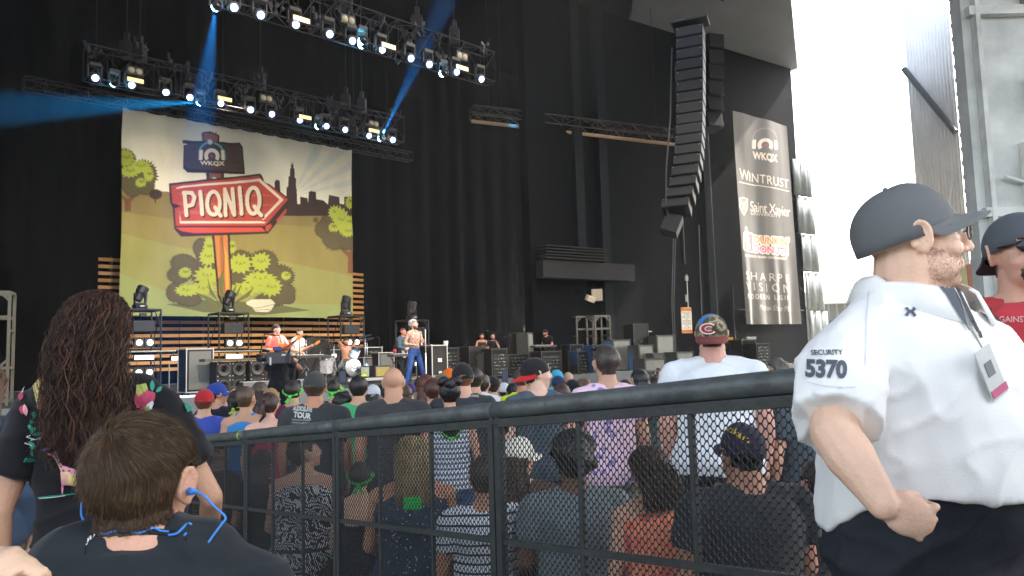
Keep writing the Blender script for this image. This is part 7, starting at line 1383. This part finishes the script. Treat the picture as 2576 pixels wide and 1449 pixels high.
# ---- girl with long curly hair
gp2 = px(256, 706, 2.05); GH = gp2.z + .1; girl = figure('girl with long curly dark hair in black t-shirt with painted animals', (gp2.x, gp2.y, -.10), GH - .02, R(16), None, fem=True, skin=(196, 150, 122), hair='short', hcol=(58, 42, 37), tcol=(28, 27, 30), bottom=denim_m((96, 118, 138)), w=.96, near=True, vox=.008, sleeve=.62, hem=1.055, head=(-24, 0, 0), hs=.90,
    arms={'L': ((-.225, -.03, 1.15), (-.24, .0, .90)), 'R': ((.29, .04, 1.14), (.26, .24, .98))})
hw = girl['hw']; ho = [c for c in kids(girl['T']) if c.name.startswith('hair')][0]; cz2 = girl['hc']; s2 = girl['s']; HMg = girl['HM']
GI = girl['T'].matrix_world.inverted() if bpy.context.view_layer.update() is None else None
gbv = bvh_of([girl['shirt']])
def gl(p): return GI @ p
def gpath(p):
    l = HMg.inverted() @ (p - cz2) / girl['k']; side = max(-1, min(1, l.x / .08)); ph = random.random() * 6.3; am = random.uniform(.006, .016); wl = random.uniform(.07, .12)
    ou = (p - cz2); ou.z *= .3; ou.normalize(); L = max(.07, (p.z - 1.36 * s2 / 1.0 * .985) * random.uniform(.8, 1.2) + random.uniform(0, .04)); n_ = 20
    tgt = V((cz2.x + side * .026 + random.gauss(0, .027) - .05 * (side < 0) * random.random() + (.05 * random.random() if side > .3 else 0), cz2.y - .13 + random.gauss(0, .02), 0)); out = []
    q = p.copy(); wf = random.uniform(.5, 1.1)
    for i in range(n_ + 1):
        t = i / n_; drop = L * t; b = ou * (.004 + .012 * min(1, t * 3)) * (1 - .35 * t)
        x = lerp(p.x + b.x, tgt.x, t ** 1.1 * .95); y = lerp(min(p.y + b.y, p.y + .0), tgt.y, min(1, t * 2.2)); z = p.z + (.035 * math.sin(min(1, t * 5) * PI / 2) * (l.z > .03)) - drop * (1 - .15 * math.exp(-t * 6))
        c = V((math.sin(ph + drop / wl * 6.28), math.cos(ph * 1.3 + drop / wl * 6.28) * .8, .3 * math.sin(ph + drop * 90))) * am * min(1, t * 4 + .3)
        out.append(V((x, y, z)) + c + V((noise.noise((p.x * 30, p.y * 30, drop * 6)), 0, 0)) * .02 * t)
    return out
ok = lambda p: (HMg.inverted() @ (p - cz2)).y < .055
Rts = sample_faces(ho.data, 4200, ok)
strands('long_hair', Rts, gpath, hair_strand_m((54, 39, 33), .6), ho, .0010, taper=True); strands('long_hair', sample_faces(ho.data, 1300, ok), gpath, hair_strand_m((98, 66, 50), .4), ho, .0010)
def cpath(p):
    n_ = (p - cz2).normalized(); a = n_.orthogonal().normalized(); b = n_.cross(a); ph = random.random() * 6; r_ = random.uniform(.003, .006)
    return [p + n_ * (.006 * t + .001) + (a * math.cos(ph + t * 9) + b * math.sin(ph + t * 9)) * r_ - V((0, 0, .012 * t)) for t in np.linspace(0, 1.6, 9)]
strands('curls', sample_faces(ho.data, 3000, lambda p: (HMg.inverted() @ (p - cz2)).z > .0), cpath, hair_strand_m((44, 34, 34), .5), ho, .0012)
# painted animals on the t-shirt
DC = [(214, 190, 120), (206, 84, 44), (36, 130, 112), (170, 62, 92), (220, 150, 160), (206, 214, 216), (110, 96, 176), (150, 160, 80), (200, 70, 60), (60, 70, 120)]
DM = [mat('dye%d' % i, c, .8, .25, 40) for i, c in enumerate(DC)]
def pt(*p): return poly_tris(list(p))
def ln_(pts, w_=3):
    out = []
    for a, b in zip(pts, pts[1:]):
        dx, dy = b[0] - a[0], b[1] - a[1]; L = math.hypot(dx, dy) or 1; nx_, ny_ = -dy / L * w_ / 2, dx / L * w_ / 2; out.append([(a[0] + nx_, a[1] + ny_), (b[0] + nx_, b[1] + ny_), (b[0] - nx_, b[1] - ny_), (a[0] - nx_, a[1] - ny_)])
    return out
def leaf(x, y, a, L, w_): ca, sa_ = math.cos(R(a)), -math.sin(R(a)); return [(x + ca * L * t - sa_ * w_ * math.sin(t * PI) * q, y + sa_ * L * t + ca * w_ * math.sin(t * PI) * q) for q, ts in ((1, (0, .25, .5, .75, 1)), (-1, (.75, .5, .25))) for t in ts]
SH = []
def D(k, poly): SH.append((*poly_tris(poly), k))
zc = lambda x, y: (x / 2.415 / 1.5652, (1050 + y / 2.415) / 1.5652); zd = lambda x, y: (x / 2.169 / 1.5652, (1600 + y / 2.169) / 1.5652)
D(0, [zc(*p) for p in ((300, 1060), (400, 980), (470, 950), (560, 1000), (700, 1060), (920, 1060), (940, 1180), (975, 1290), (940, 1340), (700, 1380), (420, 1405), (360, 1340), (330, 1200))])
D(1, [zc(*p) for p in ((400, 1180), (560, 1120), (760, 1180), (900, 1010), (930, 1090), (870, 1200), (930, 1290), (800, 1330), (620, 1340), (440, 1370), (385, 1300))])
D(3, [zc(*p) for p in ((480, 1250), (560, 1220), (620, 1260), (600, 1330), (500, 1330))]); D(3, [zc(*p) for p in ((690, 1310), (760, 1290), (780, 1330), (700, 1350))])
for p in ([(500, 1080), (540, 1060), (560, 1170), (510, 1220)], [(815, 1180), (840, 1190), (885, 1280), (860, 1290)]): D(2, [zc(*q) for q in p])
for x, y, a, L, w_, k in ((200, 1280, 80, 90, 26, 3), (215, 1400, 70, 90, 40, 3), (240, 1310, -80, 110, 24, 4), (1440, 1190, 90, 105, 22, 2), (1470, 1195, 35, 80, 22, 2), (1670, 1190, 100, 120, 16, 4), (1680, 1195, 30, 60, 18, 4), (1770, 1380, 90, 110, 30, 2), (1760, 1390, 45, 70, 18, 2), (330, 1440, 80, 80, 30, 2)):
    c = zc(x, y); D(k, leaf(c[0], c[1], a, L / 3.78, w_ / 3.78))
D(3, [zc(*p) for p in ((1290, 1190), (1370, 1165), (1460, 1200), (1465, 1290), (1380, 1360), (1290, 1340), (1270, 1260))]); D(7, [zc(*p) for p in ((1290, 1140), (1380, 1120), (1400, 1170), (1310, 1230), (1290, 1190))]); D(5, [zc(*p) for p in ((1390, 1290), (1440, 1270), (1465, 1300), (1450, 1355), (1380, 1360))]); D(7, [zc(*p) for p in ((1370, 1320), (1410, 1310), (1420, 1350), (1370, 1360))])
D(2, [zc(*p) for p in ((1215, 880), (1240, 830), (1310, 815), (1390, 830), (1400, 870), (1440, 830), (1490, 850), (1500, 920), (1480, 1000), (1470, 930), (1420, 900), (1400, 890), (1385, 960), (1370, 960), (1375, 880), (1300, 870), (1240, 895))])
for l in ([(1250, 1020), (1340, 975), (1500, 945)], [(1310, 880), (1325, 975)], [(1490, 990), (1530, 1000)], [(1540, 920), (1600, 1020), (1680, 1180)], [(240, 1220), (300, 1100), (400, 980)]):
    for q in ln_([zc(*p) for p in l], 2.4): D(5 if l[0][0] != 1540 else 4, q)
D(8, [zc(*p) for p in ((1545, 925), (1580, 920), (1600, 960), (1585, 975), (1550, 950))]); D(6, [zc(*p) for p in ((1515, 890), (1540, 885), (1545, 915), (1525, 915))]); D(6, [zc(*p) for p in ((1545, 1020), (1580, 985), (1583, 1000), (1550, 1030))])
for i, (x, r_) in enumerate(((660, 17), (700, 20), (746, 17), (803, 32), (866, 26), (920, 26))): D(8, [zd(x + r_ * math.cos(t), 188 - i * 3 + r_ * math.sin(t)) for t in np.linspace(0, 2 * PI, 13)[:-1]]); D(1, [zd(x - 4 + r_ * .5 * math.cos(t), 184 - i * 3 + r_ * .5 * math.sin(t)) for t in np.linspace(0, 2 * PI, 9)[:-1]])
D(6, [zd(*p) for p in ((625, 228), (880, 205), (890, 214), (640, 243))]); D(6, [zd(*p) for p in ((395, 360), (640, 310), (648, 326), (400, 374))])
D(4, [zd(*p) for p in ((440, 400), (490, 390), (515, 365), (540, 370), (525, 400), (545, 460), (570, 510), (640, 535), (720, 555), (720, 590), (690, 640), (680, 700), (674, 700), (668, 640), (580, 625), (574, 720), (566, 720), (560, 630), (555, 560), (520, 480), (490, 425), (450, 412))])
D(0, [zd(*p) for p in ((500, 420), (525, 430), (560, 560), (640, 590), (690, 600), (670, 620), (580, 610), (545, 530))])
for x, y in ((530, 440), (545, 480), (560, 520), (580, 560), (628, 565)): D(9, [zd(x + 11 * math.cos(t), y + 9 * math.sin(t)) for t in np.linspace(0, 2 * PI, 8)[:-1]])
D(2, [zd(*p) for p in ((385, 748), (540, 725), (690, 708), (690, 718), (560, 738), (390, 760))]); D(5, [zd(*p) for p in ((400, 756), (520, 742), (600, 728), (600, 733), (520, 748), (400, 762))])
for x, y, a in ((270, 150, 60), (300, 170, -20), (330, 230, 60), (345, 240, 10), (320, 290, -40), (345, 290, -80), (250, 455, 20), (240, 430, 90)): c = zd(x, y); D(2, leaf(c[0], c[1], a, 22, 5))
for l in ([(240, 240), (340, 240)], [(300, 300), (355, 320)], [(345, 280), (410, 272)]):
    for q in ln_([zd(*p) for p in l], 2): D(5, q)
decal('painted_print', SH, gbv, DM, girl['shirt'], .0012, 7, 1.4)
jb = bvh_of([girl['trousers']]); decal('pocket', [(*poly_tris([zd(*p) for p in ((300, 905), (690, 895), (635, 1230), (600, 1240), (668, 905), (300, 912))]), 0), (*poly_tris([zd(*p) for p in ((490, 975), (540, 985), (540, 1050), (560, 1070), (500, 1100), (420, 1080), (430, 1030), (490, 1030))]), 1), (*poly_tris([zd(*p) for p in ((545, 1220), (580, 1215), (585, 1245), (550, 1250))]), 1)], jb, [denim_m((66, 84, 100)), mat('worn_denim', (190, 198, 206), .9, .2, 60)], girl['trousers'], .0015, 6, 1.4)
# ---- others at the left edge
figure('person in denim jacket cut by the left edge behind the girl', (px(-40, 900, 3.3).x, 3.3, -.2), 1.62, R(20), None, fem=True, hair='long', hcol=(96, 66, 46), tcol=(60, 74, 94), sleeve=1.8, bcol=(90, 80, 40), vox=.012)
nq = figure('neighbour at the bottom left corner with only a raised fist showing', (-1.02, .60, 0), 1.36, R(0), None, seated=True, skin=(222, 186, 158), hair='short', tcol=(90, 90, 94), bcol=(60, 64, 70), near=True, vox=.008, arms={'R': (px(-160, 1760, .72), px(-14, 1622, .92), 'W')}, hands={'R': ((.3, .25, .9), (0, -.9, .3), .9, 'W')})
st = seat(V((-1.02, .60, 0)), 0, 'dark seat under the neighbour at the bottom left corner')
